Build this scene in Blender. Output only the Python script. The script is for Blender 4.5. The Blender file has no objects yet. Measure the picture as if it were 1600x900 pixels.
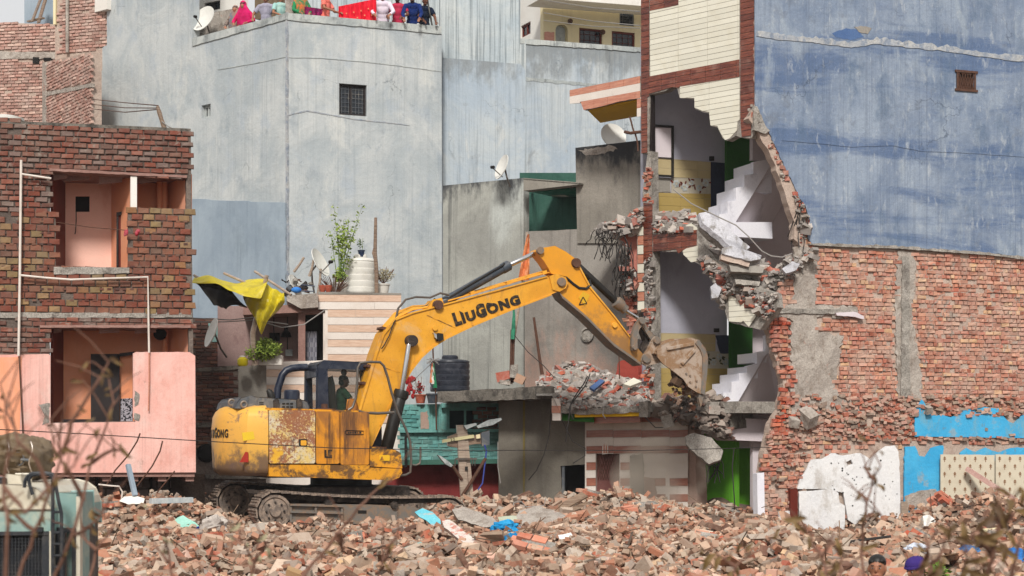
import bpy, math, random
from mathutils import Vector, Matrix, noise as mnoise
from mathutils.geometry import tessellate_polygon
R = random.Random(7)
sc = bpy.context.scene
F = 2800.0; HY = 700.0; ZC = 2.65          # focal length and horizon row in photo pixels, eye height above the street

# ---------------- camera ----------------
cd = bpy.data.cameras.new('camera'); cam = bpy.data.objects.new('camera', cd); sc.collection.objects.link(cam)
cam.location = (0, 0, ZC); cam.rotation_euler = (math.radians(90), 0, 0)
cd.sensor_width = 36; cd.lens = 36 * F / 1600; cd.shift_y = (HY - 450) / 1600
cd.clip_end = 2000; cd.clip_start = .1
cd.dof.use_dof = True; cd.dof.focus_distance = 36; cd.dof.aperture_fstop = 3.6
sc.camera = cam
# ---------------- sky and sun (bright overcast) ----------------
# sun high behind the camera, through thin cloud
SUN_EL, SUN_AZ = 40, 184
w = bpy.data.worlds.new('World'); sc.world = w; w.use_nodes = True
nt = w.node_tree; bg = nt.nodes['Background']
sky = nt.nodes.new('ShaderNodeTexSky'); sky.sky_type = 'NISHITA'; sky.sun_disc = False
sky.sun_elevation = math.radians(SUN_EL); sky.sun_rotation = math.radians(SUN_AZ)
sky.dust_density = 6; sky.air_density = 1.0; sky.ozone_density = 1
mx = nt.nodes.new('ShaderNodeMix'); mx.data_type = 'RGBA'; mx.inputs[0].default_value = .8
mx.inputs[7].default_value = (9.9, 9.8, 9.7, 1)      # the white cloud deck
nt.links.new(sky.outputs[0], mx.inputs[6]); nt.links.new(mx.outputs[2], bg.inputs[0])
bg.inputs[1].default_value = .07
sl = bpy.data.lights.new('sun', 'SUN'); sl.energy = 2.8; sl.angle = math.radians(10); sl.color = (1, .96, .9)
so = bpy.data.objects.new('sun', sl); sc.collection.objects.link(so)
el, az = math.radians(SUN_EL), math.radians(SUN_AZ)
sd = Vector((math.sin(az) * math.cos(el), math.cos(az) * math.cos(el), math.sin(el)))
so.rotation_euler = sd.to_track_quat('Z', 'Y').to_euler(); so.location = sd * 60
sc.view_settings.view_transform = 'Standard'; sc.view_settings.look = 'None'
sc.view_settings.exposure = 0.36; sc.view_settings.gamma = 1
sc.cycles.max_bounces = 6; sc.cycles.diffuse_bounces = 4; sc.cycles.glossy_bounces = 3
sc.cycles.transparent_max_bounces = 12; sc.cycles.transmission_bounces = 4
sc.cycles.caustics_reflective = False; sc.cycles.caustics_refractive = False

# ---------------- geometry helpers ----------------
def V(*a): return Vector(a)
def W(px, py, Y): return Vector(((px - 800) / F * Y, Y, ZC + (HY - py) / F * Y))
class Plane:
    """upright plane through two plan points given as (photo column, distance)"""
    def __init__(s, px0=None, Y0=None, px1=None, Y1=None, O=None, d=None):
        if O is None:
            A = Vector(((px0 - 800) / F * Y0, Y0)); B = Vector(((px1 - 800) / F * Y1, Y1))
            s.O = A; s.d = (B - A).normalized()
        else: s.O = Vector((O[0], O[1])); s.d = Vector((d[0], d[1])).normalized()
        s.n2 = Vector((-s.d.y, s.d.x))
        if s.n2.y < 0: s.n2 = -s.n2
        s.n = Vector((s.n2.x, s.n2.y, 0)); s.dd = Vector((s.d.x, s.d.y, 0))
    def at(s, px, py, off=0):
        k = (px - 800) / F; O = s.O + s.n2 * off
        Y = O.dot(s.n2) / (k * s.n2.x + s.n2.y)
        return Vector((k * Y, Y, ZC + (HY - py) / F * Y))
    def uz(s, px, py, off=0):
        p = s.at(px, py, off); return ((Vector((p.x, p.y)) - s.O).dot(s.d), p.z)
    def fr(s, u, z, off=0):
        q = s.O + s.d * u + s.n2 * off; return Vector((q.x, q.y, z))
    def px(s, u, z, off=0):
        p = s.fr(u, z, off); return (800 + p.x / p.y * F, HY - (p.z - ZC) / p.y * F)
    def shifted(s, off): return Plane(O=s.O + s.n2 * off, d=s.d)
def pip(p, poly):
    x, y = p; c = False; j = len(poly) - 1
    for i in range(len(poly)):
        xi, yi = poly[i]; xj, yj = poly[j]
        if (yi > y) != (yj > y) and x < (xj - xi) * (y - yi) / (yj - yi) + xi: c = not c
        j = i
    return c
def jag(poly, amp, step, rng=None, closed=True, rnd=R):
    """break the edges of a 2-D outline into an uneven torn line (rng = indices of the edges torn)"""
    out = []; n = len(poly)
    for i in range(n if closed else n - 1):
        a, b = poly[i], poly[(i + 1) % n]; out.append(tuple(a))
        if rng is not None and i not in rng: continue
        L = math.hypot(b[0] - a[0], b[1] - a[1]); m = int(L / step)
        for k in range(1, m):
            t = (k + rnd.uniform(-.3, .3)) / m
            out.append((a[0] + (b[0] - a[0]) * t + rnd.uniform(-amp, amp), a[1] + (b[1] - a[1]) * t + rnd.uniform(-amp, amp)))
    if not closed: out.append(tuple(poly[-1]))
    return out
WL = {}                                       # world position of every object's origin
def wl(o): return WL.get(o.name, Vector((0, 0, 0))) if o else Vector((0, 0, 0))
def tag(o, label=None, cat=None, group=None, kind=None):
    if label: o['label'] = label
    if cat: o['category'] = cat
    if group: o['group'] = group
    if kind: o['kind'] = kind
    return o
def thing(name, label, cat, loc, group=None):
    o = bpy.data.objects.new(name, None); sc.collection.objects.link(o)
    o.empty_display_size = .1; o.location = loc; WL[o.name] = Vector(loc)
    return tag(o, label, cat, group)
class MB:
    """collects shapes and links them as ONE mesh object"""
    def __init__(s): s.v = []; s.f = []; s.sm = []
    def add(s, vs, fs, smooth=False):
        b = len(s.v); s.v += [Vector(x) for x in vs]; s.f += [tuple(i + b for i in f) for f in fs]; s.sm += [smooth] * len(fs); return s
    def prism(s, pts, vec, holes=()):
        """flat outline pts (3-D) pushed along vec"""
        loops = [list(pts)] + [list(h) for h in holes]; flat = [p for l in loops for p in l]; n = len(flat)
        tris = tessellate_polygon(loops); vec = Vector(vec)
        fs = [tuple(t) for t in tris] + [tuple(i + n for i in reversed(t)) for t in tris]
        b = 0
        for l in loops:
            m = len(l)
            for i in range(m): fs.append((b + i, b + (i + 1) % m, b + (i + 1) % m + n, b + i + n))
            b += m
        return s.add(flat + [p + vec for p in flat], fs)
    def box(s, c, size, rot=None, jit=0, rnd=R):
        c = Vector(c); a, b, d = [x / 2 for x in size]
        vs = [Vector((x, y, z)) for x in (-a, a) for y in (-b, b) for z in (-d, d)]
        if jit: vs = [v + Vector([rnd.uniform(-jit, jit) for _ in range(3)]) for v in vs]
        if rot is not None: vs = [rot @ v for v in vs]
        return s.add([v + c for v in vs], [(0, 1, 3, 2), (4, 6, 7, 5), (0, 4, 5, 1), (2, 3, 7, 6), (0, 2, 6, 4), (1, 5, 7, 3)])
    def beam(s, a, b, w, h, up=(0, 0, 1)):
        a, b = Vector(a), Vector(b); d = (b - a); L = d.length; d.normalize(); up = Vector(up)
        sd = d.cross(up)
        if sd.length < 1e-4: sd = d.cross(Vector((0, 1, 0)))
        sd.normalize(); u2 = sd.cross(d)
        M_ = Matrix((d, sd, u2)).transposed()
        return s.box((a + b) / 2, (L, w, h), M_)
    def tube(s, pts, r, n=8, cap=True):
        pts = [Vector(p) for p in pts]
        if not hasattr(r, '__len__'): r = [r] * len(pts)
        rings = []; prev = None
        for i, p in enumerate(pts):
            d = (pts[min(i + 1, len(pts) - 1)] - pts[max(i - 1, 0)])
            if d.length < 1e-7: d = Vector((0, 0, 1))
            d.normalize()
            if prev is None:
                prev = Vector((0, 0, 1)) if abs(d.z) < .9 else Vector((1, 0, 0))
            a = (prev - d * prev.dot(d))
            if a.length < 1e-4: a = Vector((1, 0, 0)) - d * d.x
            a.normalize(); prev = a; b = d.cross(a)
            rings.append([p + (a * math.cos(t) + b * math.sin(t)) * r[i] for t in [2 * math.pi * k / n for k in range(n)]])
        vs = [v for g in rings for v in g]; fs = []
        for i in range(len(pts) - 1):
            for k in range(n): fs.append((i * n + k, i * n + (k + 1) % n, (i + 1) * n + (k + 1) % n, (i + 1) * n + k))
        s.add(vs, fs, True)
        if cap:
            b = len(s.v) - len(vs)
            s.f.append(tuple(b + k for k in reversed(range(n)))); s.f.append(tuple(b + (len(pts) - 1) * n + k for k in range(n))); s.sm += [False, False]
        return s
    def loft(s, rings, cap=True, smooth=True, closed=True):
        n = len(rings[0]); vs = [Vector(v) for g in rings for v in g]; fs = []
        for i in range(len(rings) - 1):
            for k in range(n if closed else n - 1):
                fs.append((i * n + k, i * n + (k + 1) % n, (i + 1) * n + (k + 1) % n, (i + 1) * n + k))
        s.add(vs, fs, smooth)
        if cap and closed:
            b = len(s.v) - len(vs)
            s.f.append(tuple(b + k for k in reversed(range(n)))); s.f.append(tuple(b + (len(rings) - 1) * n + k for k in range(n))); s.sm += [False, False]
        return s
    def lathe(s, base, prof, n=24, axis=(0, 0, 1)):
        base = Vector(base); q = Vector((0, 0, 1)).rotation_difference(Vector(axis))
        return s.loft([[base + q @ Vector((r * math.cos(t), r * math.sin(t), z)) for t in [2 * math.pi * k / n for k in range(n)]] for r, z in prof])
    def ball(s, c, r, n=10, m=7, rot=None):
        if not hasattr(r, '__len__'): r = (r, r, r)
        c = Vector(c); rings = []
        for i in range(m + 1):
            t = math.pi * (i + .001 if i == 0 else i - .001 if i == m else i) / m; ring = []
            for k in range(n):
                p = 2 * math.pi * k / n; q = Vector((r[0] * math.sin(t) * math.cos(p), r[1] * math.sin(t) * math.sin(p), -r[2] * math.cos(t)))
                if rot is not None: q = rot @ q
                ring.append(c + q)
            rings.append(ring)
        return s.loft(rings)
    def build(s, name, mat, parent=None, label=None, cat=None, group=None, kind=None, base=None, bevel=0, smooth=None):
        me = bpy.data.meshes.new(name)
        if parent is not None: org = wl(parent)
        elif base is not None: org = Vector(base)
        else:
            org = Vector((sum(v.x for v in s.v) / len(s.v), sum(v.y for v in s.v) / len(s.v), min(v.z for v in s.v)))
        me.from_pydata([v - org for v in s.v], [], s.f)
        me.polygons.foreach_set('use_smooth', [bool(x) if smooth is None else smooth for x in s.sm]); me.update()
        if smooth is None and any(s.sm): me.set_sharp_from_angle(angle=math.radians(38))
        o = bpy.data.objects.new(name, me); sc.collection.objects.link(o)
        for m_ in (mat if isinstance(mat, (list, tuple)) else [mat]): me.materials.append(m_)
        if parent is not None: o.parent = parent; WL[o.name] = org
        else: o.location = org; WL[o.name] = org
        if bevel:
            b = o.modifiers.new('bevel', 'BEVEL'); b.width = bevel; b.segments = 2; b.limit_method = 'ANGLE'
        return tag(o, label, cat, group, kind)
def slab(pl, poly, t, off=0, holes=()):
    """wall piece: outline in photo pixels on plane pl (+off), pushed t metres back"""
    return MB().prism([pl.at(x, y, off) for x, y in poly], pl.n * t, [[pl.at(x, y, off) for x, y in h] for h in holes])

# ---------------- material helpers ----------------
def H(h):
    c = [int(h[i:i + 2], 16) / 255 for i in (0, 2, 4)]
    return tuple((x / 12.92 if x < .04 else ((x + .055) / 1.055) ** 2.4) for x in c) + (1,)
class Mt:
    def __init__(s, name, rough=.85, metal=0, spec=.3):
        s.m = bpy.data.materials.new(name); s.m.use_nodes = True; s.t = s.m.node_tree; s.b = s.t.nodes['Principled BSDF']
        s.b.inputs['Roughness'].default_value = rough; s.b.inputs['Metallic'].default_value = metal
        s.b.inputs['Specular IOR Level'].default_value = spec
        s.geo = s.N('ShaderNodeNewGeometry'); s.pos = s.geo.outputs['Position']
    def N(s, t, **k):
        n = s.t.nodes.new(t)
        for a, b in k.items(): setattr(n, a, b)
        return n
    def put(s, inp, v):
        if isinstance(v, bpy.types.NodeSocket): s.t.links.new(v, inp)
        elif v is not None: inp.default_value = v
    def sv(s, x, y, z, vec=None):
        n = s.N('ShaderNodeVectorMath', operation='MULTIPLY'); s.put(n.inputs[0], vec or s.pos); n.inputs[1].default_value = (x, y, z); return n.outputs[0]
    def noise(s, scale, detail=6, rough=.6, vec=None, dist=0):
        n = s.N('ShaderNodeTexNoise'); s.put(n.inputs['Vector'], vec or s.pos)
        n.inputs['Scale'].default_value = scale; n.inputs['Detail'].default_value = detail; n.inputs['Roughness'].default_value = rough; n.inputs['Distortion'].default_value = dist
        return n.outputs['Fac']
    def vor(s, scale, out='Distance', vec=None, feature='F1'):
        n = s.N('ShaderNodeTexVoronoi', feature=feature); s.put(n.inputs['Vector'], vec or s.pos); n.inputs['Scale'].default_value = scale; return n.outputs[out]
    def rng(s, f, a, b, c=0, d=1):
        n = s.N('ShaderNodeMapRange'); n.interpolation_type = 'SMOOTHSTEP'; s.put(n.inputs[0], f)
        for i, v in enumerate((a, b, c, d)): n.inputs[i + 1].default_value = v
        return n.outputs[0]
    def math(s, op, a, b=0, clamp=False):
        n = s.N('ShaderNodeMath', operation=op, use_clamp=clamp); s.put(n.inputs[0], a); s.put(n.inputs[1], b); return n.outputs[0]
    def ramp(s, f, stops, const=False):
        n = s.N('ShaderNodeValToRGB'); cr = n.color_ramp; cr.interpolation = 'CONSTANT' if const else 'LINEAR'
        while len(cr.elements) < len(stops): cr.elements.new(.5)
        for e, (p, c) in zip(cr.elements, stops): e.position = p; e.color = c
        s.put(n.inputs[0], f); return n.outputs[0]
    def mix(s, f, a, b, blend='MIX'):
        n = s.N('ShaderNodeMix', data_type='RGBA', blend_type=blend); s.put(n.inputs[0], f); s.put(n.inputs[6], a); s.put(n.inputs[7], b); return n.outputs[2]
    def bump(s, h, st=.3, dist=.01):
        n = s.N('ShaderNodeBump'); n.inputs['Strength'].default_value = st; n.inputs['Distance'].default_value = dist; s.put(n.inputs['Height'], h); s.put(s.b.inputs['Normal'], n.outputs[0])
    def z(s):
        n = s.N('ShaderNodeSeparateXYZ'); s.put(n.inputs[0], s.pos); return n.outputs[2]
    def end(s, col): s.put(s.b.inputs['Base Color'], col); return s.m
def plaster(name, a, b, scale=.5, streak=None, stain=None, top=None, low=None, bump=.4, rough=.9, fine=.12, spec=.2, patches=(), crack=None, fs=0):
    """painted or bare render: two tones in clouds, vertical rain streaks, blotches, mould under a top edge"""
    m = Mt(name, rough, 0, spec)
    n1 = m.noise(scale, 7, .62, dist=.6); c = m.mix(m.rng(n1, .36, .64), H(a), H(b))
    n2 = m.noise(scale * 5, 6, .6); c = m.mix(m.rng(n2, .4, .75, 0, .55), c, m.mix(.5, H(a), H(b)))
    for (pc, sx, sz, lo, hi, amt) in patches:
        c = m.mix(m.math('MULTIPLY', m.rng(m.noise(1, 9, .65, m.sv(sx, sx, sz), .4), lo, hi), amt), c, H(pc))
    if streak:
        col, amt = streak[0], streak[1]; fr = streak[2] if len(streak) > 2 else 5
        s1 = m.noise(1, 4, .7, m.sv(fr, fr, .10)); s2 = m.noise(1, 3, .6, m.sv(fr * 3, fr * 3, .35)); g = m.noise(.6, 3)
        s_ = m.math('MULTIPLY', m.rng(m.math('MULTIPLY_ADD', s2, .45), .0, 1), 1)
        s_ = m.math('MULTIPLY', m.rng(m.math('ADD', m.math('MULTIPLY', s1, .6), m.math('MULTIPLY', s2, .4)), .5, .66), m.rng(g, .35, .6, .15, 1))
        c = m.mix(m.math('MULTIPLY', s_, amt), c, H(col))
    if stain:
        col, lo, hi, amt = stain; st = m.noise(scale * 2.2, 10, .7, m.sv(1, 1, .6)); c = m.mix(m.rng(st, lo, hi, 0, amt), c, H(col))
    if top:
        zt, wd, col, amt = top; d = m.math('SUBTRACT', m.z(), zt - wd); d = m.math('DIVIDE', d, wd)
        g = m.math('ADD', d, m.math('MULTIPLY', m.math('SUBTRACT', m.noise(1, 9, .7, m.sv(2.2, 2.2, 1.1)), .5), 2.6)); c = m.mix(m.rng(g, .15, .85, 0, amt), c, H(col))
    if low:
        zt, wd, col, amt = low; d = m.math('DIVIDE', m.math('SUBTRACT', zt + wd, m.z()), wd)
        g = m.math('ADD', d, m.math('MULTIPLY', m.math('SUBTRACT', m.noise(1, 9, .7, m.sv(2, 2, 1.1)), .5), 2.6)); c = m.mix(m.rng(g, .15, .85, 0, amt), c, H(col))
    if fs:                                       # fine rain streaking, stronger in some areas
        s3 = m.noise(1, 3, .6, m.sv(24, 24, .35)); s4 = m.noise(1, 4, .6, m.sv(9, 9, .5)); g = m.noise(.35, 4, .6)
        c = m.mix(m.math('MULTIPLY', m.math('MULTIPLY', m.rng(m.math('ADD', m.math('MULTIPLY', s3, .6), m.math('MULTIPLY', s4, .4)), .48, .6), m.rng(g, .38, .58, .25, 1)), fs), c, tuple(x * .45 for x in H(a)[:3]) + (1,))
    if crack:
        wv = m.N('ShaderNodeVectorMath', operation='MULTIPLY_ADD'); nn = m.N('ShaderNodeTexNoise'); m.put(nn.inputs['Vector'], m.pos); nn.inputs['Scale'].default_value = 2.5; nn.inputs['Detail'].default_value = 7
        m.put(wv.inputs[0], nn.outputs['Color']); wv.inputs[1].default_value = (.9, .9, .9); m.put(wv.inputs[2], m.pos)
        e = m.vor(crack, 'Distance', wv.outputs[0], 'DISTANCE_TO_EDGE'); c = m.mix(m.math('MULTIPLY', m.rng(e, .0, .006, 1, 0), m.rng(m.noise(.5, 5), .5, .6, 0, .6)), c, tuple(x * .4 for x in H(a)[:3]) + (1,))
    f = m.noise(38, 5, .7); c = m.mix(1, c, m.ramp(f, [(.3, (1 - fine * 1.6,) * 3 + (1,)), (.7, (1 + fine,) * 3 + (1,))]), 'MULTIPLY')
    m.bump(m.math('ADD', m.noise(9, 8, .7), m.math('MULTIPLY', n1, 3)), bump, .02)
    return m.end(c)
def paint(name, a, rough=.5, metal=0, dirt=None, amt=.4, scale=3, bump=.1, spec=.4, lo=.45, hi=.7):
    m = Mt(name, rough, metal, spec); c = H(a); n1 = m.noise(scale, 8, .65)
    c = m.mix(m.rng(n1, .3, .7, .0, .25), c, tuple(x * .75 for x in H(a)[:3]) + (1,))
    if dirt: c = m.mix(m.rng(m.noise(scale * 1.7, 10, .7, dist=.5), lo, hi, 0, amt), c, H(dirt))
    m.put(m.b.inputs['Roughness'], m.rng(n1, .3, .7, max(rough - .12, .05), min(rough + .15, 1)))
    if bump: m.bump(m.noise(20, 5), bump, .004)
    return m.end(c)
def isl(m, k=0.0):
    oi = m.N('ShaderNodeObjectInfo').outputs['Random']
    return m.math('FRACT', m.math('ADD', m.math('ADD', m.geo.outputs['Random Per Island'], oi), k))
def bricks_mat(name, cols, dust='b09a8c', dustamt=.35, bump=.6, mort=None, mlo=.58, mhi=.66):
    """every brick takes its own fired colour; dust and mortar smears lie over it"""
    m = Mt(name, .92, 0, .15); n = len(cols)
    c = m.ramp(isl(m), [(i / n, H(x)) for i, x in enumerate(cols)], True)
    v = m.ramp(isl(m, .37), [(0, (.78, .78, .78, 1)), (1, (1.2, 1.2, 1.2, 1))]); c = m.mix(1, c, v, 'MULTIPLY')
    c = m.mix(m.rng(m.noise(14, 6, .7), .4, .7, 0, .35), c, tuple(x * .55 for x in H(cols[0])[:3]) + (1,))
    c = m.mix(m.rng(m.noise(2.2, 8, .7), .35, .7, 0, dustamt), c, H(dust))
    if mort: c = m.mix(m.rng(m.noise(3.3, 9, .72, dist=.8), mlo, mhi, 0, .9), c, H(mort))
    m.bump(m.noise(45, 6, .7), bump, .008); return m.end(c)
def brick_shape(L, D, Hh, j, rnd):
    """irregular brick with chamfered front arris, local x along the wall, -y outwards; 18 triangles"""
    a, h = L / 2, Hh / 2; e = .008; q = lambda k=1: rnd.uniform(-j, j) * k
    back = [(-a, D, -h), (a, D, -h), (a, D, h), (-a, D, h)]
    mid = [(-a + q(), e, -h + q()), (a + q(), e, -h + q()), (a + q(), e, h + q()), (-a + q(), e, h + q())]
    fy = [q(1.3) for _ in range(4)]
    fr = [(mid[i][0] * (1 - e * 1.5 / a), fy[i], mid[i][2] * (1 - e / h)) for i in range(4)]
    vs = back + mid + fr; fs = [(8, 9, 10, 11)]
    for i in range(4): k = (i + 1) % 4; fs += [(i, k, 4 + k, 4 + i), (4 + i, 4 + k, 8 + k, 8 + i)]
    return [Vector(v) for v in vs], fs
def lay_bricks(pl, poly, parent, mat, L=.235, Hh=.075, joint=.012, proud=.012, D=.06, holes=(), limit=300, skip=.01, jit=.006, seed=1,
               off=0, header=False, zoff=0, joint_z=None, pname='brick', lean=0, score=None, gate=None):
    """brick courses over an outline in photo pixels: the nearest `limit` bricks are parts, the rest one joined part"""
    rnd = random.Random(seed); jz = joint if joint_z is None else joint_z
    uzs = [pl.uz(x, y, off) for x, y in poly]; u0, u1 = min(a for a, b in uzs), max(a for a, b in uzs); z0, z1 = min(b for a, b in uzs), max(b for a, b in uzs)
    cells = []; row = int(math.floor((z0 - zoff) / (Hh + jz)))
    while row * (Hh + jz) + zoff < z1:
        z = row * (Hh + jz) + zoff + Hh / 2; ll = L
        if header == 'alt': ll = L if row % 2 else L / 2 - joint / 2
        st = ll + joint; u = u0 + (row % 2) * st * .5 - st + rnd.uniform(-.02, .02)
        while u < u1:
            p = pl.px(u, z, off)
            if pip(p, poly) and not any(pip(p, h) for h in holes) and rnd.random() > skip and (gate is None or gate(*p)): cells.append((u, z, ll, p))
            u += st
        row += 1
    cells.sort(key=lambda c: (pl.fr(c[0], c[1]).y if score is None else score(c)))
    ang = math.atan2(pl.d.y, pl.d.x); rot = Matrix.Rotation(ang, 3, 'Z')
    lens = sorted({c[2] for c in cells}); var = {}
    for ll in lens:
        var[ll] = []
        for k in range(6):
            vs, fs = brick_shape(ll, D, Hh, jit, rnd); me = bpy.data.meshes.new(pname); me.from_pydata([rot @ v for v in vs], [], fs); me.update(); me.materials.append(mat); var[ll].append(me)
    rest = MB(); org = wl(parent)
    for i, (u, z, ll, p) in enumerate(cells):
        pos = pl.fr(u, z + rnd.uniform(-.004, .004), off - proud * rnd.uniform(.2, 1.6))
        if i < limit:
            o = bpy.data.objects.new(pname, rnd.choice(var[ll])); sc.collection.objects.link(o); o.parent = parent; o.location = pos - org
            o.rotation_euler = (0, rnd.uniform(-1, 1) * .015, rnd.uniform(-1, 1) * .02)
        else:
            vs, fs = brick_shape(ll, D, Hh, jit, rnd); rest.add([rot @ v + pos for v in vs], fs)
    if rest.v: rest.build('brick_courses', mat, parent, kind='stuff')
def clip_rect(poly, u0, u1, z0, z1):
    def cut(ps, ins, inter):
        out = []
        for i in range(len(ps)):
            a, b = ps[i - 1], ps[i]
            if ins(b):
                if not ins(a): out.append(inter(a, b))
                out.append(b)
            elif ins(a): out.append(inter(a, b))
        return out
    def lx(v): return lambda a, b: (v, a[1] + (b[1] - a[1]) * (v - a[0]) / (b[0] - a[0]))
    def lz(v): return lambda a, b: (a[0] + (b[0] - a[0]) * (v - a[1]) / (b[1] - a[1]), v)
    for ins, it in ((lambda p: p[0] >= u0, lx(u0)), (lambda p: p[0] <= u1, lx(u1)), (lambda p: p[1] >= z0, lz(z0)), (lambda p: p[1] <= z1, lz(z1))):
        if poly: poly = cut(poly, ins, it)
    return poly
def area(p): return abs(sum(p[i - 1][0] * p[i][1] - p[i][0] * p[i - 1][1] for i in range(len(p)))) / 2
def lay_tiles(pl, poly, parent, mats, tw, th, gap=.006, off=-.012, t=.012, name='tile', seed=1, stag=False, z_ref=None, u_ref=None, limit=300):
    rnd = random.Random(seed); P_ = [pl.uz(x, y, off) for x, y in poly]
    u0, u1 = min(a for a, b in P_), max(a for a, b in P_); z0, z1 = min(b for a, b in P_), max(b for a, b in P_)
    u0 = u0 if u_ref is None else u_ref; zr = z0 if z_ref is None else z_ref
    i0 = int(math.floor((z0 - zr) / th)); n = 0
    for i in range(i0, int((z1 - zr) / th) + 2):
        j = -1
        while u0 + (j - 1) * tw < u1:
            a = u0 + j * tw + (tw / 2 if (stag and i % 2) else 0); z = zr + i * th
            c = clip_rect(P_, a + gap / 2, a + tw - gap / 2, z + gap / 2, z + th - gap / 2); j += 1
            if len(c) < 3 or area(c) < .0012: continue
            cc = [c[0]]
            for q in c[1:]:
                if abs(q[0] - cc[-1][0]) + abs(q[1] - cc[-1][1]) > 1e-5: cc.append(q)
            if len(cc) < 3: continue
            o_ = off + rnd.uniform(-.002, .002)
            MB().prism([pl.fr(q[0], q[1], o_) for q in cc], pl.n * t).build(name, mats if not isinstance(mats, list) else rnd.choice(mats), parent); n += 1
    return n
def rock(mb, c, size, rnd, rot=None, jit=.18):
    """broken lump: a box with displaced corners"""
    if rot is None: rot = Matrix.Rotation(rnd.uniform(0, 6.3), 3, 'Z') @ Matrix.Rotation(rnd.gauss(0, .5), 3, 'X') @ Matrix.Rotation(rnd.gauss(0, .5), 3, 'Y')
    vs = []
    for x in (-1, 1):
        for y in (-1, 1):
            for z in (-1, 1):
                k = 1 - abs(rnd.gauss(0, jit)); v = Vector((x * size[0] / 2 * k, y * size[1] / 2 * (1 - abs(rnd.gauss(0, jit))), z * size[2] / 2 * (1 - abs(rnd.gauss(0, jit)))))
                vs.append(rot @ v + Vector(c))
    mb.add(vs, [(0, 1, 3, 2), (4, 6, 7, 5), (0, 4, 5, 1), (2, 3, 7, 6), (0, 2, 6, 4), (1, 5, 7, 3)])
def heap(poly, Yf, n, smin, smax, name, mat, parent=None, label=None, cat=None, seed=3, thick=.25, flat=.7, big=.06):
    """loose broken pieces in front of and into an outline in photo pixels; Yf(px,py) is their distance"""
    rnd = random.Random(seed); mb = MB(); xs = [p[0] for p in poly]; ys = [p[1] for p in poly]; k = 0
    while k < n:
        px, py = rnd.uniform(min(xs), max(xs)), rnd.uniform(min(ys), max(ys))
        if not pip((px, py), poly): continue
        k += 1; s = smin + (smax - smin) * rnd.random() ** 2.4
        if rnd.random() < big: s = smax * rnd.uniform(1, 1.6)
        rock(mb, W(px, py, Yf(px, py) + rnd.uniform(-.1, thick)), (s * rnd.uniform(.9, 1.7), s, s * rnd.uniform(.4, 1) * flat), rnd)
    return mb.build(name, mat, parent, label, cat, kind='stuff')
# ---------------- materials ----------------
MAT = {}
MAT['ground'] = plaster('rubble dust ground', '5c4c42', '77665a', 1.2, stain=('5b4a40', .5, .65, .6), bump=.9, fine=.25)  # dark base colour puts shade into the gaps between rubble pieces
MAT['street'] = plaster('dusty street', '7a7068', '8d8378', .8, bump=.6)
MAT['mortar'] = plaster('old mortar', '7a7068', '90867c', 2, bump=.8, fine=.25)
MAT['mortar_dark'] = plaster('dirty mortar', '5c524c', '756a62', 2, bump=.8, fine=.25)
MAT['mortar_pale'] = plaster('dusty mortar', 'a89488', 'b8a79a', 2, bump=.8, fine=.2)
RED = ['8a3f30', '9c4a38', '74352b', 'a65643', '8b4a3c', '7d3c30', '9f5f4c', '6a342c']
MAT['brick_left_top'] = bricks_mat('house bricks', ['7a4639', '734034', '673a31', '845143', '70453a', '82594c', '5f3a32', '7a6862'], '84766c', .5, mort='877b72', mlo=.54, mhi=.64)
MAT['brick_left_low'] = bricks_mat('rat trap bricks', ['7c4538', '84503e', '724034', '8c6646', '8a7050', '785040', '68423a', '8f7a56', '7a463a', '7e4a3c'], '7a6a5c', .55)
MAT['brick_hazed'] = bricks_mat('dusty hazed bricks', ['b08a7e', 'a87e72', 'b89488', 'a2786c', 'bea092', 'ab8276', '98746a'], 'bcaaa0', .6)  # dust, plus distance haze put into the brick colour
MAT['brick_red'] = bricks_mat('stripped bricks', ['b07460', 'bb8068', 'a9695a', 'c28e76', 'b67c66', 'c29c78', 'ab6654', 'bc8672', 'a45e4a', 'b88470', 'b57a64', 'b0705c'], 'b8a294', .75, mort='9c9086', mlo=.56, mhi=.62)
MAT['brick_fresh'] = bricks_mat('freshly broken bricks', ['a84832', 'b2563c', '98402c', 'b86a50', 'a8604a', 'bc8a6c'], 'ab958a', .65)
MAT['brick_dark'] = bricks_mat('sooty bricks', ['5d3b34', '6b443a', '4c322d', '73503f', '58403a', '7a5a4c'], '5f554f', .5)
MAT['brick_teal'] = bricks_mat('turquoise painted bricks', ['568c88', '629894', '4a7e7c', '6c9e98', '5c8682'], '6f8a84', .5, mort='4d4a44', mlo=.6, mhi=.68)
MAT['rubble'] = bricks_mat('rubble', ['b58f78', 'a07a66', 'bfa18c', '94624e', 'b0a092', '9c6a56', 'c4b09e', '8c8078', 'a98470', '7a6e66', 'b59a84', '93503c', 'cdbfb0', '9a8472', '7c5a4a', 'a48c7c', '6c4c40', 'b4785e', 'a8a096'], 'ab9784', .58, bump=.8)
MAT['rubble_grey'] = bricks_mat('mortar rubble', ['9a9490', '8b8580', 'aaa49e', '7d7672', 'b4aea8', 'a85a44', '94867c', 'c2b8ae', '9c9690', '86807a', 'a04834'], 'a8a09a', .35, bump=.8)
MAT['rubble_red'] = bricks_mat('red rubble', ['b86a50', 'c68068', 'a8523c', 'd09a80', 'bc6e56'], 'c8a896', .35, bump=.8)
MAT['greyblue'] = plaster('grey blue render', 'a2aaae', 'bbbfbf', .7, ('858f96', .3, 6), ('8b959d', .54, .68, .55), bump=.6, fine=.07, patches=(('a0abb6', 1.1, .8, .52, .66, .5), ('cccdc8', .9, .5, .54, .68, .6), ('8b959c', 3.2, 2.2, .62, .7, .5), ('c6c7c2', 5, .6, .62, .7, .4), ('79838b', 1.4, 1.0, .63, .72, .5)), crack=.3, fs=.16)
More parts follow.
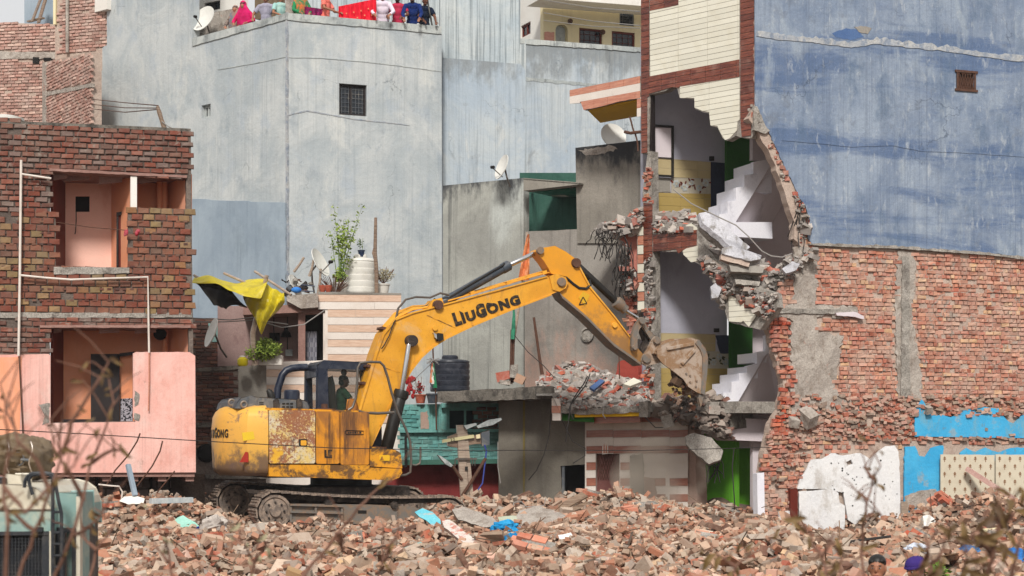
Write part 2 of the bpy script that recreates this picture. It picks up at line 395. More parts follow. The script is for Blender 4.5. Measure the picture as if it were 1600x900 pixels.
MAT['greyblue_dark'] = plaster('slate blue render', '8593a0', '98a5b0', .5, ('66737f', .4, 3), ('76838d', .5, .7, .5), bump=.3, fine=.06)
MAT['greyblue_far'] = plaster('streaked blue grey render', 'a9b5bc', 'c2c7c6', .4, ('6d787e', .8, 8), ('98a8ba', .56, .68, .4), bump=.6, fine=.08, patches=(('8b8f90', 3, 1.2, .6, .7, .5),), fs=.6)
MAT['greyblue_right'] = plaster('pale blue render', 'a2afbb', 'b6bdc0', .7, ('8794a0', .45, 4), ('858a8c', .6, .72, .6), top=(14.0, 1.6, '7b7f80', .75), bump=.5, fine=.06, crack=.35, fs=.35, patches=(('888c8e', 1.6, 1.2, .6, .7, .6), ('c9cac6', 2.6, 1, .58, .68, .5)))
MAT['parapet'] = plaster('weathered parapet', '9aa1a2', 'b9bdba', 1.2, ('6b7072', .7, 7), ('75797a', .5, .64, .75), bump=.6)
MAT['blue'] = plaster('blue washed render', '6b7b93', '7f8c9f', .6, ('5a6880', .4, 6), ('52667f', .5, .68, .6), bump=.9, fine=.1, patches=(('97a3b2', .7, .5, .44, .68, .7), ('a6aeb6', 3.0, 1.8, .52, .72, .55), ('4c6286', .22, 1.3, .48, .62, .75), ('9ba6b1', 1.6, .5, .54, .68, .6), ('727b88', 3, 2.4, .56, .7, .6), ('b4babf', 8, 3, .56, .7, .5)), crack=.3, fs=.2)
MAT['ridge'] = plaster('whitish plaster ridge', 'b4b4b2', '9aa0a8', 3, stain=('7a8698', .46, .62, .8), bump=1)
MAT['conc'] = plaster('stained concrete', '77736c', '8f8a82', .7, ('55524d', .4, 4), ('5d5a55', .52, .7, .6), bump=.5, fine=.1)
MAT['conc_blk'] = plaster('mouldy render', '8b8a84', 'a2a098', .6, ('5d5d5a', .7, 5), ('6b6b68', .52, .68, .6), top=(11.5, 1.3, '3f4144', .9), bump=.5, fine=.1, patches=(('bfc2bc', .5, .2, .52, .66, .5),))
MAT['conc_blk2'] = plaster('mouldy grey wall', '87827a', '9c978d', .7, ('5c5955', .5, 5), ('6f6a63', .55, .7, .5), top=(10.6, 1.3, '37383b', .95), bump=.5, fine=.1)
MAT['conc_pink'] = plaster('grey render over pink wash', '7f7a74', '96918a', .6, ('5a5652', .5, 4), ('6a6560', .52, .68, .5), low=(3.6, 2.4, 'a98a7c', .75), bump=.5, fine=.12)
MAT['conc_edge'] = plaster('weathered slab', '605c56', '7c766e', 2, stain=('3f3c39', .48, .6, .8), bump=1, fine=.25)
MAT['conc_raw'] = plaster('raw broken concrete', '8c8780', 'a8a29a', 3, stain=('6c655f', .5, .62, .7), bump=1.2, fine=.3)
MAT['conc_patch'] = plaster('cement patches', '9b928a', 'b3aba2', 2.2, stain=('857a70', .5, .62, .7), bump=1.3, fine=.22, patches=(('b08070', 2, 2, .6, .66, .7),))
MAT['wall_cement'] = plaster('cement wall', '6d6860', '7f7a70', .8, ('514e49', .4, 3), ('8b8578', .55, .7, .4), bump=.4, fine=.1)
MAT['pink'] = plaster('pink paint', 'dca79c', 'e4b8ae', .7, ('b88478', .45, 3), ('cf8e80', .5, .7, .6), bump=.5, fine=.06, patches=(('d9c4bb', 1.1, .8, .56, .68, .55), ('9c7c72', 3, 2, .62, .7, .5)), fs=.2)
MAT['orange'] = plaster('orange paint', 'e2946c', 'e6a484', .5, ('c0704c', .25, 2), ('e0a48c', .5, .7, .8), bump=.2, fine=.04)
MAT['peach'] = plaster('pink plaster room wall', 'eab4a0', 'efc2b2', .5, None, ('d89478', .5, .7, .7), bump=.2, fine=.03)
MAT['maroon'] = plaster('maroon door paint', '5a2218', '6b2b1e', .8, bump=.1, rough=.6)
MAT['beam'] = plaster('red stone slab', '8a6a62', '9b7b72', 1.5, bump=.5, fine=.15)
MAT['black'] = paint('black steel', '16130f', .5)
MAT['blackwood'] = paint('dark door', '1d1414', .6)
MAT['dark'] = paint('near black and painted shade', '14110f', .95)  # near black; on sheets behind openings its colour stands in for shade
MAT['white_paint'] = plaster('white paint', 'dad6cf', 'e2e0da', .8, stain=('b8b0a6', .55, .7, .5), bump=.25, fine=.05)
MAT['cream'] = plaster('cream paint', 'd9cba2', 'ded3b0', .5, ('b9ac88', .3, 3), stain=('c3b590', .55, .7, .4), bump=.2, fine=.04)
MAT['white_tile'] = paint('cream white tile', 'dcd9ca', .32, dirt='c4bca4', amt=.35, scale=1.5, bump=.03)
MAT['white_tile2'] = paint('ivory tile', 'd4d1c2', .32, dirt='c4bca4', amt=.35, scale=1.5, bump=.03)
def wood_tile(name, a, b):
    m = Mt(name, .25, 0, .5); c = m.mix(m.rng(m.noise(1, 6, .7, m.sv(2.5, 2.5, 28), 1.2), .4, .62), H(a), H(b))
    c = m.mix(m.rng(m.noise(3, 8, .7), .5, .7, 0, .35), c, H('9c7a6c')); return m.end(c)
MAT['brown_tile'] = wood_tile('wood pattern tile', '5c2a1e', '824632'); MAT['brown_tile2'] = wood_tile('dark wood pattern tile', '4c2219', '6f3a2b')
MAT['tan_tile'] = wood_tile('pinkish wood tile', 'b0725c', 'c48a72')
MAT['stripe_white'] = plaster('pale strip', 'd3c9c0', 'dcd4cc', 1, stain=('b5a89c', .55, .7, .5), bump=.1, fine=.05, rough=.5)
MAT['stripe_tan'] = wood_tile('tan stone strip', 'c4a48e', 'd2b7a2')
MAT['dado'] = plaster('beige wall tile', 'a89872', 'b3a480', .8, bump=.05, rough=.4, fine=.03)
MAT['dado_dark'] = plaster('ochre wall tile', '9c864e', 'a6905a', .8, bump=.05, rough=.4, fine=.03)
MAT['slab_dirty'] = plaster('dusty whitewashed slab', 'a6a6ac', 'c2c2c8', 2, stain=('7d7873', .5, .62, .85), bump=.8, fine=.15)
MAT['green_dark'] = plaster('dark green paint', '23501a', '2c5c20', .9, bump=.2)
MAT['greyroom'] = plaster('grey violet room paint', 'a2a2ae', 'b0b0ba', .6, stain=('84848f', .55, .7, .5), bump=.2, fine=.04)
MAT['lilac'] = plaster('lilac grey plaster', 'c9bfc4', 'd1c8cc', .7, stain=('978c90', .55, .7, .5), bump=.2, fine=.04)
MAT['stairwhite'] = plaster('whitewashed stair', 'd6d6df', 'dedee4', .9, stain=('a5a5b0', .55, .7, .6), bump=.3, fine=.05)
MAT['green'] = plaster('bright green paint', '5a9e26', '66ac2e', .9, ('4a8220', .4, 4), stain=('4c8422', .55, .7, .5), bump=.2, fine=.06)
MAT['navy'] = plaster('blue black tile', '2a2f40', '333a4c', 2, stain=('1c202c', .5, .65, .7), bump=.3)
MAT['redwall'] = plaster('red plaster', '963f36', 'a54d42', .9, stain=('7a3630', .52, .66, .6), bump=.3)
MAT['teal_wall'] = plaster('turquoise lime wash', '5c918d', '6fa09a', 1, ('3b7f7e', .4, 4), stain=('6f8078', .54, .66, .7), bump=.8, fine=.12)
MAT['darkred'] = plaster('dark red wash', '6e2a2a', '7d3331', 1, stain=('53201f', .5, .65, .6), bump=.3)
MAT['sky_blue'] = plaster('sky blue paint', '3a9ccc', '4aaad6', 1, stain=('6fa0b4', .52, .64, .7), bump=.7, fine=.07, patches=(('8e9ca0', 2.2, 2.2, .56, .64, .7), ('6a7c84', 6, 4, .6, .66, .6)))
MAT['white_patch'] = plaster('peeling white plaster', 'd5d6d8', 'dcdcdc', 1, stain=('b3aea8', .52, .66, .7), bump=.8, fine=.07, patches=(('9a8f86', 3, 2.2, .6, .68, .6),))
MAT['teal_deep'] = plaster('green shed wall', '32564c', '42675b', 1, ('24443c', .6, 4), bump=.3)
MAT['yellow_ceiling'] = plaster('yellow ceiling paint', 'c99a14', 'd2a520', 1, stain=('b58a18', .55, .7, .5), bump=.2)
MAT['yellow'] = paint('machine yellow', 'dd9a1e', .45, dirt='a07848', amt=.65, scale=2.4, bump=.15, lo=.5, hi=.64)
m = Mt('weathered machine yellow', .45, 0, .4); c = m.mix(m.rng(m.noise(1.1, 8, .65), .35, .65), H('dc9f2c'), H('c88a1e'))
c = m.mix(m.rng(m.noise(1, 9, .7, m.sv(5, 5, 1.2), .5), .52, .68, 0, .55), c, H('8c6434')); c = m.mix(m.rng(m.noise(26, 6, .75), .6, .68, 0, .7), c, H('6a4c30')); c = m.mix(m.rng(m.noise(.8, 9, .7, dist=1), .56, .7, 0, .5), c, H('c4b090'))
m.put(m.b.inputs['Roughness'], m.rng(m.noise(3, 8), .35, .65, .35, .7)); m.bump(m.noise(12, 6, .7), .25, .006); MAT['yellow'] = m.end(c)
MAT['yellow_dirty'] = paint('grimy machine yellow', 'd0901c', .5, dirt='4a3424', amt=.9, scale=2.2, bump=.2, lo=.46, hi=.58)
MAT['slate'] = paint('slate cylinder paint', '39424c', .4, dirt='6d6560', amt=.5, scale=4)
MAT['cabblue'] = paint('blue black cab paint', '1a2233', .35, dirt='4b4f58', amt=.45, scale=3)
MAT['hoodgrey'] = paint('grey hood paint', '4b5158', .6, dirt='8a8276', amt=.7, scale=2)
MAT['chrome'] = paint('chromed rod', 'c8c8c8', .18, 1.0, bump=0)
MAT['steel_worn'] = paint('worn earthy steel', '75706a', .5, .3, dirt='8d735c', amt=.8, scale=4, bump=.4, lo=.42, hi=.6)
MAT['bucket'] = paint('earth worn bucket', '8a6c50', .75, .1, dirt='a8988a', amt=.9, scale=2.2, bump=.8, lo=.42, hi=.58)
MAT['bucket_in'] = paint('dark bucket inside', '5b4534', .85, dirt='3a2c22', amt=.7, scale=2, bump=.6)
MAT['track'] = paint('dusty track steel', '6b6058', .7, .2, dirt='a08d7d', amt=.8, scale=5, bump=.5, lo=.4, hi=.6)
MAT['trackdark'] = paint('greasy track steel', '2e2825', .7, .2, dirt='6a5c50', amt=.7, scale=4, bump=.5)
MAT['rubber'] = paint('black rubber hose', '161616', .6)
MAT['rust'] = paint('rusty steel', '55382a', .8, dirt='3b2820', amt=.7, scale=6, bump=.5)
MAT['pipe_white'] = paint('white plastic pipe', 'd8cfc6', .4, dirt='a8988c', amt=.4)
MAT['grey_pipe'] = paint('grey steel tube', '5c5853', .5, .4, dirt='6b5240', amt=.7, scale=6)
MAT['wire'] = paint('cable', '2a2624', .7); MAT['wire_grey'] = paint('grey cable', '8c8884', .7)
MAT['wood'] = wood_tile('weathered wood', '6a5648', '8a7664'); MAT['wood_grey'] = wood_tile('grey old wood', '8c7c6e', 'a89888')
MAT['dish'] = paint('white dish', 'd9d8d2', .4, dirt='a8a49c', amt=.3, bump=0)
MAT['skin'] = paint('skin', '96654c', .55, bump=.05); MAT['skin_dark'] = paint('darker skin', '6a4230', .55, bump=.05)
MAT['hair'] = paint('black hair', '15110f', .5, bump=.6, scale=30)
MAT['tank_white'] = paint('white tank plastic', 'd6d4cd', .4, dirt='b3aea2', amt=.4, scale=3, bump=0)
MAT['tank_black'] = paint('dark tank plastic', '272c36', .35, dirt='565860', amt=.5, scale=3, bump=0)
MAT['terracotta'] = paint('terracotta', '9c4a34', .8, dirt='c08a74', amt=.4, scale=8)
MAT['white_plastic'] = paint('white pot', 'cfcac2', .5, dirt='9c958c', amt=.4)
MAT['blue_plastic'] = paint('dark blue pot', '1d2c48', .5)
def leafmat(name, a, b):
    m = Mt(name, .6, 0, .25); c = m.mix(isl(m), H(a), H(b)); return m.end(c)
MAT['leaf'] = leafmat('green leaves', '5c7428', '90a046'); MAT['leaf_dark'] = leafmat('dark leaves', '3a5228', '6a7c40')
MAT['leaf_dry'] = leafmat('dry leaves', '4c3826', '76603c'); MAT['leaf_pale'] = leafmat('pale dusty leaves', '8a8468', 'a39a80')
MAT['twig'] = paint('brown twig', '6a4a3c', .8, dirt='8c6c5c', amt=.5, scale=20)
MAT['tarp_yellow'] = paint('yellow tarpaulin', 'c4b21c', .5, dirt='86792c', amt=.7, scale=2, bump=.3)
MAT['tarp_black'] = paint('black tarpaulin', '15181e', .5, bump=.3)
MAT['canvas'] = paint('brown canvas', '6c5c48', .9, dirt='8a7a62', amt=.6, scale=3, bump=.8)
MAT['truck_cream'] = paint('cream lorry paint', 'c6bfae', .4, dirt='a89a80', amt=.5, scale=2.5)
MAT['truck_teal'] = paint('pale teal lorry paint', '7c9a96', .45, dirt='b8b8a4', amt=.6, scale=2.5)
MAT['truck_dark'] = paint('dark lorry steel', '22262c', .5, dirt='5a5550', amt=.5, scale=5)
def glassmat(name, col, alpha, rough=.08):
    m = Mt(name, rough, 0, .5); m.b.inputs['Base Color'].default_value = H(col); m.b.inputs['Alpha'].default_value = alpha; return m.m
MAT['glass_cab'] = glassmat('dusty tinted glass', '2a302c', .2); MAT['glass_dark'] = glassmat('dark pane', '10141a', 1)
MAT['glass_win'] = glassmat('window pane', '1a2028', 1, .15)
def cloth(name, a, b=None, scale=6):
    m = Mt(name, .9, 0, .1); c = m.mix(m.rng(m.noise(scale, 5), .4, .6), H(a), H(b or a)); m.bump(m.noise(14, 5), .5, .02); return m.end(c)
# ---------------- ground ----------------
def ground_h(x, y):
    """street level with the rubble spread piled over it"""
    if y < 17 or y > 60: base = 0
    else:
        up = min(max((y - 17.2) / 3.2, 0), 1); up = up * up * (3 - 2 * up)
        base = 1.08 * up + .0 * y
        base += .34 * max(0, min(1, (y - 25) / 9)) * (1 - math.exp(-((x + 3.2) / 3.4) ** 2 * 1.0) * .75)
        if x > 5.5: base -= .12 * min(1, (x - 5.5) / 2)
        for bx_, by_, a_, rx_, ry_ in ((-1.2, 31.0, .2, 1.25, 1.3), (-3.4, 33.4, -.2, 2.6, 1.5), (4.5, 34, -.14, 2.4, 4), (9.2, 35.6, .5, 1.5, 2.2), (-6.4, 31.6, .34, 1.6, 1.4), (2.1, 36.4, .3, .7, 1.0), (-.8, 36.5, .15, 2, 1.5), (7.0, 37.5, -.6, 2.2, 2.2), (6.7, 33, -.45, 2.3, 3.8)):
            base += a_ * math.exp(-((x - bx_) / rx_) ** 2 - ((y - by_) / ry_) ** 2)
    n = mnoise.noise(Vector((x * .55, y * .4, 3))) * .18 + mnoise.noise(Vector((x * 1.4, y * 1.1, 7))) * .24 + mnoise.noise(Vector((x * 3.2, y * 2.6, 9))) * .09
    e = max(0, min(1, (14 - abs(x)) / 3)); base *= e if y < 42 else e * max(0, 1 - (y - 42) / 3)
    return base + n * min(1, base * 2) - .01
g = MB(); nx, ny = 170, 150
gx = [-16 + 32 * i / nx for i in range(nx + 1)]; gy = [8 + 42 * j / ny for j in range(ny + 1)]
g.add([(x, y, ground_h(x, y)) for y in gy for x in gx], [(j * (nx + 1) + i, j * (nx + 1) + i + 1, (j + 1) * (nx + 1) + i + 1, (j + 1) * (nx + 1) + i) for j in range(ny) for i in range(nx)], True)
g.build('ground', MAT['ground'], kind='structure', base=(0, 30, 0))
gs = MB(); E = 900
for (x0, y0, x1, y1) in ((-E, -E, E, 8), (-E, 8, -16, 50), (16, 8, E, 50), (-E, 50, E, E)): gs.add([(x0, y0, -.012), (x1, y0, -.012), (x1, y1, -.012), (x0, y1, -.012)], [(0, 1, 2, 3)])
gs.build('street_ground', MAT['street'], kind='structure', base=(0, 0, 0))

def rect_px(pl, x0, y0, x1, y1, off=0):
    """upright rectangle whose left side runs y0..y1 at column x0 and whose right side stands at column x1"""
    u0, zt = pl.uz(x0, y0, off); _, zb = pl.uz(x0, y1, off); u1, _ = pl.uz(x1, y0, off)
    return (u0, u1, zb, zt), [pl.px(u0, zt, off), pl.px(u1, zt, off), pl.px(u1, zb, off), pl.px(u0, zb, off)]
def frame_mb(pl, r, w, off, t, mid=()):
    u0, u1, z0, z1 = r; m = MB()
    def bar(a0, a1, b0, b1): m.prism([pl.fr(a0, b0, off), pl.fr(a1, b0, off), pl.fr(a1, b1, off), pl.fr(a0, b1, off)], pl.n * t)
    bar(u0, u1, z1 - w, z1); bar(u0, u1, z0, z0 + w); bar(u0, u0 + w, z0 + w, z1 - w); bar(u1 - w, u1, z0 + w, z1 - w)
    for f in mid: c = u0 + (u1 - u0) * f; bar(c - w / 2, c + w / 2, z0 + w, z1 - w)
    return m
def window(pl, parent, r, mat_f, mat_p, w=.05, off=.1, nx=6, ny=5, mid=(.5,), grille=None, name='window'):
    f = frame_mb(pl, r, w, off, .06, mid).build(name, mat_f, parent); u0, u1, z0, z1 = r
    MB().prism([pl.fr(u0 + w, z0 + w, off + .04), pl.fr(u1 - w, z0 + w, off + .04), pl.fr(u1 - w, z1 - w, off + .04), pl.fr(u0 + w, z1 - w, off + .04)], pl.n * .01).build('pane', mat_p, f)
    if nx:
        g = MB()
        for i in range(1, nx): c = u0 + (u1 - u0) * i / nx; g.beam(pl.fr(c, z0 + w, off + .015), pl.fr(c, z1 - w, off + .015), .012, .012)
        for i in range(1, ny): c = z0 + (z1 - z0) * i / ny; g.beam(pl.fr(u0 + w, c, off + .02), pl.fr(u1 - w, c, off + .02), .012, .012)
        g.build('grille', grille or mat_f, f)
    return f

# ---------------- brick and pink house on the left ----------------
LH = Plane(0, 33.0, 305, 33.9)
lh = thing('brick_house', 'two storey brick house with pink ground floor front and orange balconies', 'house', LH.at(150, 760) * 1)
lh.location.z = 1.2; WL[lh.name] = Vector(lh.location)
upA = [(78, 267), (291, 278), (291, 327), (200, 327), (200, 418), (87, 418), (87, 332), (78, 332)]
dnB = [(78, 512), (295, 511), (295, 550), (212, 550), (212, 658), (78, 660)]
outer = [(-160, 181), (298, 201), (304, 738), (-160, 741)]
slab(LH, outer, .22, .02, [jag(upA, .45, 6), jag(dnB, .45, 6)]).build('wall', MAT['mortar_dark'], lh)
slab(LH, [(-160, 181), (298, 201), (298, 206), (-160, 186)], 5, -.01).build('roof', MAT['conc_edge'], lh)
slab(LH, [(-160, 736), (304, 737), (304, 745), (-160, 745)], 1.6, -.02).build('floor_slab', MAT['beam'], lh)
slab(LH, [(-160, 258), (298, 270), (298, 277), (-160, 266)], 4.6, .22).build('ceiling', MAT['beam'], lh)
slab(LH, [(-160, 420), (298, 420), (298, 428), (-160, 428)], 4.6, .24).build('upper_floor', MAT['beam'], lh)
slab(LH, [(-160, 505), (300, 505), (300, 511), (-160, 511)], 4.6, .24).build('lower_ceiling', MAT['beam'], lh)
# bricks: upper band of plain courses, below it brick on edge
lay_bricks(LH, [(-40, 185), (297, 202), (297, 276), (291, 278), (78, 266), (78, 332), (-40, 332)], lh, MAT['brick_left_top'], L=.215, Hh=.083, joint=.02, limit=300, jit=.009, seed=2, proud=.016, zoff=.0, score=lambda c: abs(c[3][0] - 150) + 0 * c[3][1])
lay_bricks(LH, [(-40, 333), (87, 333), (87, 418), (200, 418), (200, 328), (298, 328), (300, 492), (-40, 492)], lh, MAT['brick_left_low'], L=.2, Hh=.108, joint=.018, limit=300, jit=.008, seed=5, proud=.014, skip=.005, score=lambda c: abs(c[3][0] - 150))
lay_bricks(LH, [(-40, 508), (79, 508), (79, 552), (-40, 552)], lh, MAT['brick_left_top'], L=.215, Hh=.078, joint=.016, limit=60, jit=.008, seed=8)
lay_bricks(LH, [(-40, 497), (300, 499), (300, 510), (-40, 510)], lh, MAT['brick_left_top'], L=.215, Hh=.075, joint=.016, limit=40, jit=.006, seed=9)
slab(LH, jag([(-100, 488), (300, 489), (300, 496), (-100, 497)], .6, 12), .2, -.012).build('concrete_band', MAT['conc_raw'], lh)
slab(LH, jag([(84, 417), (202, 418), (202, 427), (84, 429)], .7, 9), .3, -.03).build('sill', MAT['conc_raw'], lh)
slab(LH, jag([(62, 508), (298, 508), (298, 512), (62, 512)], .5, 8), .5, -.05).build('lintel', MAT['beam'], lh)
slab(LH, jag([(77, 263), (292, 274), (292, 278), (77, 267)], .5, 8), .4, -.03).build('lintel', MAT['beam'], lh)
# frog marks: flat dark tabs painting the shade in hollows of edge-laid bricks
fm = MB(); rr = random.Random(4)
for row in range(9):
    for k in range(26):
        px = 6 + k * 11.8 + rr.uniform(-.8, .8); py = 346 + row * 17.6
        if py > 486 or pip((px, py), [(84, 200), (206, 200), (206, 436), (84, 436)]) or (px < 204 and py < 345) or px > 292 or rr.random() < .25: continue
        fm.prism([LH.at(px - 3.2, py - 1.5, -.019), LH.at(px + 3.2, py - 1.5, -.019), LH.at(px + 3.2, py + 1.5, -.019), LH.at(px - 3.2, py + 1.5, -.019)], LH.n * .004)
fm.build('brick_hollows', MAT['brick_dark'], lh, kind='stuff')
# pink painted parapets of the lower floor
pk = [(-160, 555), (6, 554)] + jag([(6, 554), (76, 553)], .8, 8, closed=False) + [(79, 556), (79, 661), (212, 659), (208, 652)] + [(208, 552), (213, 550)] + jag([(213, 550), (296, 550)], .5, 9, closed=False) + [(305, 556), (306, 738), (-160, 740)]
slab(LH, pk, .2, -.07).build('pink_parapet', MAT['pink'], lh)
slab(LH, [(-160, 560), (34, 558), (30, 700), (-160, 700)], .01, -.08).build('orange_paint_patch', MAT['orange'], lh)
for pl_, nm in (([(60, 632), (78, 630), (77, 660), (66, 664), (70, 650)], 0), ([(210, 610), (218, 616), (216, 632), (210, 636)], 0), ([(210, 645), (219, 648), (217, 658), (210, 656)], 0)):
    slab(LH, jag(pl_, 1.2, 4), .008, -.078).build('bare_patch', MAT['conc_raw'], lh)
# rooms behind the openings
def room(y0, y1, xs, wallm, sidem):
    slab(LH.shifted(1.5), [(40, y0), (300, y0 + (4 if y0 < 400 else 0)), (300, y1), (40, y1)], .1).build('room_wall', wallm, lh)
slab(LH.shifted(1.35), [(90, 262), (182, 268), (182, 424), (90, 424)], .1, 0, [[(118, 306), (140, 306), (140, 331), (118, 331)]]).build('room_wall', MAT['peach'], lh)
slab(LH.shifted(1.75), [(115, 300), (142, 300), (142, 335), (115, 335)], .05).build('recess_shade', MAT['dark'], lh)  # dark sheet paints the shade inside the small window
a_ = LH.at(180, 700, 1.35); b_ = LH.at(199, 700, .28)
def sidewall(pl, pxa, offa, pxb, offb, ytop, ybot, t, name, mat, parent, top_at=None):
    """wall running in depth: from (pxa, offa) to (pxb, offb) on plane pl, top and bottom given in photo rows at the first end"""
    A = pl.at(pxa, ytop, offa); B = pl.at(pxb, 700, offb); zb = pl.at(pxa, ybot, offa).z
    d = Vector((B.x - A.x, B.y - A.y, 0)).normalized(); n = Vector((-d.y, d.x, 0))
    m = MB().prism([Vector((A.x, A.y, zb)), Vector((B.x, B.y, zb)), Vector((B.x, B.y, A.z)), A], n * t)
    return m.build(name, mat, parent)
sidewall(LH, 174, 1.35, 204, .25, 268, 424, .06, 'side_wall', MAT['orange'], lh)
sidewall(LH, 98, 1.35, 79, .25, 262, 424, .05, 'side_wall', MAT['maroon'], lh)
slab(LH, [(204, 275), (214, 275.5), (214, 327), (204, 327)], .18, .0).build('pillar', MAT['white_paint'], lh)
slab(LH.shifted(1.1), [(205, 268), (300, 272), (300, 428), (205, 428)], .1).build('room_wall', MAT['orange'], lh)
sidewall(LH, 263, 1.1, 291, .2, 270, 424, .06, 'side_wall', MAT['orange'], lh)
for x_ in (249, 257): MB().tube([LH.at(x_, 275, .95), LH.at(x_, 400, .95)], .055, 10).build('drain_pipe', MAT['orange'], lh)
# door of the upper balcony
d_ = slab(LH, [(182, 332), (199, 329), (199, 424), (182, 424)], .05, .75, [[(185, 336), (197, 334), (197, 424), (185, 424)]]).build('door_frame', MAT['blackwood'], lh)
slab(LH, [(185, 336), (190, 336), (190, 424), (185, 424)], .03, .8).build('door', MAT['maroon'], lh)
# red stone ceiling slabs
for (x0, x1, y0, y1, o0, yy) in ((80, 105, 269, 281, 0, 0), (100, 140, 270, 283, .2, 0), (155, 191, 274, 287, .1, 0), (214, 245, 276, 286, .1, 0)):
    slab(LH, [(x0, y0), (x1, y0 + 1), (x1, y1 - 3), (x0, y1 + 1)], .09, .26 + o0).build('ceiling_beam', MAT['beam'], lh)
for (x0, x1) in ((79, 96), (155, 187), (211, 244)):
    slab(LH, [(x0, 511), (x1, 511), (x1, 519), (x0, 521)], .09, .28).build('ceiling_beam', MAT['beam'], lh)
# lower balcony
slab(LH.shifted(1.3), [(90, 505), (262, 505), (262, 670), (90, 670)], .1).build('room_wall', MAT['orange'], lh)
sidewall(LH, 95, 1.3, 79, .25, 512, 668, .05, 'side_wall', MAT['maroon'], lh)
sidewall(LH, 258, 1.3, 296, .2, 511, 668, .06, 'side_wall', MAT['orange'], lh)
slab(LH, [(142, 553), (187, 553), (187, 662), (142, 662)], .05, .9).build('door', MAT['blackwood'], lh)
slab(LH, [(187, 552), (210, 549), (210, 554), (187, 557)], .08, .85).build('door_head', MAT['blackwood'], lh)
slab(LH, [(187, 555), (210, 553), (210, 662), (187, 662)], .05, 1.0).build('inner_wall', MAT['orange'], lh)
tp = Mt('black and white pattern tile', .4); vv = tp.vor(16, 'Distance'); MAT['pattile'] = tp.end(tp.mix(tp.rng(tp.noise(9, 1, .4, dist=3), .48, .5), H('1e1c22'), H('a7a2aa')))
slab(LH, [(188, 623), (207, 622), (207, 662), (188, 662)], .02, .97).build('patterned_panel', MAT['pattile'], lh)
MB().tube([LH.at(258, 512, 1.0), LH.at(258, 552, 1.0)], .05, 8).build('drain_pipe', MAT['orange'], lh)
MB().ball(LH.at(250, 522, .9), (.13, .1, .12)).build('wall_lamp', MAT['dark'], lh)
slab(LH, [(96, 655), (143, 655), (143, 662), (96, 662)], .1, .5).build('threshold', MAT['blackwood'], lh)
# underside, beams and the block wall below
lowback = LH.shifted(1.5)
for i, x_ in enumerate((105, 160, 203, 247, 290)):
    slab(LH, [(x_, 744), (x_ + 13, 744), (x_ + 13, 752), (x_, 752)], 1.3, .05).build('floor_beam', MAT['beam'], lh)
slab(lowback, [(-100, 740), (320, 740), (320, 830), (-100, 830)], .15).build('lower_wall', MAT['mortar_dark'], lh)
MAT['block'] = bricks_mat('grey hollow blocks', ['8d8180', '978a88', '837876', '7c706e'], '9a8c86', .3)
lay_bricks(lowback, [(60, 742), (262, 742), (262, 800), (60, 800)], lh, MAT['block'], L=.25, Hh=.14, joint=.03, limit=120, seed=3, pname='block')
for x_ in (120, 149, 234, 262): slab(lowback, [(x_, 742), (x_ + 4, 742), (x_ + 4, 800), (x_, 800)], .1, -.06).build('post', MAT['blackwood'], lh)
slab(LH, [(253, 745), (263, 745), (263, 800), (253, 800)], .2, .6).build('post', MAT['black'], lh)

# pipes on the house front
def pipe(pts, r, mat, label, pl=LH, off=-.12, name='water_pipe', cat='pipe', group=None):
    return MB().tube([pl.at(x, y, off) for x, y in pts], r, 8).build(name, mat, None, label, cat, group)
pipe([(33, 250), (31, 430), (29, 556)], .024, MAT['pipe_white'], 'tall white plastic pipe running down the brick front at far left')
pipe([(30, 557), (34, 640), (36, 680)], .014, MAT['rust'], 'thin reddish pipe stained with rust on the pink wall at far left')
pipe([(34, 272), (80, 279)], .02, MAT['pipe_white'], 'short white pipe arm reaching to the upper balcony opening')
pipe([(31, 430), (70, 434), (110, 437), (231, 433), (232, 500), (233, 551)], .02, MAT['pipe_white'], 'white pipe running across below the balcony sill then down')
pipe([(233, 552), (233, 600), (232, 642)], .012, MAT['tan_tile'], 'thin pinkish pipe end over the pink parapet')
# washing line
t = thing('washing_line', 'thin red washing line with knotted red cloths across the upper balcony', 'washing line', LH.at(140, 420, -.05))
MB().tube([LH.at(86, 347, .05), LH.at(140, 355, .0), (LH.at(200, 360, -.05))], .008, 5).build('line', MAT['rust'], t)
cm = cloth('red cloth', '941c28', 'a8505a')
for (x_, y_) in ((197, 362), (215, 362)):
    m_ = MB(); 
    for k in range(7): m_.ball(LH.at(x_ + R.uniform(-2.5, 2.5), y_ + R.uniform(-4, 5), -.14), (R.uniform(.015, .035),) * 2 + (R.uniform(.03, .06),), 7, 5)
    m_.build('cloth', cm, t)
MB().tube([LH.at(119, 330, 1.2), LH.at(119, 345, 1.2), LH.at(118, 362, 1.2), LH.at(117, 366, 1.2)], .01, 5).build('hanging_cord', MAT['wire'], t)
MB().lathe(LH.at(8, 189, 1.0), [(.35, 0), (.35, .05), (.2, .09), (.02, .1)]).build('water_tank', MAT['tank_white'], None, 'white round water tank top showing above the brick roof edge', 'tank')
# dead branch post with cables on the roof
t = thing('branch_post', 'crooked dead branch post holding cables on the brick house roof', 'post', LH.at(257, 199, .5))
MB().tube([LH.at(257, 201, .5), LH.at(252, 186, .5), LH.at(249, 176, .5), LH.at(246, 166, .5)], [.05, .04, .045, .03], 7).build('branch', MAT['wood'], t)
MB().tube([LH.at(253, 190, .45), LH.at(262, 197, .45), LH.at(268, 200, .45)], .012, 5).build('tie', MAT['wire_grey'], t)
for (y0, y1) in ((155, 165), (163, 169), (170, 171)):
    MB().tube([W(143, y0, 50), W(195, y0 + 7 * .5 + 2, 42), LH.at(247, y1, .5)], .012, 5).build('roof_cable', MAT['rust'], None, {155: 'uppermost thin cable reaching from the grey wall to the branch post', 163: 'middle thin cable reaching from the grey wall to the branch post', 170: 'lowest thin cable reaching from the grey wall to the branch post'}[y0], 'cable')

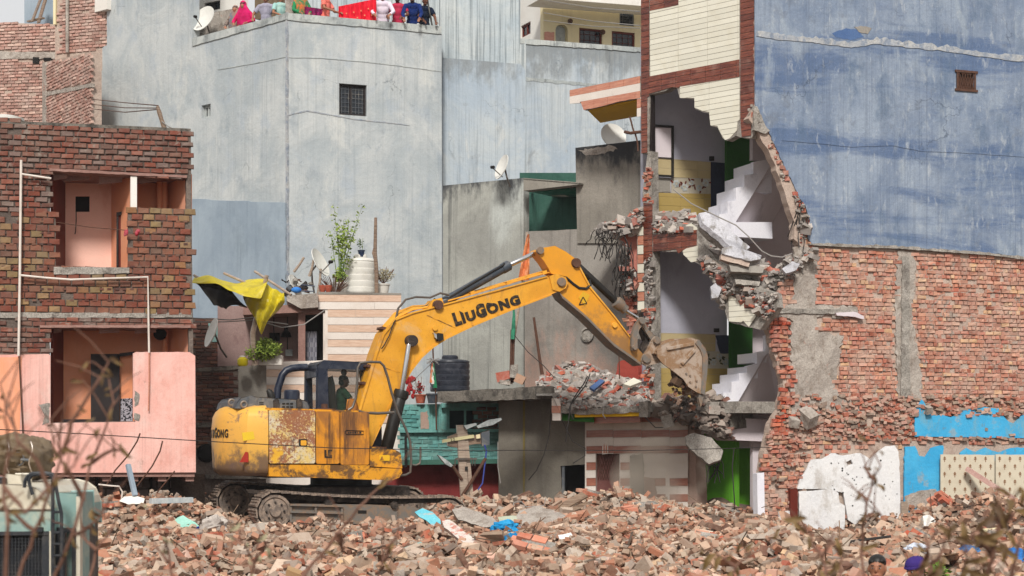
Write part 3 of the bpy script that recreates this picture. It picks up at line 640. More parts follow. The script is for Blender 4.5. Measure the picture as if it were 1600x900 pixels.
# ---------------- pale brick building behind, top left ----------------
FB = Plane(-60, 55, 105, 54.4)
fb = thing('brick_building', 'tall dusty unplastered brick building paled by painted haze at the top left, behind the roof', 'building', (FB.at(60, 700).x, 56, 0))
sA = [(-80, 33), (88, 38), (98, 90), (72, 92), (70, 300), (-80, 300)]
slab(FB, sA, .3, .03).build('wall', MAT['mortar_pale'], fb)
lay_bricks(FB, [(-10, 34), (95, 39), (97, 82), (-10, 79)], fb, MAT['brick_hazed'], L=.21, Hh=.075, joint=.02, limit=80, jit=.01, seed=11)
lay_bricks(FB, [(-10, 93), (70, 95), (70, 200), (-10, 200)], fb, MAT['brick_hazed'], L=.21, Hh=.075, joint=.02, limit=120, jit=.01, seed=12)
slab(FB, jag([(-80, 79), (100, 82), (100, 92), (-80, 92)], .8, 8), .3, -.02).build('concrete_band', MAT['conc_patch'], fb)
slab(FB, [(51, 89), (61, 89.5), (61, 100), (51, 99)], .05, -.03).build('opening', MAT['dark'], fb)  # dark slab on the wall face paints the shade of an opening
slab(FB, [(68, 90), (80, 90), (80, 95), (68, 95)], .05, -.03).build('opening', MAT['dark'], fb)  # second dark slab, opening shade painted the same way
FT = Plane(86, 53.6, 168, 53.0)
slab(FT, [(86, -60), (167, -60), (167, 110), (86, 110)], .3, .03).build('tower_wall', MAT['mortar_pale'], fb)
lay_bricks(FT, [(92, -20), (166, -20), (166, 72), (142, 78), (108, 82), (92, 86)], fb, MAT['brick_hazed'], L=.21, Hh=.075, joint=.02, limit=100, jit=.01, seed=13)
MB().tube([FT.at(105, -40, -.08), FT.at(105, 82, -.08)], .05, 6).build('drain_pipe', MAT['conc_patch'], fb)
slab(FT, [(83, -60), (87, -60), (87, 38), (83, 38)], .3, -.05).build('cream_post', MAT['cream'], fb)
FR = Plane(70, 54.2, 143, 50.8)
slab(FR, [(70, 97), (143, 81), (143, 300), (70, 300)], .3, .03).build('side_wall', MAT['mortar_pale'], fb)
lay_bricks(FR, [(72, 98), (142, 83), (142, 129), (72, 143)], fb, MAT['brick_hazed'], L=.2, Hh=.072, joint=.02, limit=80, jit=.01, seed=14)
lay_bricks(FR, [(72, 150), (142, 136), (142, 200), (72, 200)], fb, MAT['brick_hazed'], L=.2, Hh=.072, joint=.02, limit=80, jit=.01, seed=15)
slab(FR, jag([(72, 144), (143, 130), (143, 136), (72, 150)], .5, 8), .1, -.02).build('concrete_band', MAT['conc_patch'], fb)
slab(FR, [(66, 98), (71, 97), (71, 300), (66, 300)], .3, -.03).build('concrete_post', MAT['conc_patch'], fb)
# grey doorway hut with leaning planks on that roof
slab(FB.shifted(1.4), [(38, -60), (90, -60), (90, 40), (38, 40)], .3).build('hut_wall', MAT['greyblue_dark'], fb)
for (a, b) in (((72, -4), (60, 36)), ((66, -8), (50, 34)), ((44, 34), (68, 28))):
    MB().beam(FB.at(*a, .8), FB.at(*b, .5), .12, .04).build('leaning_plank', MAT['wood'], fb)

# ---------------- big grey blue building ----------------
GL = Plane(143, 53.5, 448, 47.0); GR = Plane(448, 47.0, 691, 48.5)
gb = thing('apartment_building', 'big grey blue rendered building whose roof terrace holds the onlookers', 'building', GL.at(448, 700)); gb.location.z = 0; WL[gb.name] = Vector(gb.location)
rL, hL = rect_px(GL, 315, 165, 329, 186)
rR, hR = rect_px(GR, 530, 130, 573, 179)
slab(GL, [(143, 76), (167, 71), (167, -200), (300, -190), (300, 62), (448, 22), (448, 850), (143, 850)], .25, 0, [hL]).build('left_wall', MAT['greyblue'], gb)
gl2 = Plane(143, 53.5, 448, 47.0)
slab(GL, jag([(300, 311), (448, 317), (448, 600), (300, 600)], .8, 10, rng=[0]), .02, -.02).build('darker_paint', MAT['greyblue_dark'], gb)
slab(GR, [(448, 22), (690, 43), (692, 850), (448, 850)], .25, 0, [hR]).build('right_wall', MAT['greyblue'], gb)
slab(GL, jag([(300, 60), (448, 20), (448, 30), (300, 72)], .5, 7, rng=[2]), .3, -.03).build('parapet_cap', MAT['parapet'], gb)
slab(GR, jag([(448, 20), (690, 41), (690, 53), (448, 31)], .6, 8, rng=[2]), .3, -.03).build('parapet_cap', MAT['parapet'], gb)
slab(GR, jag([(448, 89), (500, 90), (560, 95), (600, 99), (690, 111), (690, 112.2), (600, 100.3), (560, 96.2), (500, 91.2), (448, 90.2)], .35, 6), .02, -.012).build('render_ridge', MAT['parapet'], gb)
slab(GR, jag([(448, 179), (480, 172), (560, 186), (620, 192), (640, 196), (620, 194), (560, 187.6), (480, 174), (448, 181)], .5, 5), .02, -.012).build('render_ridge', MAT['ridge'], gb)
slab(GL, jag([(340, 108), (400, 98), (447, 88), (447, 89.2), (400, 99.2), (340, 109.2)], .35, 7), .02, -.012).build('render_ridge', MAT['parapet'], gb)
slab(GL, jag([(446, 20), (448, 19), (449.5, 700), (446, 700)], .4, 12), .06, -.02).build('corner_edge', MAT['ridge'], gb)
window(GL, gb, rL, MAT['parapet'], MAT['glass_win'], .07, .1, 0, 0, (.45,))
window(GR, gb, rR, MAT['blackwood'], MAT['glass_win'], .06, .1, 8, 7, (.45,), MAT['hoodgrey'])
# roof deck (0.9 m below the parapet top)
zr = GR.at(560, 32).z - .82; c0 = GL.at(300, 100); c1 = GL.at(448, 100); c2 = GR.at(691, 100)
MB().prism([Vector((p.x, p.y, zr)) for p in (c0 + Vector((.1, .2, 0)), c1 + Vector((0, .2, 0)), c2 + Vector((-.1, .2, 0)), c2 + Vector((-.5, 6, 0)), c0 + Vector((-.5, 6, 0)))], (0, 0, -.2)).build('roof_deck', MAT['conc'], gb)
RB = Plane(470, 51.5, 695, 51.8)
slab(RB, [(478, -200), (700, -200), (700, 60), (478, 60)], .2).build('stair_tower_wall', MAT['greyblue_far'], gb)
RW_ = Plane(296, 53.4, 346, 52.6)
rr_, hr_ = rect_px(RW_, 319, 5, 344, 19)
slab(RW_, [(296, -200), (380, -200), (380, 60), (296, 60)], .2, 0, [hr_]).build('white_room_wall', MAT['white_paint'], gb)
window(RW_, gb, rr_, MAT['blackwood'], MAT['glass_win'], .05, .08, 0, 0)
slab(GL.shifted(.8), [(307, 24), (362, 14), (362, 50), (307, 60)], .5).build('concrete_tank', MAT['conc_patch'], gb)
slab(GL, [(148, -60), (167, -60), (167, 14), (160, 16), (148, 19)], .5, -.15).build('white_ledge', MAT['white_paint'], gb)

GT = Plane(690, 49.2, 820, 49.6); GU = Plane(815, 49.6, 1010, 50.8)
gt = thing('grey_building', 'tall rain streaked grey blue building between the terrace building and the ruin', 'building', GT.at(750, 700)); gt.location.z = 0; WL[gt.name] = Vector(gt.location)
slab(GT, [(688, -200), (813, -200), (813, 62), (822, 63), (822, 850), (688, 850)], .25).build('tall_wall', MAT['greyblue_far'], gt)
slab(GT, [(691, 90), (813, 100), (821, 110), (821, 850), (691, 850)], .02, -.012).build('lower_render', MAT['greyblue_right'], gt)
slab(GU, [(813, 62), (1040, 79), (1040, 850), (818, 850)], .25).build('low_wall', MAT['greyblue_right'], gt)
slab(GU, jag([(813, 60), (1040, 77), (1040, 84), (813, 68)], .8, 6, rng=[2]), .3, -.03).build('coping', MAT['parapet'], gt)
slab(GU, jag([(820, 120), (900, 128), (1000, 138), (1000, 142), (900, 133), (820, 126)], 1, 6), .02, -.01).build('render_ridge', MAT['parapet'], gt)

# ---------------- cream house behind ----------------
CB = Plane(850, 60, 1010, 61.5); CL = Plane(800, 62.5, 850, 60)
cb = thing('cream_house', 'cream painted house with arched niche and dark windows behind the grey wall', 'house', CB.at(900, 700)); cb.location.z = 0; WL[cb.name] = Vector(cb.location)
wins = [rect_px(CB, 905, 43, 941, 70), rect_px(CB, 956, 48, 992, 74), rect_px(CB, 968, 15, 991, 39)]
arch = [(868, 66), (868, 46)] + [(877.5 - 9.5 * math.cos(t), 46 - 8 * math.sin(t)) for t in (.5, 1, 1.57, 2.1, 2.6)] + [(887, 46), (887, 67)]
slab(CB, [(849, -60), (1040, -60), (1040, 300), (849, 300)], .25, 0, [w_[1] for w_ in wins] + [arch]).build('wall', MAT['cream'], cb)
for i, (r_, h_) in enumerate(wins): window(CB, cb, r_, MAT['maroon'] if i < 2 else MAT['hoodgrey'], MAT['glass_win'], .06, .05, 4, 3, ())
slab(CB, [(866, 36), (889, 36), (889, 68), (866, 68)], .05, .2).build('niche', MAT['parapet'], cb)
slab(CB, jag([(851, 50), (866, 50), (866, 64), (851, 64)], .8, 5), .03, -.02).build('marble_patch', MAT['tan_tile'], cb)
rl_, hl_ = rect_px(CL, 814, 41, 829, 60)
slab(CL, [(800, -60), (850, -60), (850, 300), (800, 300)], .25, 0, [hl_]).build('side_wall', MAT['white_paint'], cb)
window(CL, cb, rl_, MAT['maroon'], MAT['glass_win'], .06, .05, 0, 0)
slab(CB, [(846, -14), (1040, -2), (1040, 12), (846, -3)], 1.2, -1.4).build('eaves', MAT['white_paint'], cb)
for x_, y_ in ((891, 33), (942, 50)): MB().ball(CB.at(x_, y_, -.15), .09).build('lamp', MAT['rust'], cb)
for i, (a, b, c, d) in enumerate(((850, 20, 1000, 40), (850, 0, 1000, 18), (850, 32, 1000, 44))):
    MB().tube([W(a, b, 58), W((a + c) / 2, (b + d) / 2 + 3, 52), W(c, d, 45)], .012, 5).build('sagging_cable', MAT['wire_grey'], None, ['pale cable sagging across the cream house, middle one', 'highest pale cable sagging across the cream house eaves', 'lowest pale cable sagging across the cream house'][i], 'cable')
# ---------------- shared small builders ----------------
def foliage(mb, c, r, n, size, rnd, squash=1, hang=0):
    for _ in range(n):
        d = Vector((rnd.gauss(0, 1), rnd.gauss(0, 1), rnd.gauss(0, 1))).normalized() * (rnd.random() ** .45)
        p = Vector(c) + Vector((d.x * r, d.y * r, d.z * r * squash)); s = size * rnd.uniform(.6, 1.4)
        a = Vector((rnd.gauss(0, 1), rnd.gauss(0, 1), rnd.gauss(0, .6) - hang)).normalized(); b = a.cross(Vector((rnd.gauss(0, 1), rnd.gauss(0, 1), rnd.gauss(0, 1)))).normalized()
        mb.add([p, p + a * s * .5 + b * s * .24, p + a * s, p + a * s * .5 - b * s * .24], [(0, 1, 2, 3)])
def pot(t, c, r, h, mat, name='pot', lip=True):
    return MB().lathe(c, [(r * .72, 0), (r * .98, h * .86), (r * 1.1, h * .87), (r * 1.1, h), (r * .9, h), (r * .85, h * .7), (.01, h * .7)], 18).build(name, mat, t)
def dish(px, py, Y, r, normal, label, arm=True, mount=None, tilt=1.0, mat='dish', group=None):
    c = W(px, py, Y); nrm = Vector(normal).normalized(); q = Vector((0, 0, 1)).rotation_difference(nrm)
    t = thing('satellite_dish', label, 'satellite dish', c - Vector((0, 0, r)), group); m = MB(); rings = []; n = 28
    for k in (1, .97, .8, .55, .3, .02): rings.append([c + q @ Vector((r * k * math.cos(a), r * k * tilt * math.sin(a), r * .22 * k * k)) for a in [2 * math.pi * i / n for i in range(n)]])
    for k in (.02, .3, .55, .8, .97, 1): rings.append([c + q @ Vector((r * k * math.cos(a), r * k * tilt * math.sin(a), r * .22 * k * k - .02)) for a in [2 * math.pi * i / n for i in range(n)]])
    rings.append(rings[0]); m.loft(rings, cap=False).build('reflector', MAT[mat], t)
    if arm:
        f = c + nrm * r * 1.05 + Vector((0, 0, -r * .35)); MB().tube([c - Vector((0, 0, r * .75)) + nrm * .03, f], .014, 6).build('feed_arm', MAT['grey_pipe'], t)
        MB().lathe(f, [(.035, -.03), (.045, .05), (.03, .07)], 10, (c - f).normalized()).build('feed_horn', MAT['dark'], t)
    if mount: MB().tube([c - nrm * .03] + [W(*p) for p in mount], .022, 8).build('mount', MAT['grey_pipe'], t)
    return t
def water_tank(px, py, Y, r, h, mat, label, ribs=7, group=None):
    b = W(px, py, Y); t = thing('water_tank', label, 'water tank', b, group); pr = [(r * .96, 0), (r, .03)]; body = h * .84
    for i in range(ribs):
        z0 = body * (i + .0) / ribs + .03; z1 = body * (i + 1) / ribs; pr += [(r, z0 + .015), (r, z1 - .02), (r * .972, z1 - .012), (r * .972, z1 + .004)]
    pr += [(r, body + .02), (r * .985, body + .05), (r * .9, h * .93), (r * .6, h * .955), (r * .42, h * .96), (r * .01, h * .965)]
    MB().lathe(b, pr, 32).build('tank_body', MAT[mat], t)
    MB().lathe(b + Vector((0, 0, h * .95)), [(r * .4, 0), (r * .42, .01), (r * .42, .07), (r * .36, .1), (.01, .11)], 24).build('lid', MAT[mat], t)
    return t
def cable(pts, r, mat, label, name='power_cable', cat='cable', group=None, sag=0):
    P = [W(*p) for p in pts]
    if sag and len(P) == 2: P = [P[0].lerp(P[1], k / 12) - Vector((0, 0, sag * 4 * (k / 12) * (1 - k / 12))) for k in range(13)]
    return MB().tube(P, r, 5).build(name, MAT[mat], None, label, cat, group)

# ---------------- terrace house with striped front ----------------
TH = Plane(300, 41.0, 640, 41.6)
th = thing('terrace_house', 'low house with tan and white striped front and cluttered roof terrace behind the excavator', 'house', TH.at(500, 700)); th.location.z = 0; WL[th.name] = Vector(th.location)
slab(TH, [(496, 459), (626, 460), (627, 830), (415, 830), (415, 566), (508, 563), (508, 470), (496, 470)], .25, 0).build('wall', MAT['stripe_white'], th)
edges = [459, 471.5, 483.5, 495.5, 507.5, 519, 530.5, 542, 553.5, 565, 577, 589, 601, 613, 625, 637, 649, 661]
for i in range(len(edges) - 1):
    y0, y1 = edges[i] + .35, edges[i + 1] - .35; x0 = 497 if i < 2 else 512 if y1 < 566 else 416
    cuts = [x0] + ([x0 + (627 - x0) * (.38 + .3 * (i % 2))] if i % 3 else [x0 + (627 - x0) * .62]) + [627]
    for a, b in zip(cuts, cuts[1:]): slab(TH, [(a + .2, y0), (b - .2, y0 + .3), (b - .2, y1 + .3), (a + .2, y1)], .02, -.022 - .004 * (i % 2)).build('strip', MAT['stripe_tan' if i % 2 == 0 else 'stripe_white'], th)
slab(TH, [(448, 462), (497, 458), (497, 480), (470, 482), (448, 470)], 3, -.25).build('terrace_slab', MAT['conc_patch'], th)
slab(TH, [(497, 456), (627, 458), (627, 461), (497, 460)], 3.5, -.03).build('terrace_floor', MAT['conc'], th)
slab(TH.shifted(1.2), [(340, 478), (512, 478), (512, 572), (340, 572)], .2).build('room_wall', MAT['pinkroom'] if 'pinkroom' in MAT else plaster('dusky pink wall', '8c7470', '9c8680', .9, ('7c5c58', .4, 4), stain=('6e5350', .55, .7, .6), bump=.3), th)
slab(TH, [(466, 480), (508, 477), (508, 490), (477, 491), (477, 564), (466, 566)], .3, .1).build('door_frame', MAT['beam'], th)
slab(TH, [(505, 489), (512, 489), (512, 564), (505, 564)], .3, .08).build('door_jamb', MAT['stripe_white'], th)
slab(TH, [(476, 491), (506, 491), (506, 566), (476, 566)], .05, .9).build('doorway_shade', MAT['dark'], th)  # near black sheet paints the shade beyond the door
ct = Mt('checked curtain', .9); vv = ct.N('ShaderNodeTexChecker'); vv.inputs['Scale'].default_value = 9; ct.put(vv.inputs['Vector'], ct.pos); vv.inputs[1].default_value = H('9a9aa2'); vv.inputs[2].default_value = H('7c7c86')
m = MB(); ring = [[TH.at(478 + 17 * k / 14, 518, .45 + .03 * math.sin(k * 1.6)) for k in range(15)], [TH.at(478 + 17 * k / 14, 564, .45 + .05 * math.sin(k * 1.6 + .4)) for k in range(15)]]
m.loft(ring, cap=False, closed=False); m.loft([[p + Vector((0, .01, 0)) for p in r_] for r_ in ring], cap=False, closed=False).build('curtain', ct.end(vv.outputs[0]), th)
slab(TH, [(421, 520), (437, 520), (437, 533), (421, 533)], .05, 1.12).build('opening_shade', MAT['dark'], th)  # dark slab on the room wall paints the shade of a hole
slab(TH, [(446, 546), (457, 546), (457, 556), (446, 556)], .08, 1.08).build('switch_box', MAT['parapet'], th)
MB().lathe(TH.at(447, 520, 1.05), [(.13, -.1), (.1, 0), (.04, .06), (.04, .16)], 12).build('lamp', MAT['dark'], th)
for x_ in (428, 449): MB().tube([TH.at(x_, 492, 1.1), TH.at(x_, 546, 1.1)], .012, 5).build('conduit', MAT['dark'], th)
slab(TH, [(380, 478), (472, 476), (472, 488), (380, 492)], 1.4, -.1).build('awning_slab', MAT['beam'], th)

# dark brick wall at the far left of it
DB = Plane(296, 40.2, 420, 40.6)
db = thing('brick_wall', 'low sooty brick wall with plastered grey end behind the excavator tail', 'wall', DB.at(360, 700)); db.location.z = 0; WL[db.name] = Vector(db.location)
slab(DB, [(290, 580), (350, 576), (415, 570), (416, 830), (290, 830)], .22, .02).build('wall', MAT['mortar_dark'], db)
slab(DB, jag([(372, 573), (416, 569), (417, 640), (372, 640)], .6, 8, rng=[0, 3]), .06, -.02).build('plastered_end', MAT['conc'], db)
slab(DB, [(288, 576), (372, 571), (372, 577), (288, 582)], .3, -.03).build('coping', MAT['conc_edge'], db)
lay_bricks(DB, [(300, 583), (371, 579), (371, 640), (415, 641), (415, 700), (300, 700)], db, MAT['brick_dark'], L=.22, Hh=.075, joint=.016, limit=140, jit=.008, seed=21, holes=[[(311 + 12 * math.cos(t) + 11, 708 + 14 * math.sin(t)) for t in [k * .7 for k in range(9)]]])
slab(DB, [(296, 661), (345, 660), (345, 667), (296, 668)], .3, -.05).build('ledge', MAT['conc_edge'], db)
MB().lathe(DB.at(322, 708, -.03), [(.19, 0), (.21, -.02), (.15, -.02), (.15, .1), (.01, .1)], 20, DB.n * -1).build('round_hole_ring', MAT['dark'], db)
slab(DB, [(296, 742), (420, 742), (420, 748), (296, 748)], .35, -.1).build('ledge', MAT['conc_edge'], db)
DU = Plane(296, 42.4, 420, 42.4)
du = thing('ruined_brick_room', 'sooty upper brick room with dark doorway and turquoise paint remains', 'building', DU.at(350, 700)); du.location.z = 0; WL[du.name] = Vector(du.location)
slab(DU, jag([(296, 498), (372, 497), (420, 498), (420, 720), (296, 720)], .8, 6, rng=[0, 1]), .25, .02, [[(354, 516), (392, 516), (392, 574), (354, 574)]]).build('wall', MAT['mortar_dark'], du)
lay_bricks(DU, [(298, 499), (354, 499), (354, 576), (298, 576)], du, MAT['brick_dark'], L=.22, Hh=.075, joint=.016, limit=140, jit=.01, seed=22)
slab(DU, jag([(325, 505), (352, 499), (353, 532), (330, 534)], 1.2, 5), .02, -.03).build('turquoise_plaster', plaster('faded turquoise plaster', '7fa6a2', '93b4b0', 1.5, bump=.4), du)
slab(DU, jag([(354, 498), (394, 498), (394, 515), (354, 516)], .8, 6), .02, -.03).build('turquoise_plaster', plaster('turquoise plaster bits', '6c9c98', 'a08a84', 2.5, bump=.6), du)
slab(DU, [(345, 510), (400, 510), (400, 600), (345, 600)], .1, 1.6).build('room_shade', MAT['dark'], du)  # near black back sheet paints the unlit room

# ---------------- things on and around the terrace ----------------
water_tank(563, 459, 42.6, .375, .88, 'tank_white', 'white ribbed water tank standing on the striped house terrace', 5)
t = thing('potted_plant', 'dark blue pot of small seedlings on top of the white water tank', 'potted plant', W(564.5, 402, 42.5)); pot(t, W(564.5, 401.5, 42.5), .08, .16, MAT['blue_plastic'])
m = MB()
for dx in (-.03, .03): m.tube([W(564.5, 392, 42.5) + Vector((dx, 0, 0)), W(564.5, 372, 42.5) + Vector((dx * 1.3, 0, 0))], .005, 5)
m.build('stem', MAT['leaf_dark'], t); m = MB(); foliage(m, W(563, 380, 42.5), .06, 50, .05, R, 2); m.build('foliage', MAT['leaf_dark'], t)
t = thing('potted_plant', 'white pot with dusty greyish shrub right of the white water tank', 'potted plant', W(599, 459, 42.4)); pot(t, W(599, 459.5, 42.4), .15, .24, MAT['white_plastic'])
m = MB(); rp = random.Random(31)
for k in range(22): a = rp.uniform(-1.2, 1.2); m.tube([W(599, 445, 42.4), W(599 + a * 7, 434, 42.4 + rp.uniform(-.1, .1)), W(599 + a * 14, 424 - rp.uniform(0, 8), 42.4 + rp.uniform(-.2, .2))], .005, 4)
m.build('stem', MAT['twig'], t); m = MB(); foliage(m, W(600, 430, 42.4), .26, 420, .05, rp, .6); m.build('foliage', MAT['leaf_pale'], t)
t = thing('wooden_pole', 'rough dark wooden pole standing beside the white water tank', 'pole', W(588, 478, 42.0)); MB().tube([W(588.5, 478, 42), W(588, 420, 42), W(586, 395, 42), W(587, 340, 42)], [.05, .05, .045, .035], 8).build('pole', MAT['wood'], t)
MB().tube([W(587, 410, 42), W(583, 395, 42), W(584, 388, 42)], [.03, .03, .015], 6).build('side_branch', MAT['wood'], t)
t = thing('climbing_plant', 'tall thin light green climber with sparse leaves left of the white tank', 'plant', W(535, 456, 42.0)); m = MB(); lf = MB(); rp = random.Random(33)
pot(t, W(534, 459, 42), .15, .26, MAT['white_plastic'])
for (tx, ty) in ((522, 325), (536, 360), (527, 350), (545, 342), (566, 322), (560, 347), (516, 362), (537, 345), (531, 390), (543, 380), (548, 400)):
    p0 = W(531 + rp.uniform(-5, 4), 448, 42); p2 = W(tx, ty, 42 + rp.uniform(-.2, .2)); p1 = p0.lerp(p2, .55) + Vector((rp.uniform(-.06, .06), 0, .08))
    pts = [p0 * (1 - k) ** 2 + p1 * 2 * k * (1 - k) + p2 * k * k for k in [i / 9 for i in range(10)]]; m.tube(pts, [.012 - .001 * i for i in range(10)], 5)
    for p in pts[4:]: foliage(lf, p, .09, 7, .08, rp)
foliage(lf, W(531, 432, 42), .14, 220, .09, rp, 1.6, .3); foliage(lf, W(536, 372, 42), .24, 170, .08, rp, 1.2)
m.build('stem', MAT['leaf_dark'], t); lf.build('foliage', MAT['leaf'], t)
t = thing('dry_plants', 'clump of dead reddish plants in clay pots at the terrace edge', 'potted plant', W(520, 457, 41.6)); m = MB()
for k in range(70): a = rp.uniform(-1, 1); b = rp.uniform(.3, 1); m.tube([W(523 + a * 8, 456, 41.7), W(523 + a * 14, 456 - b * 14, 41.7), W(523 + a * 22, 456 - b * 26, 41.7 + rp.uniform(-.1, .1))], .006, 4)
m.build('stem', MAT['rust'], t)
for i, x_ in enumerate((504, 513)): MB().lathe(W(x_, 457, 41.5), [(.05, 0), (.08, .08), (.09, .16), (.05, .17), (.01, .15)], 12).build('clay_pot', MAT['terracotta'], t)
dish(497, 412, 42.0, .36, (.86, -.3, .42), 'white satellite dish seen edge on above the terrace clutter', True, [(487, 424, 42), (488, 440, 42), (491, 458, 42)], .95)
dish(459, 443, 41.8, .22, (.8, -.35, .45), 'small tilted white dish lying in the terrace clutter', False)
# scaffold of poles and clutter on the terrace
for i, (a, b, lab) in enumerate((((459, 425), (475, 402), 'crooked grey stick leaning over the terrace clutter, left of the dish'), ((483, 432), (490, 406), 'upright thin stick in the terrace clutter just left of the dish'), ((497, 458), (501, 420), 'short steel stand leg right below the satellite dish'))):
    MB().tube([W(a[0], a[1], 41.8), W((a[0] + b[0]) / 2 + 1, (a[1] + b[1]) / 2, 41.8), W(b[0], b[1], 41.8)], [.035, .03, .03], 7).build('stick', MAT['wood_grey'], None, lab, 'stick')
t = thing('scrap_pile', 'tangle of junk, tins and wires on the terrace beside the dish', 'scrap', W(475, 460, 41.6)); rp = random.Random(35)
for k in range(16):
    px, py = rp.uniform(443, 500), rp.uniform(436, 458); s = rp.uniform(.05, .17); m = MB()
    if k % 3 == 0: m.lathe(W(px, py, 41.7), [(s * .5, 0), (s * .55, s * .7), (s * .5, s * .72), (.01, s * .7)], 10, (rp.uniform(-1, 1), rp.uniform(-1, 1), 1))
    elif k % 3 == 1: rock(m, W(px, py, 41.7), (s * 2, s, s * .5), rp)
    else: m.tube([W(px + rp.uniform(-6, 6), py + rp.uniform(-4, 4), 41.7 + rp.uniform(-.2, .2)) for _ in range(5)], .012, 5)
    m.build('junk_piece', MAT[rp.choice(['hoodgrey', 'wood_grey', 'wire', 'rust', 'conc_raw', 'wire'])], t)
MB().tube([W(468, 452, 41.3), W(471, 445, 41.3), W(492, 447, 41.3), W(490, 455, 41.3), W(470, 455, 41.3)], .014, 5).build('folding_frame', MAT['blue_plastic'], t)
MB().ball(W(463, 453, 41.3), (.12, .08, .07)).build('blue_bundle', cloth('blue cloth', '2f66b0', '3f7cc4'), t)

# yellow tarpaulin on poles
t = thing('tarpaulin_canopy', 'torn yellow and black tarpaulin thrown over bamboo poles', 'tarpaulin', W(400, 480, 39.8)); rp = random.Random(41)
def sheet(ctrl, mat, name, fold=.05, nu=26, nv=18, seed=0):
    """cloth through four rows of control points (px,py,Y) with folds; two skins 1 cm apart"""
    rows = [[W(*p) for p in r_] for r_ in ctrl]; R_ = []
    def ev(pts, k):
        n_ = len(pts) - 1; x = k * n_; i = min(int(x), n_ - 1); f = x - i; p0 = pts[max(i - 1, 0)]; p1 = pts[i]; p2 = pts[i + 1]; p3 = pts[min(i + 2, n_)]
        return .5 * ((2 * p1) + (p2 - p0) * f + (2 * p0 - 5 * p1 + 4 * p2 - p3) * f * f + (3 * p1 - p0 - 3 * p2 + p3) * f ** 3)
    for j in range(nv + 1):
        row = []
        for i in range(nu + 1):
            col = [ev(r_, i / nu) for r_ in rows]; p = ev(col, j / nv)
            p = p + Vector((0, -1, .4)) * fold * (mnoise.noise(p * 2.6 + Vector((seed, 0, 0))) * 1.4 + math.sin(i * .9 + j * .5 + mnoise.noise(p * 1.5) * 4) * .45); row.append(p)
        R_.append(row)
    m = MB().loft(R_, cap=False, closed=False); m.loft([[p + Vector((0, .012, .004)) for p in r_] for r_ in reversed(R_)], cap=False, closed=False)
    return m.build(name, mat, t)
sheet([[(303, 434, 40.6), (325, 431, 40.3), (345, 437, 40.2), (372, 441, 40.0), (396, 436, 39.8), (419, 437, 39.7)],
       [(302, 437, 39.9), (328, 434, 39.6), (347, 443, 39.5), (372, 448, 39.4), (397, 444, 39.3), (418, 440, 39.3)],
       [(301, 441, 39.6), (335, 440, 39.3), (352, 448, 39.2), (376, 456, 39.1), (396, 458, 39.1), (415, 447, 39.1)],
       [(301, 443, 39.5), (338, 444, 39.2), (358, 453, 39.1), (380, 463, 39.0), (402, 466, 39.0), (410, 462, 39.0)]], MAT['tarp_yellow'], 'yellow_sheet', .05)
sheet([[(380, 445, 39.7), (400, 445, 39.5), (420, 448, 39.5), (444, 459, 39.6)],
       [(379, 462, 39.5), (398, 468, 39.3), (420, 470, 39.3), (444, 467, 39.4)],
       [(390, 485, 39.5), (402, 484, 39.3), (420, 488, 39.3), (440, 475, 39.5)],
       [(399, 498, 39.5), (404, 512, 39.4), (409, 519, 39.4), (422, 492, 39.5)]], MAT['tarp_yellow'], 'hanging_yellow_sheet', .1, seed=5)
sheet([[(302, 442, 39.7), (330, 441, 39.6), (352, 448, 39.5), (366, 460, 39.5)],
       [(312, 448, 39.6), (334, 452, 39.4), (356, 460, 39.4), (376, 472, 39.5)],
       [(324, 463, 39.7), (340, 468, 39.5), (358, 472, 39.5), (386, 480, 39.6)],
       [(333, 476, 39.8), (346, 481, 39.7), (355, 483, 39.7), (362, 470, 39.9)]], MAT['tarp_black'], 'black_sheet', .05, seed=9)
for (a, b) in (((350, 427), (398, 448)), ((398, 424), (455, 461)), ((303, 430), (378, 478))):
    MB().tube([W(a[0], a[1], 40.2), W(b[0], b[1], 39.6)], .03, 8).build('bamboo_pole', MAT['wood_grey'], t)
MB().tube([W(398, 570, 40), W(395, 520, 39.8), W(405, 478, 39.5), W(417, 430, 39.4)], [.065, .06, .05, .045], 8).build('support_pole', MAT['wood_grey'], t)
dish(334, 521, 39.7, .34, (-.85, -.42, .3), 'white satellite dish on the sooty brick wall at left', False, [(345, 545, 40.2), (354, 558, 40.5)], .95)
txt_jobs = []
t = thing('wire_loop', 'cables sagging across the pink room front under the tarpaulin', 'cable', W(430, 530, 40.4))
for pts in ([(300, 497, 40.5), (360, 500, 40.3), (395, 496, 40.2)], [(410, 503, 40.2), (440, 512, 40.3), (475, 507, 40.5), (507, 485, 40.7)], [(300, 503, 40.3), (350, 503, 40.2), (400, 500, 40.2), (450, 507, 40.2)]):
    P_ = [W(*p) for p in pts]; MB().tube(P_, .013, 5).build('cable', MAT['wire_grey'], t)
t = thing('planter', 'white planter with bushy light green shrub on the brick wall', 'potted plant', W(410, 570, 40.2))
slab(Plane(400, 40.1, 440, 40.1), [(404, 554), (440, 555), (440, 570), (404, 570)], .3, 0).build('box', MAT['white_plastic'], t)
m = MB(); rp = random.Random(43)
for (cx, cy, r_, n_) in ((412, 547, .3, 900), (398, 552, .22, 420), (425, 545, .22, 420), (415, 538, .2, 300)): foliage(m, W(cx, cy, 40), r_, n_, .07, rp, .75)
m.build('foliage', MAT['leaf'], t)
m = MB()
for k in range(12): m.tube([W(412, 556, 40.1), W(395 + k * 3.2, 540 + rp.uniform(0, 8), 40.1)], .008, 4)
m.build('stem', MAT['twig'], t)
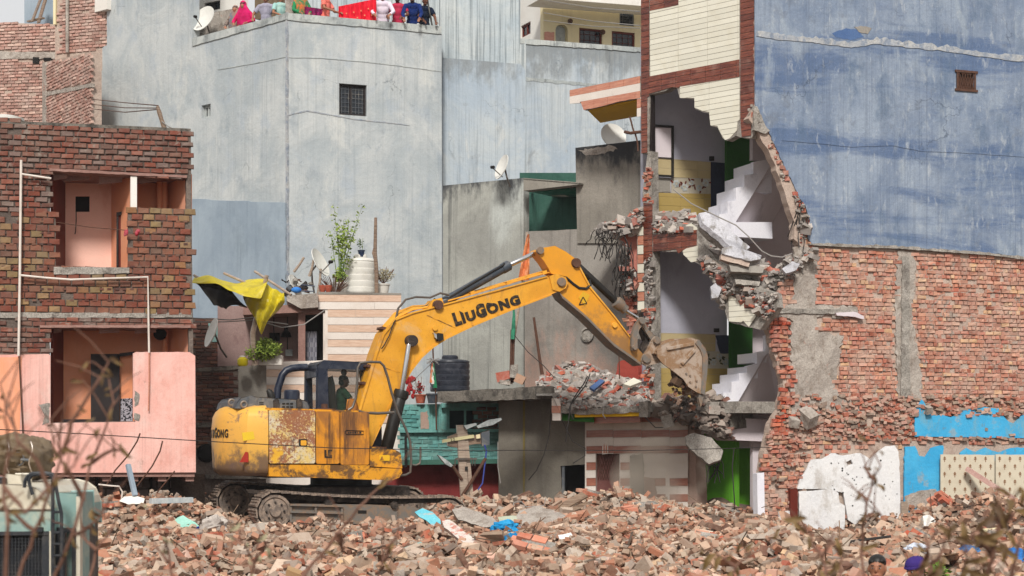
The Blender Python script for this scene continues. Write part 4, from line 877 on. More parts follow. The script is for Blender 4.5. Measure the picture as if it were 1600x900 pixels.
t = thing('water_jar', 'round yellow plastic jar standing on the wall under the tarpaulin pole', 'jar', W(379, 573, 39.9)); MB().lathe(W(379, 572, 39.9), [(.09, 0), (.12, .04), (.12, .15), (.07, .19), (.06, .21), (.01, .21)], 18).build('jar', paint('yellow plastic', 'b8a818', .4), t)
MB().lathe(W(379, 558, 39.9), [(.07, 0), (.07, .03), (.01, .035)], 14).build('lid', MAT['white_plastic'], t)

# ---------------- middle concrete building ----------------
M0 = Plane(692, 45.6, 820, 44.2); M1 = Plane(816, 44.2, 1030, 42.1)
mb_ = thing('concrete_house', 'mouldy unpainted concrete house with green roof shed, behind the boom', 'house', M1.at(860, 700)); mb_.location.z = 0; WL[mb_.name] = Vector(mb_.location)
zt = M0.at(750, 285).z
MAT['conc_blk'] = plaster('mouldy render left', '8b8b86', 'a5a69f', .6, ('595b5a', .8, 6), ('6b6b68', .52, .68, .5), top=(zt + .25, .8, '3b3d41', .95), bump=.5, fine=.1, patches=(('bfc4c0', .5, .12, .5, .62, .7),))
slab(M0, [(692, 290), (818, 278), (818, 850), (692, 850)], .25).build('left_wall', MAT['conc_blk'], mb_)
slab(M1, [(818, 278), (905, 285), (905, 288), (818, 298)], .3, -.3).build('shed_beam', MAT['conc_blk2'], mb_)
slab(M1, [(818, 279), (905, 286), (905, 288), (818, 281)], 3.0, -.3).build('shed_roof', MAT['conc_edge'], mb_)
slab(M1.shifted(1.3), [(812, 270), (905, 270), (905, 380), (812, 380)], .1).build('shed_wall', MAT['teal_deep'], mb_)
slab(M1, [(830, 297), (890, 292), (890, 297), (830, 300)], 1.2, .1).build('green_sheet', paint('green fibre sheet', '14604c', .4), mb_)
slab(M1, [(852, 302), (880, 304), (888, 307), (860, 306)], .05, .9).build('roof_gap_light', MAT['white_paint'], mb_)  # white painted slab stands in for daylight through a gap in the roof
for a in (835, 868, 893): MB().beam(M1.at(a, 291, .0), M1.at(a - 4, 296, 1.2), .06, .08).build('rafter', MAT['black'], mb_)
z2 = M1.at(950, 224).z
MAT['conc_blk2'] = plaster('mouldy block', '7f7a72', '958f86', .7, ('57544f', .4, 5), ('6c6760', .55, .7, .5), top=(z2 + .12, 1.15, '34363a', .97), bump=.5, fine=.12)
slab(M1, jag([(899, 231), (1012, 218), (1012, 380), (902, 380)], .3, 12, rng=[0]), .25, -.1).build('upper_block', MAT['conc_blk2'], mb_)
slab(M1, jag([(903, 235), (955, 227), (965, 233), (945, 240), (915, 243)], 1.6, 4), .01, -.112).build('bare_spot', MAT['conc_patch'], mb_)
slab(M1, jag([(820, 362), (1030, 352), (1030, 850), (820, 850)], .4, 12, rng=[0]), .25, -.05, [[(918 + 8 * math.cos(k * .52), 523 + 12 * math.sin(k * .52)) for k in range(12)]]).build('lower_wall', MAT['conc_pink'], mb_)
r_ = MB().lathe(M1.at(918, 523, -.08), [(.13, 0), (.18, .0), (.18, .03), (.14, .04), (.13, -.1)], 24, M1.n * -1).build('round_window', MAT['conc_raw'], mb_)
slab(M1, [(906, 508), (930, 508), (930, 538), (906, 538)], .03, .16).build('grille_back', MAT['rust'], mb_)
dish(787, 262, 44.0, .32, (-.86, -.42, .3), 'grey satellite dish bolted to the mouldy house roof edge', True, [(792, 277, 43.9), (797, 292, 44.0)], .9)
dish(957, 214, 43.2, .33, (.35, -.85, .35), 'white satellite dish peeping over the dark concrete block', False, [(957, 232, 43.4)], 1)

# ---------------- orange flag on a pole, behind the boom ----------------
t = thing('flag', 'faded orange pennant flag on a thin pole behind the boom', 'flag', W(822, 600, 41.5))
m = MB(); rows = []
for j in range(13):
    k = j / 12; y_ = 366 + 72 * k; wd = 1.5 + 13 * k ** .8; rows.append([W(826 - wd + (wd * 1.15 + 1) * i / 6 - 2 * k, y_, 41.4 + .06 * math.sin(i * 1.3 + j * .5)) for i in range(7)])
m.loft(rows, cap=False, closed=False); m.loft([[p + Vector((0, .01, 0)) for p in r_] for r_ in rows], cap=False, closed=False).build('cloth', cloth('orange flag cloth', 'd07c4c', 'e09a70'), t)
MB().tube([W(824, 363, 41.5), W(812, 470, 41.5), W(801, 545, 41.5), W(799, 600, 41.5)], .03, 7).build('pole', MAT['wood_grey'], t)
t = thing('leaning_rods', 'pair of dark rods bound with green cloth on the slab', 'rods', W(800, 598, 41.2))
for dx in (-1.5, 2): MB().tube([W(799 + dx, 598, 41.2), W(801 + dx, 515, 41.2)], .028, 6).build('rod', MAT['rust'], t)
MB().tube([W(801, 530, 41.1), W(802, 515, 41.1), W(803, 490, 41.1), W(802, 480, 41.1)], [.05, .05, .03, .02], 7).build('green_cloth', cloth('green rag', '2c6a52', '3c8468'), t)
MB().tube([W(847, 585, 41.0), W(843, 560, 41.0), W(834, 496, 41.0)], [.045, .035, .03], 7).build('leaning_rod', MAT['rust'], None, 'single dark rusty rod leaning on the pinkish concrete wall', 'rod')
cable([(804, 524, 41), (825, 550, 40.8), (850, 572, 40.6), (866, 590, 40.3)], .01, 'wire', 'thin dark wire from the bound rods down to the rubble heap')

# ---------------- turquoise house and red wall ----------------
TQ = Plane(625, 41.0, 790, 41.2)
tq = thing('turquoise_house', 'small turquoise washed brick house over a dark red wall', 'house', TQ.at(700, 700)); tq.location.z = 0; WL[tq.name] = Vector(tq.location)
rw, hw = rect_px(TQ, 699, 638, 744, 673)
slab(TQ, [(625, 632), (790, 630), (790, 722), (625, 724)], .25, .02, [hw]).build('wall', MAT['teal_wall'], tq)
lay_bricks(TQ, [(628, 674), (782, 674), (782, 716), (628, 718)], tq, MAT['brick_teal'], L=.22, Hh=.08, joint=.015, limit=120, jit=.012, seed=51, off=-.05)
slab(TQ, [(625, 674), (790, 673), (790, 719), (625, 721)], .1, -.04).build('lower_course', MAT['teal_wall'], tq)
lay_bricks(TQ, [(626, 634), (655, 634), (655, 672), (626, 672)], tq, MAT['brick_teal'], L=.22, Hh=.08, joint=.015, limit=60, jit=.012, seed=52)
lay_bricks(TQ, [(745, 633), (782, 633), (782, 672), (745, 672)], tq, MAT['brick_dark'], L=.22, Hh=.08, joint=.015, limit=60, jit=.01, seed=53)
slab(TQ, [(690, 630), (748, 629), (748, 636), (690, 637)], .35, -.14).build('window_hood', MAT['teal_wall'], tq)
frame_mb(TQ, rw, .05, .05, .06, (.62,)).build('window_frame', MAT['teal_wall'], tq)
slab(TQ, [(690, 630), (750, 630), (750, 680), (690, 680)], .05, .35).build('room_shade', paint('teal room shade', '0d2a2c', .9), tq)  # dark teal back sheet paints the room's shade behind the window
slab(TQ, jag([(655, 645), (668, 642), (670, 670), (657, 671)], 1.2, 4), .01, .004).build('bare_patch', MAT['conc_pink'], tq)
for x_ in (654, 673, 685): slab(TQ, [(x_, 633), (x_ + 3, 633), (x_ + 3, 673), (x_, 673)], .03, -.02).build('batten', MAT['teal_wall'], tq)
slab(TQ, [(625, 671), (790, 670), (790, 675), (625, 676)], .4, -.18).build('ledge', MAT['teal_wall'], tq)
slab(TQ, [(615, 719), (790, 717), (790, 724), (615, 727)], .5, -.12).build('lower_ledge', MAT['teal_deep'], tq)
slab(TQ.shifted(.5), [(600, 722), (790, 722), (790, 835), (600, 835)], .2, 0, [[(682 + 11.5 * math.cos(k * .45), 748 + 12.5 * math.sin(k * .45)) for k in range(14)]]).build('red_wall', MAT['darkred'], tq)
slab(TQ.shifted(.8), [(660, 730), (700, 730), (700, 770), (660, 770)], .05).build('vent_shade', MAT['dark'], tq)  # dark sheet paints the shade inside the vent
MB().lathe(TQ.at(682, 748, .52), [(.165, -.06), (.19, -.04), (.19, .03), (.165, .04)], 22, TQ.n * -1).build('vent_ring', MAT['darkred'], tq)
slab(TQ.shifted(-.4), [(632, 730), (632, 680), (636, 680), (636, 730)], .05).build('post', MAT['dark'], tq)
# roof slab between, black tank and pots
water_tank(703, 612, 41.6, .46, .78, 'tank_black', 'dark blue black ribbed water tank behind the boom', 5)
RSl = Plane(683, 40.0, 865, 39.5)
rs = thing('grey_house', 'bare cement house with overhanging flat slab and small dark doorway', 'house', RSl.at(820, 700)); rs.location.z = 0; WL[rs.name] = Vector(rs.location)
slab(RSl, jag([(683, 612), (860, 603), (864, 623), (683, 628)], .9, 7), 2.6).build('roof_slab', MAT['conc_edge'], rs)
slab(RSl.shifted(.9), jag([(779, 610), (918, 610), (918, 725), (876, 728), (879, 790), (920, 790), (920, 840), (779, 840)], .5, 10, rng=[2, 3]), .25).build('front_wall', MAT['wall_cement'], rs)
slab(RSl.shifted(1.1), [(870, 700), (925, 700), (925, 840), (870, 840)], .2, .5).build('room_shade', MAT['dark'], rs)  # near black back sheet paints the shade behind the doorway
slab(RSl.shifted(.86), [(878, 729), (882, 729), (882, 800), (878, 800)], .1).build('door_jamb', MAT['hoodgrey'], rs)
slab(RSl.shifted(.87), [(817, 622), (820, 622), (820, 790), (817, 790)], .03).build('wall_pipe', paint('mustard pipe', '7d6f3c', .7, dirt='5c5648', amt=.6), rs)
cable([(861, 640, 39.7), (858, 680, 39.5), (850, 710, 39.5), (838, 735, 39.5), (826, 750, 39.7)], .012, 'wire', 'dark cable hanging down the cement wall left of its doorway')
cable([(866, 640, 39.4), (880, 660, 39.4), (895, 690, 39.4), (914, 700, 39.4), (914, 712, 39.4), (895, 724, 39.4)], .012, 'wire', 'dark cable looping on the cement wall above its doorway')
# red planter things on the teal roof
t = thing('red_plant', 'red cloth bundle and dry plant hanging behind the boom cylinder', 'cloth bundle', W(645, 628, 41)); m = MB(); rp = random.Random(55); rc = cloth('bright red cloth', '8c2224', '9c4442')
for k in range(16): m.ball(W(640 + rp.uniform(-5, 9), 604 + rp.uniform(-15, 16), 41), (rp.uniform(.03, .06),) * 2 + (rp.uniform(.04, .09),), 7, 5)
m.build('cloth', rc, t)
t = thing('potted_plant', 'reddish clay pot with red flowers beside the dark water tank', 'potted plant', W(657, 630, 41)); pot(t, W(657, 630, 41), .13, .2, MAT['terracotta'])
m = MB(); foliage(m, W(656, 607, 41), .11, 120, .06, rp, 1.3); m.build('flowers', rc, t); m = MB()
for k in range(14): m.tube([W(657, 618, 41), W(652 + rp.uniform(-6, 8), 588 + rp.uniform(0, 16), 41)], .004, 4)
m.build('stem', MAT['twig'], t)
t = thing('grey_bucket', 'grey plastic bucket standing beside the dark water tank', 'bucket', W(675, 630, 40.8)); pot(t, W(676, 630, 40.8), .14, .22, MAT['slate'], 'bucket')
t = thing('small_flag', 'small drooping orange white and green flag on a thin pole', 'flag', W(682, 670, 40.7))
MB().tube([W(682, 672, 40.7), W(681, 620, 40.7), W(677, 560, 40.7), (W(676, 535, 40.7))], .018, 6).build('pole', MAT['rust'], t)
for (c_, x0, x1, y1) in (('d0825a', 671, 676, 598), ('d8d4cc', 674, 680, 600), ('2f7c58', 677, 683, 606)):
    rows = [[W(676 + (x - 676) * (.3 + .7 * k / 6), 567 + (y1 - 567) * k / 6, 40.6 + .03 * math.sin(x + k)) for x in (x0, (x0 + x1) / 2, x1)] for k in range(7)]
    MB().loft(rows, cap=False, closed=False).loft([[p + Vector((0, .01, 0)) for p in r_] for r_ in rows], cap=False, closed=False).build('cloth_band', cloth('flag cloth ' + c_, c_), t)
m = MB()
for k in range(12): m.tube([W(676, 563, 40.6), W(676 + rp.uniform(-16, 12), 563 + rp.uniform(-5, 7), 40.6 + rp.uniform(-.1, .1))], .009, 4)
m.build('knot', MAT['wire_grey'], t)
cable([(556, 540, 44), (640, 600, 41), (676, 566, 40.6)], .008, 'wire_grey', 'thin string running behind the boom to the small flag pole')

# ---------------- utility post of bolted planks with lamps and a number board ----------------
UP_ = Plane(690, 37.6, 760, 37.8)
t = thing('utility_post', 'leaning pale wooden service post with lamps, meter board and brackets', 'post', UP_.at(735, 775)); 
slab(UP_, [(714, 664), (724, 664), (733, 775), (720, 775)], .12).build('post', MAT['wood_grey'], t)
slab(UP_, [(724, 668), (730, 670), (740, 775), (734, 775)], .1, .02).build('post', MAT['wood_grey'], t)
slab(UP_, jag([(700, 682), (716, 676), (742, 680), (764, 672), (765, 694), (742, 694), (716, 700), (700, 697)], .6, 5), .12, .04).build('board', MAT['wood'], t)
slab(UP_, [(691, 687), (740, 679), (741, 684), (691, 692)], .03, -.03).build('number_board', paint('yellowish board', 'cfc79a', .6, dirt='8c8468', amt=.3), t)
slab(UP_, [(744, 679.5), (750, 678.5), (750.5, 684.5), (744.5, 685.5)], .04, -.04).build('plate', MAT['cream'], t)
slab(UP_, [(752, 676), (765, 673), (765, 695), (753, 697)], .1, -.03).build('meter_box', MAT['hoodgrey'], t)
def lamphead(p, name='lamp_head'):
    slab(UP_, p, .16, -.1).build(name, MAT['parapet'], t)
lamphead([(725, 665), (744, 661), (745, 664), (729, 671)]); lamphead([(745, 666), (765, 656), (783, 653), (784, 656), (770, 664), (747, 669)]); lamphead([(684, 711), (688, 712), (700, 720), (708, 727), (705, 730), (696, 725)])
MB().tube([UP_.at(707, 728, -.05), UP_.at(718, 744, 0), UP_.at(722, 750, 0)], .035, 8).build('bracket', MAT['rust'], t)
MB().tube([UP_.at(722, 775, -.05), UP_.at(735, 755, -.05), UP_.at(759, 716, -.05)], .035, 8).build('bracket', MAT['rust'], t)
MB().beam(UP_.at(712, 717, -.03), UP_.at(745, 717, -.03), .05, .04).build('cross_iron', MAT['grey_pipe'], t)
for x_ in (711, 738, 742): MB().tube([UP_.at(x_, 717, -.03), UP_.at(x_, 728, -.03)], .012, 5).build('insulator', MAT['grey_pipe'], t)
slab(UP_, [(727, 729), (731, 729), (731, 735), (727, 735)], .06, -.04).build('bolt_block', MAT['black'], t)
MB().tube([UP_.at(757, 695, -.05), UP_.at(760, 705, -.05), UP_.at(757, 730, -.05), UP_.at(754, 755, -.05), UP_.at(745, 768, -.05)], .016, 6).build('blue_cable', paint('blue cable', '2c3c8c', .5), t)
MB().tube([UP_.at(778, 690, -.05), UP_.at(778, 730, -.05), UP_.at(782, 755, -.05)], .01, 5).build('cable', MAT['wire_grey'], t)
# ---------------- half demolished corner house ----------------
CH = Plane(1000, 40.3, 1180, 38.0); RW = Plane(1180, 38.0, 1600, 40.3)
X0 = W(1010, 700, 40.7); BW = Plane(O=(X0.x, X0.y), d=RW.d)
ch = thing('ruined_house', 'half demolished corner house with wood pattern and cream tiles torn open by the excavator', 'house', CH.at(1100, 760)); ch.location.z = 0; WL[ch.name] = Vector(ch.location)
ct_, cb_ = 'white_tile', 'brown_tile'
TC = [MAT['white_tile'], MAT['white_tile2']]; TB = [MAT['brown_tile'], MAT['brown_tile2'], MAT['brown_tile']]
# torn facade core behind the tiles
core = [(1001, -200), (1179, -200), (1180, 165), (1186, 190), (1178, 206), (1174, 216), (1158, 215), (1150, 212), (1136, 220), (1129, 216), (1121, 199), (1111, 197), (1108, 177), (1098, 175), (1086, 170), (1085, 155), (1062, 153), (1058, 138), (1048, 136), (1040, 142), (1014, 148), (1012, 240), (1002, 240)]
slab(CH, core, .2, .0).build('wall', MAT['conc_raw'], ch)
zT = CH.at(1015, 119).z
lay_tiles(CH, [(1015, 17), (1060, 8), (1060, -200), (1155, -200), (1155, 93), (1016, 119)], ch, TC, .83, .118, .009, name='cream_tile', seed=2)
lay_tiles(CH, [(1062, 135), (1155, 120), (1156, 186), (1152, 190), (1151, 204), (1140, 216), (1133, 219), (1127, 210), (1121, 197), (1110, 196), (1108, 175), (1097, 173), (1085, 168), (1085, 153), (1062, 153)], ch, TC, .83, .118, .009, name='cream_tile', seed=3)
lay_tiles(CH, [(1001, -200), (1014, -200), (1014, 150), (1011, 152), (1011, 238), (1002, 240)], ch, TB, .3, .13, .012, name='wood_tile', seed=4, off=-.02)
lay_tiles(CH, [(1156, -200), (1178, -200), (1178, 165), (1174, 175), (1173, 212), (1159, 214), (1157, 190)], ch, TB, .5, .13, .012, name='wood_tile', seed=5, off=-.02)
lay_tiles(CH, [(1015, 0), (1060, -8), (1060, 8), (1015, 17)], ch, TB, .42, .13, .012, name='wood_tile', seed=6, off=-.018)
lay_tiles(CH, jag([(1015, 119), (1155, 93), (1155, 120), (1062, 135), (1060, 137), (1050, 136), (1011, 147), (1011, 140)], .3, 12, rng=[5]), ch, TB, .42, .13, .012, name='wood_tile', seed=7, off=-.018)
slab(CH, [(1011, 148), (1018, 148), (1019, 276), (1013, 276)], .12, .06).build('door_jamb', MAT['blackwood'], ch)
slab(CH, [(1012, 236), (1017, 236), (1019, 400), (1008, 400), (1004, 300)], .25, .02).build('rough_pillar', MAT['conc_raw'], ch)
# ceiling and floor slabs of the flats
def deck(y_at, x_at, thick, name, mat, u_lo=1004, u_hi=1178, depth=4.2):
    z = CH.at(x_at, y_at).z; a = CH.at(u_lo, 700, .05); b = CH.at(u_hi, 700, .05); RWn = Vector((RW.d.x, RW.d.y, 0))
    q = [Vector((p.x, p.y, z)) for p in (a, b, b + RWn * 5.5, a + RWn * 5.5)]
    return MB().prism(q, (0, 0, thick)).build(name, mat, ch)
deck(118, 1080, .15, 'ceiling_slab', MAT['conc_raw']); 
zf = CH.at(1060, 375).z
q = [CH.at(1004, 700, .06), CH.at(1085, 700, .06)]; q = [Vector((p.x, p.y, zf)) for p in q]; rd = Vector((RW.d.x, RW.d.y, 0))
MB().prism([q[0], q[1], q[1] + rd * 1.2, q[0] + rd * 2.6], (0, 0, .22)).build('floor_slab', MAT['conc_raw'], ch)
zg = CH.at(1100, 628).z; q = [CH.at(1004, 700, .06), CH.at(1150, 700, .06)]; q = [Vector((p.x, p.y, zg)) for p in q]
MB().prism([q[0], q[1], q[1] + rd * 1.2, q[0] + rd * 2.6], (0, 0, -.25)).build('floor_slab', MAT['conc_raw'], ch)
# rear wall of the rooms, dado tiles and flower border
slab(BW, [(1005, 60), (1136, 60), (1136, 640), (1005, 640)], .15).build('room_wall', MAT['greyroom'], ch)
def dado(poly, mat, tw, th, nm='wall_tile', sd=1): lay_tiles(BW, poly, ch, mat, tw, th, .004, off=-.015, t=.014, name=nm, seed=sd)
dado([(1016, 246), (1111, 253), (1111, 279), (1049, 277), (1049, 274), (1016, 274)], MAT['dado'], .6, .2)
dado([(1028, 301), (1111, 303), (1111, 336), (1026, 334)], MAT['dado_dark'], .6, .2, sd=2)
dado([(1049, 278), (1111, 279), (1111, 303), (1049, 302)], plaster('grey beige border tile', '9c9484', 'aaa394', 1, bump=.05, rough=.4, fine=.02), .45, .4, 'border_tile', 3)
slab(BW, jag([(1010, 277), (1048, 278), (1048, 300), (1012, 300)], .8, 6), .02, -.02).build('bare_patch', MAT['conc'], ch)
dado([(1022, 520), (1118, 522), (1118, 549), (1022, 548)], MAT['dado'], .6, .2, sd=4)
dado([(1022, 575), (1142, 576), (1142, 626), (1022, 624)], MAT['dado_dark'], .6, .2, sd=5)
dado([(1100, 549), (1142, 549), (1142, 576), (1022, 575), (1022, 549)], plaster('grey beige border tile low', '9c9484', 'aaa394', 1, bump=.05, rough=.4, fine=.02), .45, .4, 'border_tile', 6)
def flowers(x0, x1, yc, n, seed):
    rnd = random.Random(seed); m = MB(); l = MB(); bo = -.022
    for k in range(n):
        cx = x0 + (x1 - x0) * (k + .5) / n + rnd.uniform(-1, 1); cy = yc + (3 if k % 2 else -4) + rnd.uniform(-1, 1); u, z = BW.uz(cx, cy, bo); s = rnd.uniform(.04, .065)
        for a in range(6):
            t_ = a * 1.047 + rnd.random() * .3; pu, pz = u + math.cos(t_) * s, z + math.sin(t_) * s
            m.prism([BW.fr(pu + math.cos(b) * s * .55, pz + math.sin(b) * s * .55, bo - .001 * a) for b in [i * .9 for i in range(7)]], BW.n * .003)
        for a in range(3):
            t_ = rnd.uniform(0, 6.28); d = s * 2.1; pu, pz = u + math.cos(t_) * d, z + math.sin(t_) * d * .8; w_ = rnd.uniform(0, 3)
            l.prism([BW.fr(pu + math.cos(b) * .05 * math.cos(w_) - math.sin(b) * .02 * math.sin(w_), pz + math.cos(b) * .05 * math.sin(w_) + math.sin(b) * .02 * math.cos(w_), bo - .004) for b in [i * 1.05 for i in range(6)]], BW.n * .003)
    m.build('flower_print', MAT['parapet'], ch); l.build('leaf_print', MAT['maroon'] if seed == 1 else paint('olive leaf print', '3a3a1c', .5), ch)
flowers(1052, 1109, 290, 5, 1); flowers(1098, 1140, 562, 4, 2)
rf, hf = rect_px(BW, 1018, 194, 1053, 275, -.1)
f_ = frame_mb(BW, rf, .045, -.1, .05).build('door_frame', MAT['black'], ch)
MB().prism([BW.fr(rf[0] + .05, rf[2] + .45, -.06), BW.fr(rf[1] - .05, rf[2] + .45, -.06), BW.fr(rf[1] - .05, rf[3] - .05, -.06), BW.fr(rf[0] + .05, rf[3] - .05, -.06)], BW.n * .01).build('panel', MAT['lilac'], f_)
slab(BW, [(1051, 232), (1053, 232), (1053, 239), (1051, 239)], .03, -.14).build('latch', MAT['black'], f_)
slab(BW, [(1109, 244), (1116, 244), (1116, 251), (1109, 251)], .03, -.03).build('socket', MAT['black'], ch)
slab(BW, [(1116, 513), (1124, 513), (1124, 519), (1116, 519)], .03, -.03).build('socket', MAT['black'], ch)
slab(BW, [(1111, 253), (1137, 255), (1137, 338), (1111, 338)], .03, -.03).build('black_tiling', MAT['navy'], ch)
slab(BW, jag([(1118, 524), (1141, 524), (1141, 552), (1126, 552)], 1, 6), .03, -.03).build('black_tiling', MAT['navy'], ch)
# green room behind the stairs
GRm = RW.shifted(3.0)
slab(GRm, [(1136, 150), (1178, 150), (1178, 340), (1136, 340)], .12).build('green_wall', MAT['green_dark'], ch)
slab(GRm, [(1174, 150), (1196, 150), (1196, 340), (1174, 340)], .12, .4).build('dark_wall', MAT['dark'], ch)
slab(GRm, [(1142, 480), (1176, 480), (1176, 650), (1142, 650)], .12).build('green_wall', MAT['green_dark'], ch)
slab(GRm, [(1172, 480), (1230, 480), (1230, 640), (1172, 640)], .12, .3).build('dark_wall', MAT['lilac'], ch)
# stairs
SO = 1.25                                       # stair flight this far behind the side wall
LW = RW.shifted(2.35)
slab(LW, [(1176, 190), (1300, 190), (1300, 470), (1150, 470), (1150, 372), (1206, 340), (1206, 250), (1176, 250)], .15).build('stairwell_wall', MAT['lilac'], ch)
slab(LW, [(1150, 655), (1215, 655), (1240, 500), (1250, 500), (1250, 700), (1150, 700)], .15).build('stairwell_wall', MAT['lilac'], ch)
st1 = [(1209, 247), (1177, 253), (1177, 272), (1163, 273), (1163, 291), (1150, 293), (1150, 313), (1137, 315), (1137, 333), (1124, 335), (1124, 352), (1130, 358), (1148, 374), (1150, 346), (1208, 252)]
slab(RW, st1, .12, SO).build('stair_side', MAT['stairwhite'], ch)
def tread(a, b, name='stair_step'):
    pl = RW; p0 = pl.at(a[0], a[1], SO + .12); p1 = pl.at(b[0], a[1], SO + .12); zb = pl.at(b[0], b[1], SO + .12).z
    MB().prism([Vector((p0.x, p0.y, p0.z)), Vector((p1.x, p1.y, p0.z)), Vector((p1.x, p1.y, zb - .02)), Vector((p0.x, p0.y, zb - .02))], pl.n * .95).build(name, MAT['stairwhite'], ch)
for a, b in (((1177, 254), (1206, 300)), ((1163, 274), (1179, 300)), ((1150, 294), (1165, 320)), ((1137, 316), (1152, 345)), ((1124, 336), (1139, 352))): tread(a, b)
def soffit(n0, n1, f0, f1, th=.1):
    a, b = RW.at(*n0, SO + .1), RW.at(*n1, SO + .1); c, d = RW.at(*f1, 2.32), RW.at(*f0, 2.32)
    MB().prism([a, b, Vector((b.x + (d - a).x, b.y + (d - a).y, b.z)) if f1 is None else c, d], (-.04, 0, th)).build('stair_soffit', MAT['lilac'], ch)
soffit((1208, 252), (1150, 347), (1243, 284), (1206, 349))
slab(RW, [(1148, 347), (1206, 347), (1207, 373), (1149, 370)], 1.05, SO - .01).build('landing', MAT['stairwhite'], ch)
st2 = [(1215, 520), (1196, 524), (1196, 548), (1183, 550), (1183, 568), (1167, 572), (1167, 582), (1155, 583), (1155, 595), (1143, 597), (1143, 613), (1130, 614), (1130, 634), (1141, 648), (1152, 648), (1153, 628), (1195, 556), (1215, 540)]
slab(RW, st2, .12, SO).build('stair_side', MAT['stairwhite'], ch)
for a, b in (((1183, 551), (1198, 565)), ((1167, 573), (1184, 590)), ((1155, 584), (1168, 600)), ((1143, 598), (1156, 615)), ((1130, 615), (1144, 632))): tread(a, b)
soffit((1200, 552), (1153, 629), (1224, 575), (1214, 630))
slab(RW, [(1152, 629), (1214, 629), (1213, 654), (1152, 651)], 1.05, SO - .01).build('landing', MAT['lilac'], ch)
slab(RW, [(1141, 653), (1202, 655), (1202, 690), (1152, 688), (1141, 680)], 1.0, SO - .2).build('landing_beam', MAT['lilac'], ch)
# lower facade remains
slab(CH, jag([(1005, 312), (1019, 312), (1020, 350), (1071, 350), (1090, 354), (1100, 380), (1122, 408), (1150, 425), (1185, 450), (1212, 458), (1215, 480), (1200, 498), (1188, 515), (1170, 512), (1138, 502), (1128, 470), (1113, 440), (1098, 418), (1089, 411), (1080, 408), (1066, 394), (1020, 392), (1018, 412), (1006, 412)], .9, 6), .2, .0).build('torn_wall', MAT['conc_raw'], ch)
slab(CH, [(1007, 395), (1020, 393), (1022, 640), (1010, 640)], .25, .0).build('rough_pillar', MAT['conc_raw'], ch)
lay_tiles(CH, [(1005, 317), (1019, 318), (1019, 400), (1009, 412), (1005, 411)], ch, TB, .3, .13, .012, name='wood_tile', seed=8, off=-.02)
lay_tiles(CH, [(1020, 367), (1089, 359), (1089, 384), (1072, 388), (1060, 396), (1056, 389), (1020, 393)], ch, TB, .42, .13, .012, name='wood_tile', seed=9, off=-.018)
lay_tiles(CH, jag([(1066, 388), (1090, 384), (1090, 408), (1080, 410), (1068, 398)], .5, 5, rng=[2, 3]), ch, TC, .5, .118, .008, name='cream_tile', seed=10)
lay_tiles(CH, jag([(1021, 358), (1036, 350), (1040, 358), (1024, 365)], .5, 5), ch, TC, .8, .3, .006, name='cream_tile', seed=11)
lay_tiles(CH, jag([(1072, 352), (1080, 349), (1089, 356), (1089, 359), (1073, 361)], .4, 5, rng=[0]), ch, TC, .8, .3, .006, name='cream_tile', seed=12)
lay_tiles(CH, [(1138, 459), (1162, 474), (1163, 482), (1186, 483), (1181, 494), (1170, 511), (1161, 501), (1158, 504), (1139, 502)], ch, TC, .8, .118, .008, name='cream_tile', seed=13, off=-.03)
lay_tiles(CH, [(1162, 474), (1175, 481), (1163, 482)], ch, TB, .8, .3, .008, name='wood_tile', seed=14, off=-.03)
slab(CH, jag([(978, 356), (996, 352), (996, 365), (982, 370)], .6, 5), .1, -.02).build('cream_fragment', MAT['white_paint'], ch)
slab(CH, [(995, 352), (1006, 350), (1006, 486), (997, 488)], .15, .02).build('strip_core', MAT['conc_raw'], ch)
for i in range(9):
    y0 = 354 + i * 14.6; slab(CH, [(996, y0 + .6), (1006, y0), (1006, y0 + 13.4), (996.3, y0 + 14)], .02, -.01 - .003 * (i % 2)).build('check_tile', MAT['white_tile'] if i % 2 == 0 else MAT['tan_tile'], ch)
slab(CH, jag([(968, 372), (995, 360), (996, 440), (990, 446), (982, 400)], .6, 6), .12, .2).build('pink_wall_piece', plaster('salmon plaster', 'bc7464', 'c98476', 1, bump=.3), ch)
slab(CH, jag([(958, 604), (962, 585), (966, 566), (980, 560), (996, 548), (998, 600), (985, 607), (970, 600)], .8, 5), .15, .25).build('red_wall_piece', MAT['redwall'], ch)
lay_bricks(CH, [(978, 440), (990, 440), (990, 520), (978, 520)], ch, MAT['brick_fresh'], L=.2, Hh=.08, limit=40, jit=.02, seed=70, off=.15)
slab(CH, jag([(979, 436), (998, 430), (998, 530), (981, 530)], .8, 6), .2, .22).build('torn_return', MAT['conc_raw'], ch)
lay_bricks(CH, [(1007, 480), (1018, 480), (1018, 520), (1007, 520)], ch, MAT['brick_fresh'], L=.18, Hh=.08, limit=20, jit=.02, seed=71, off=-.01)
lay_bricks(CH, [(1006, 575), (1020, 575), (1020, 636), (1006, 636)], ch, MAT['brick_fresh'], L=.18, Hh=.08, limit=30, jit=.02, seed=72, off=-.01)
lay_bricks(CH, [(1006, 262), (1016, 262), (1016, 316), (1006, 316)], ch, MAT['brick_fresh'], L=.12, Hh=.07, limit=20, jit=.02, seed=73, off=-.01, skip=.4)
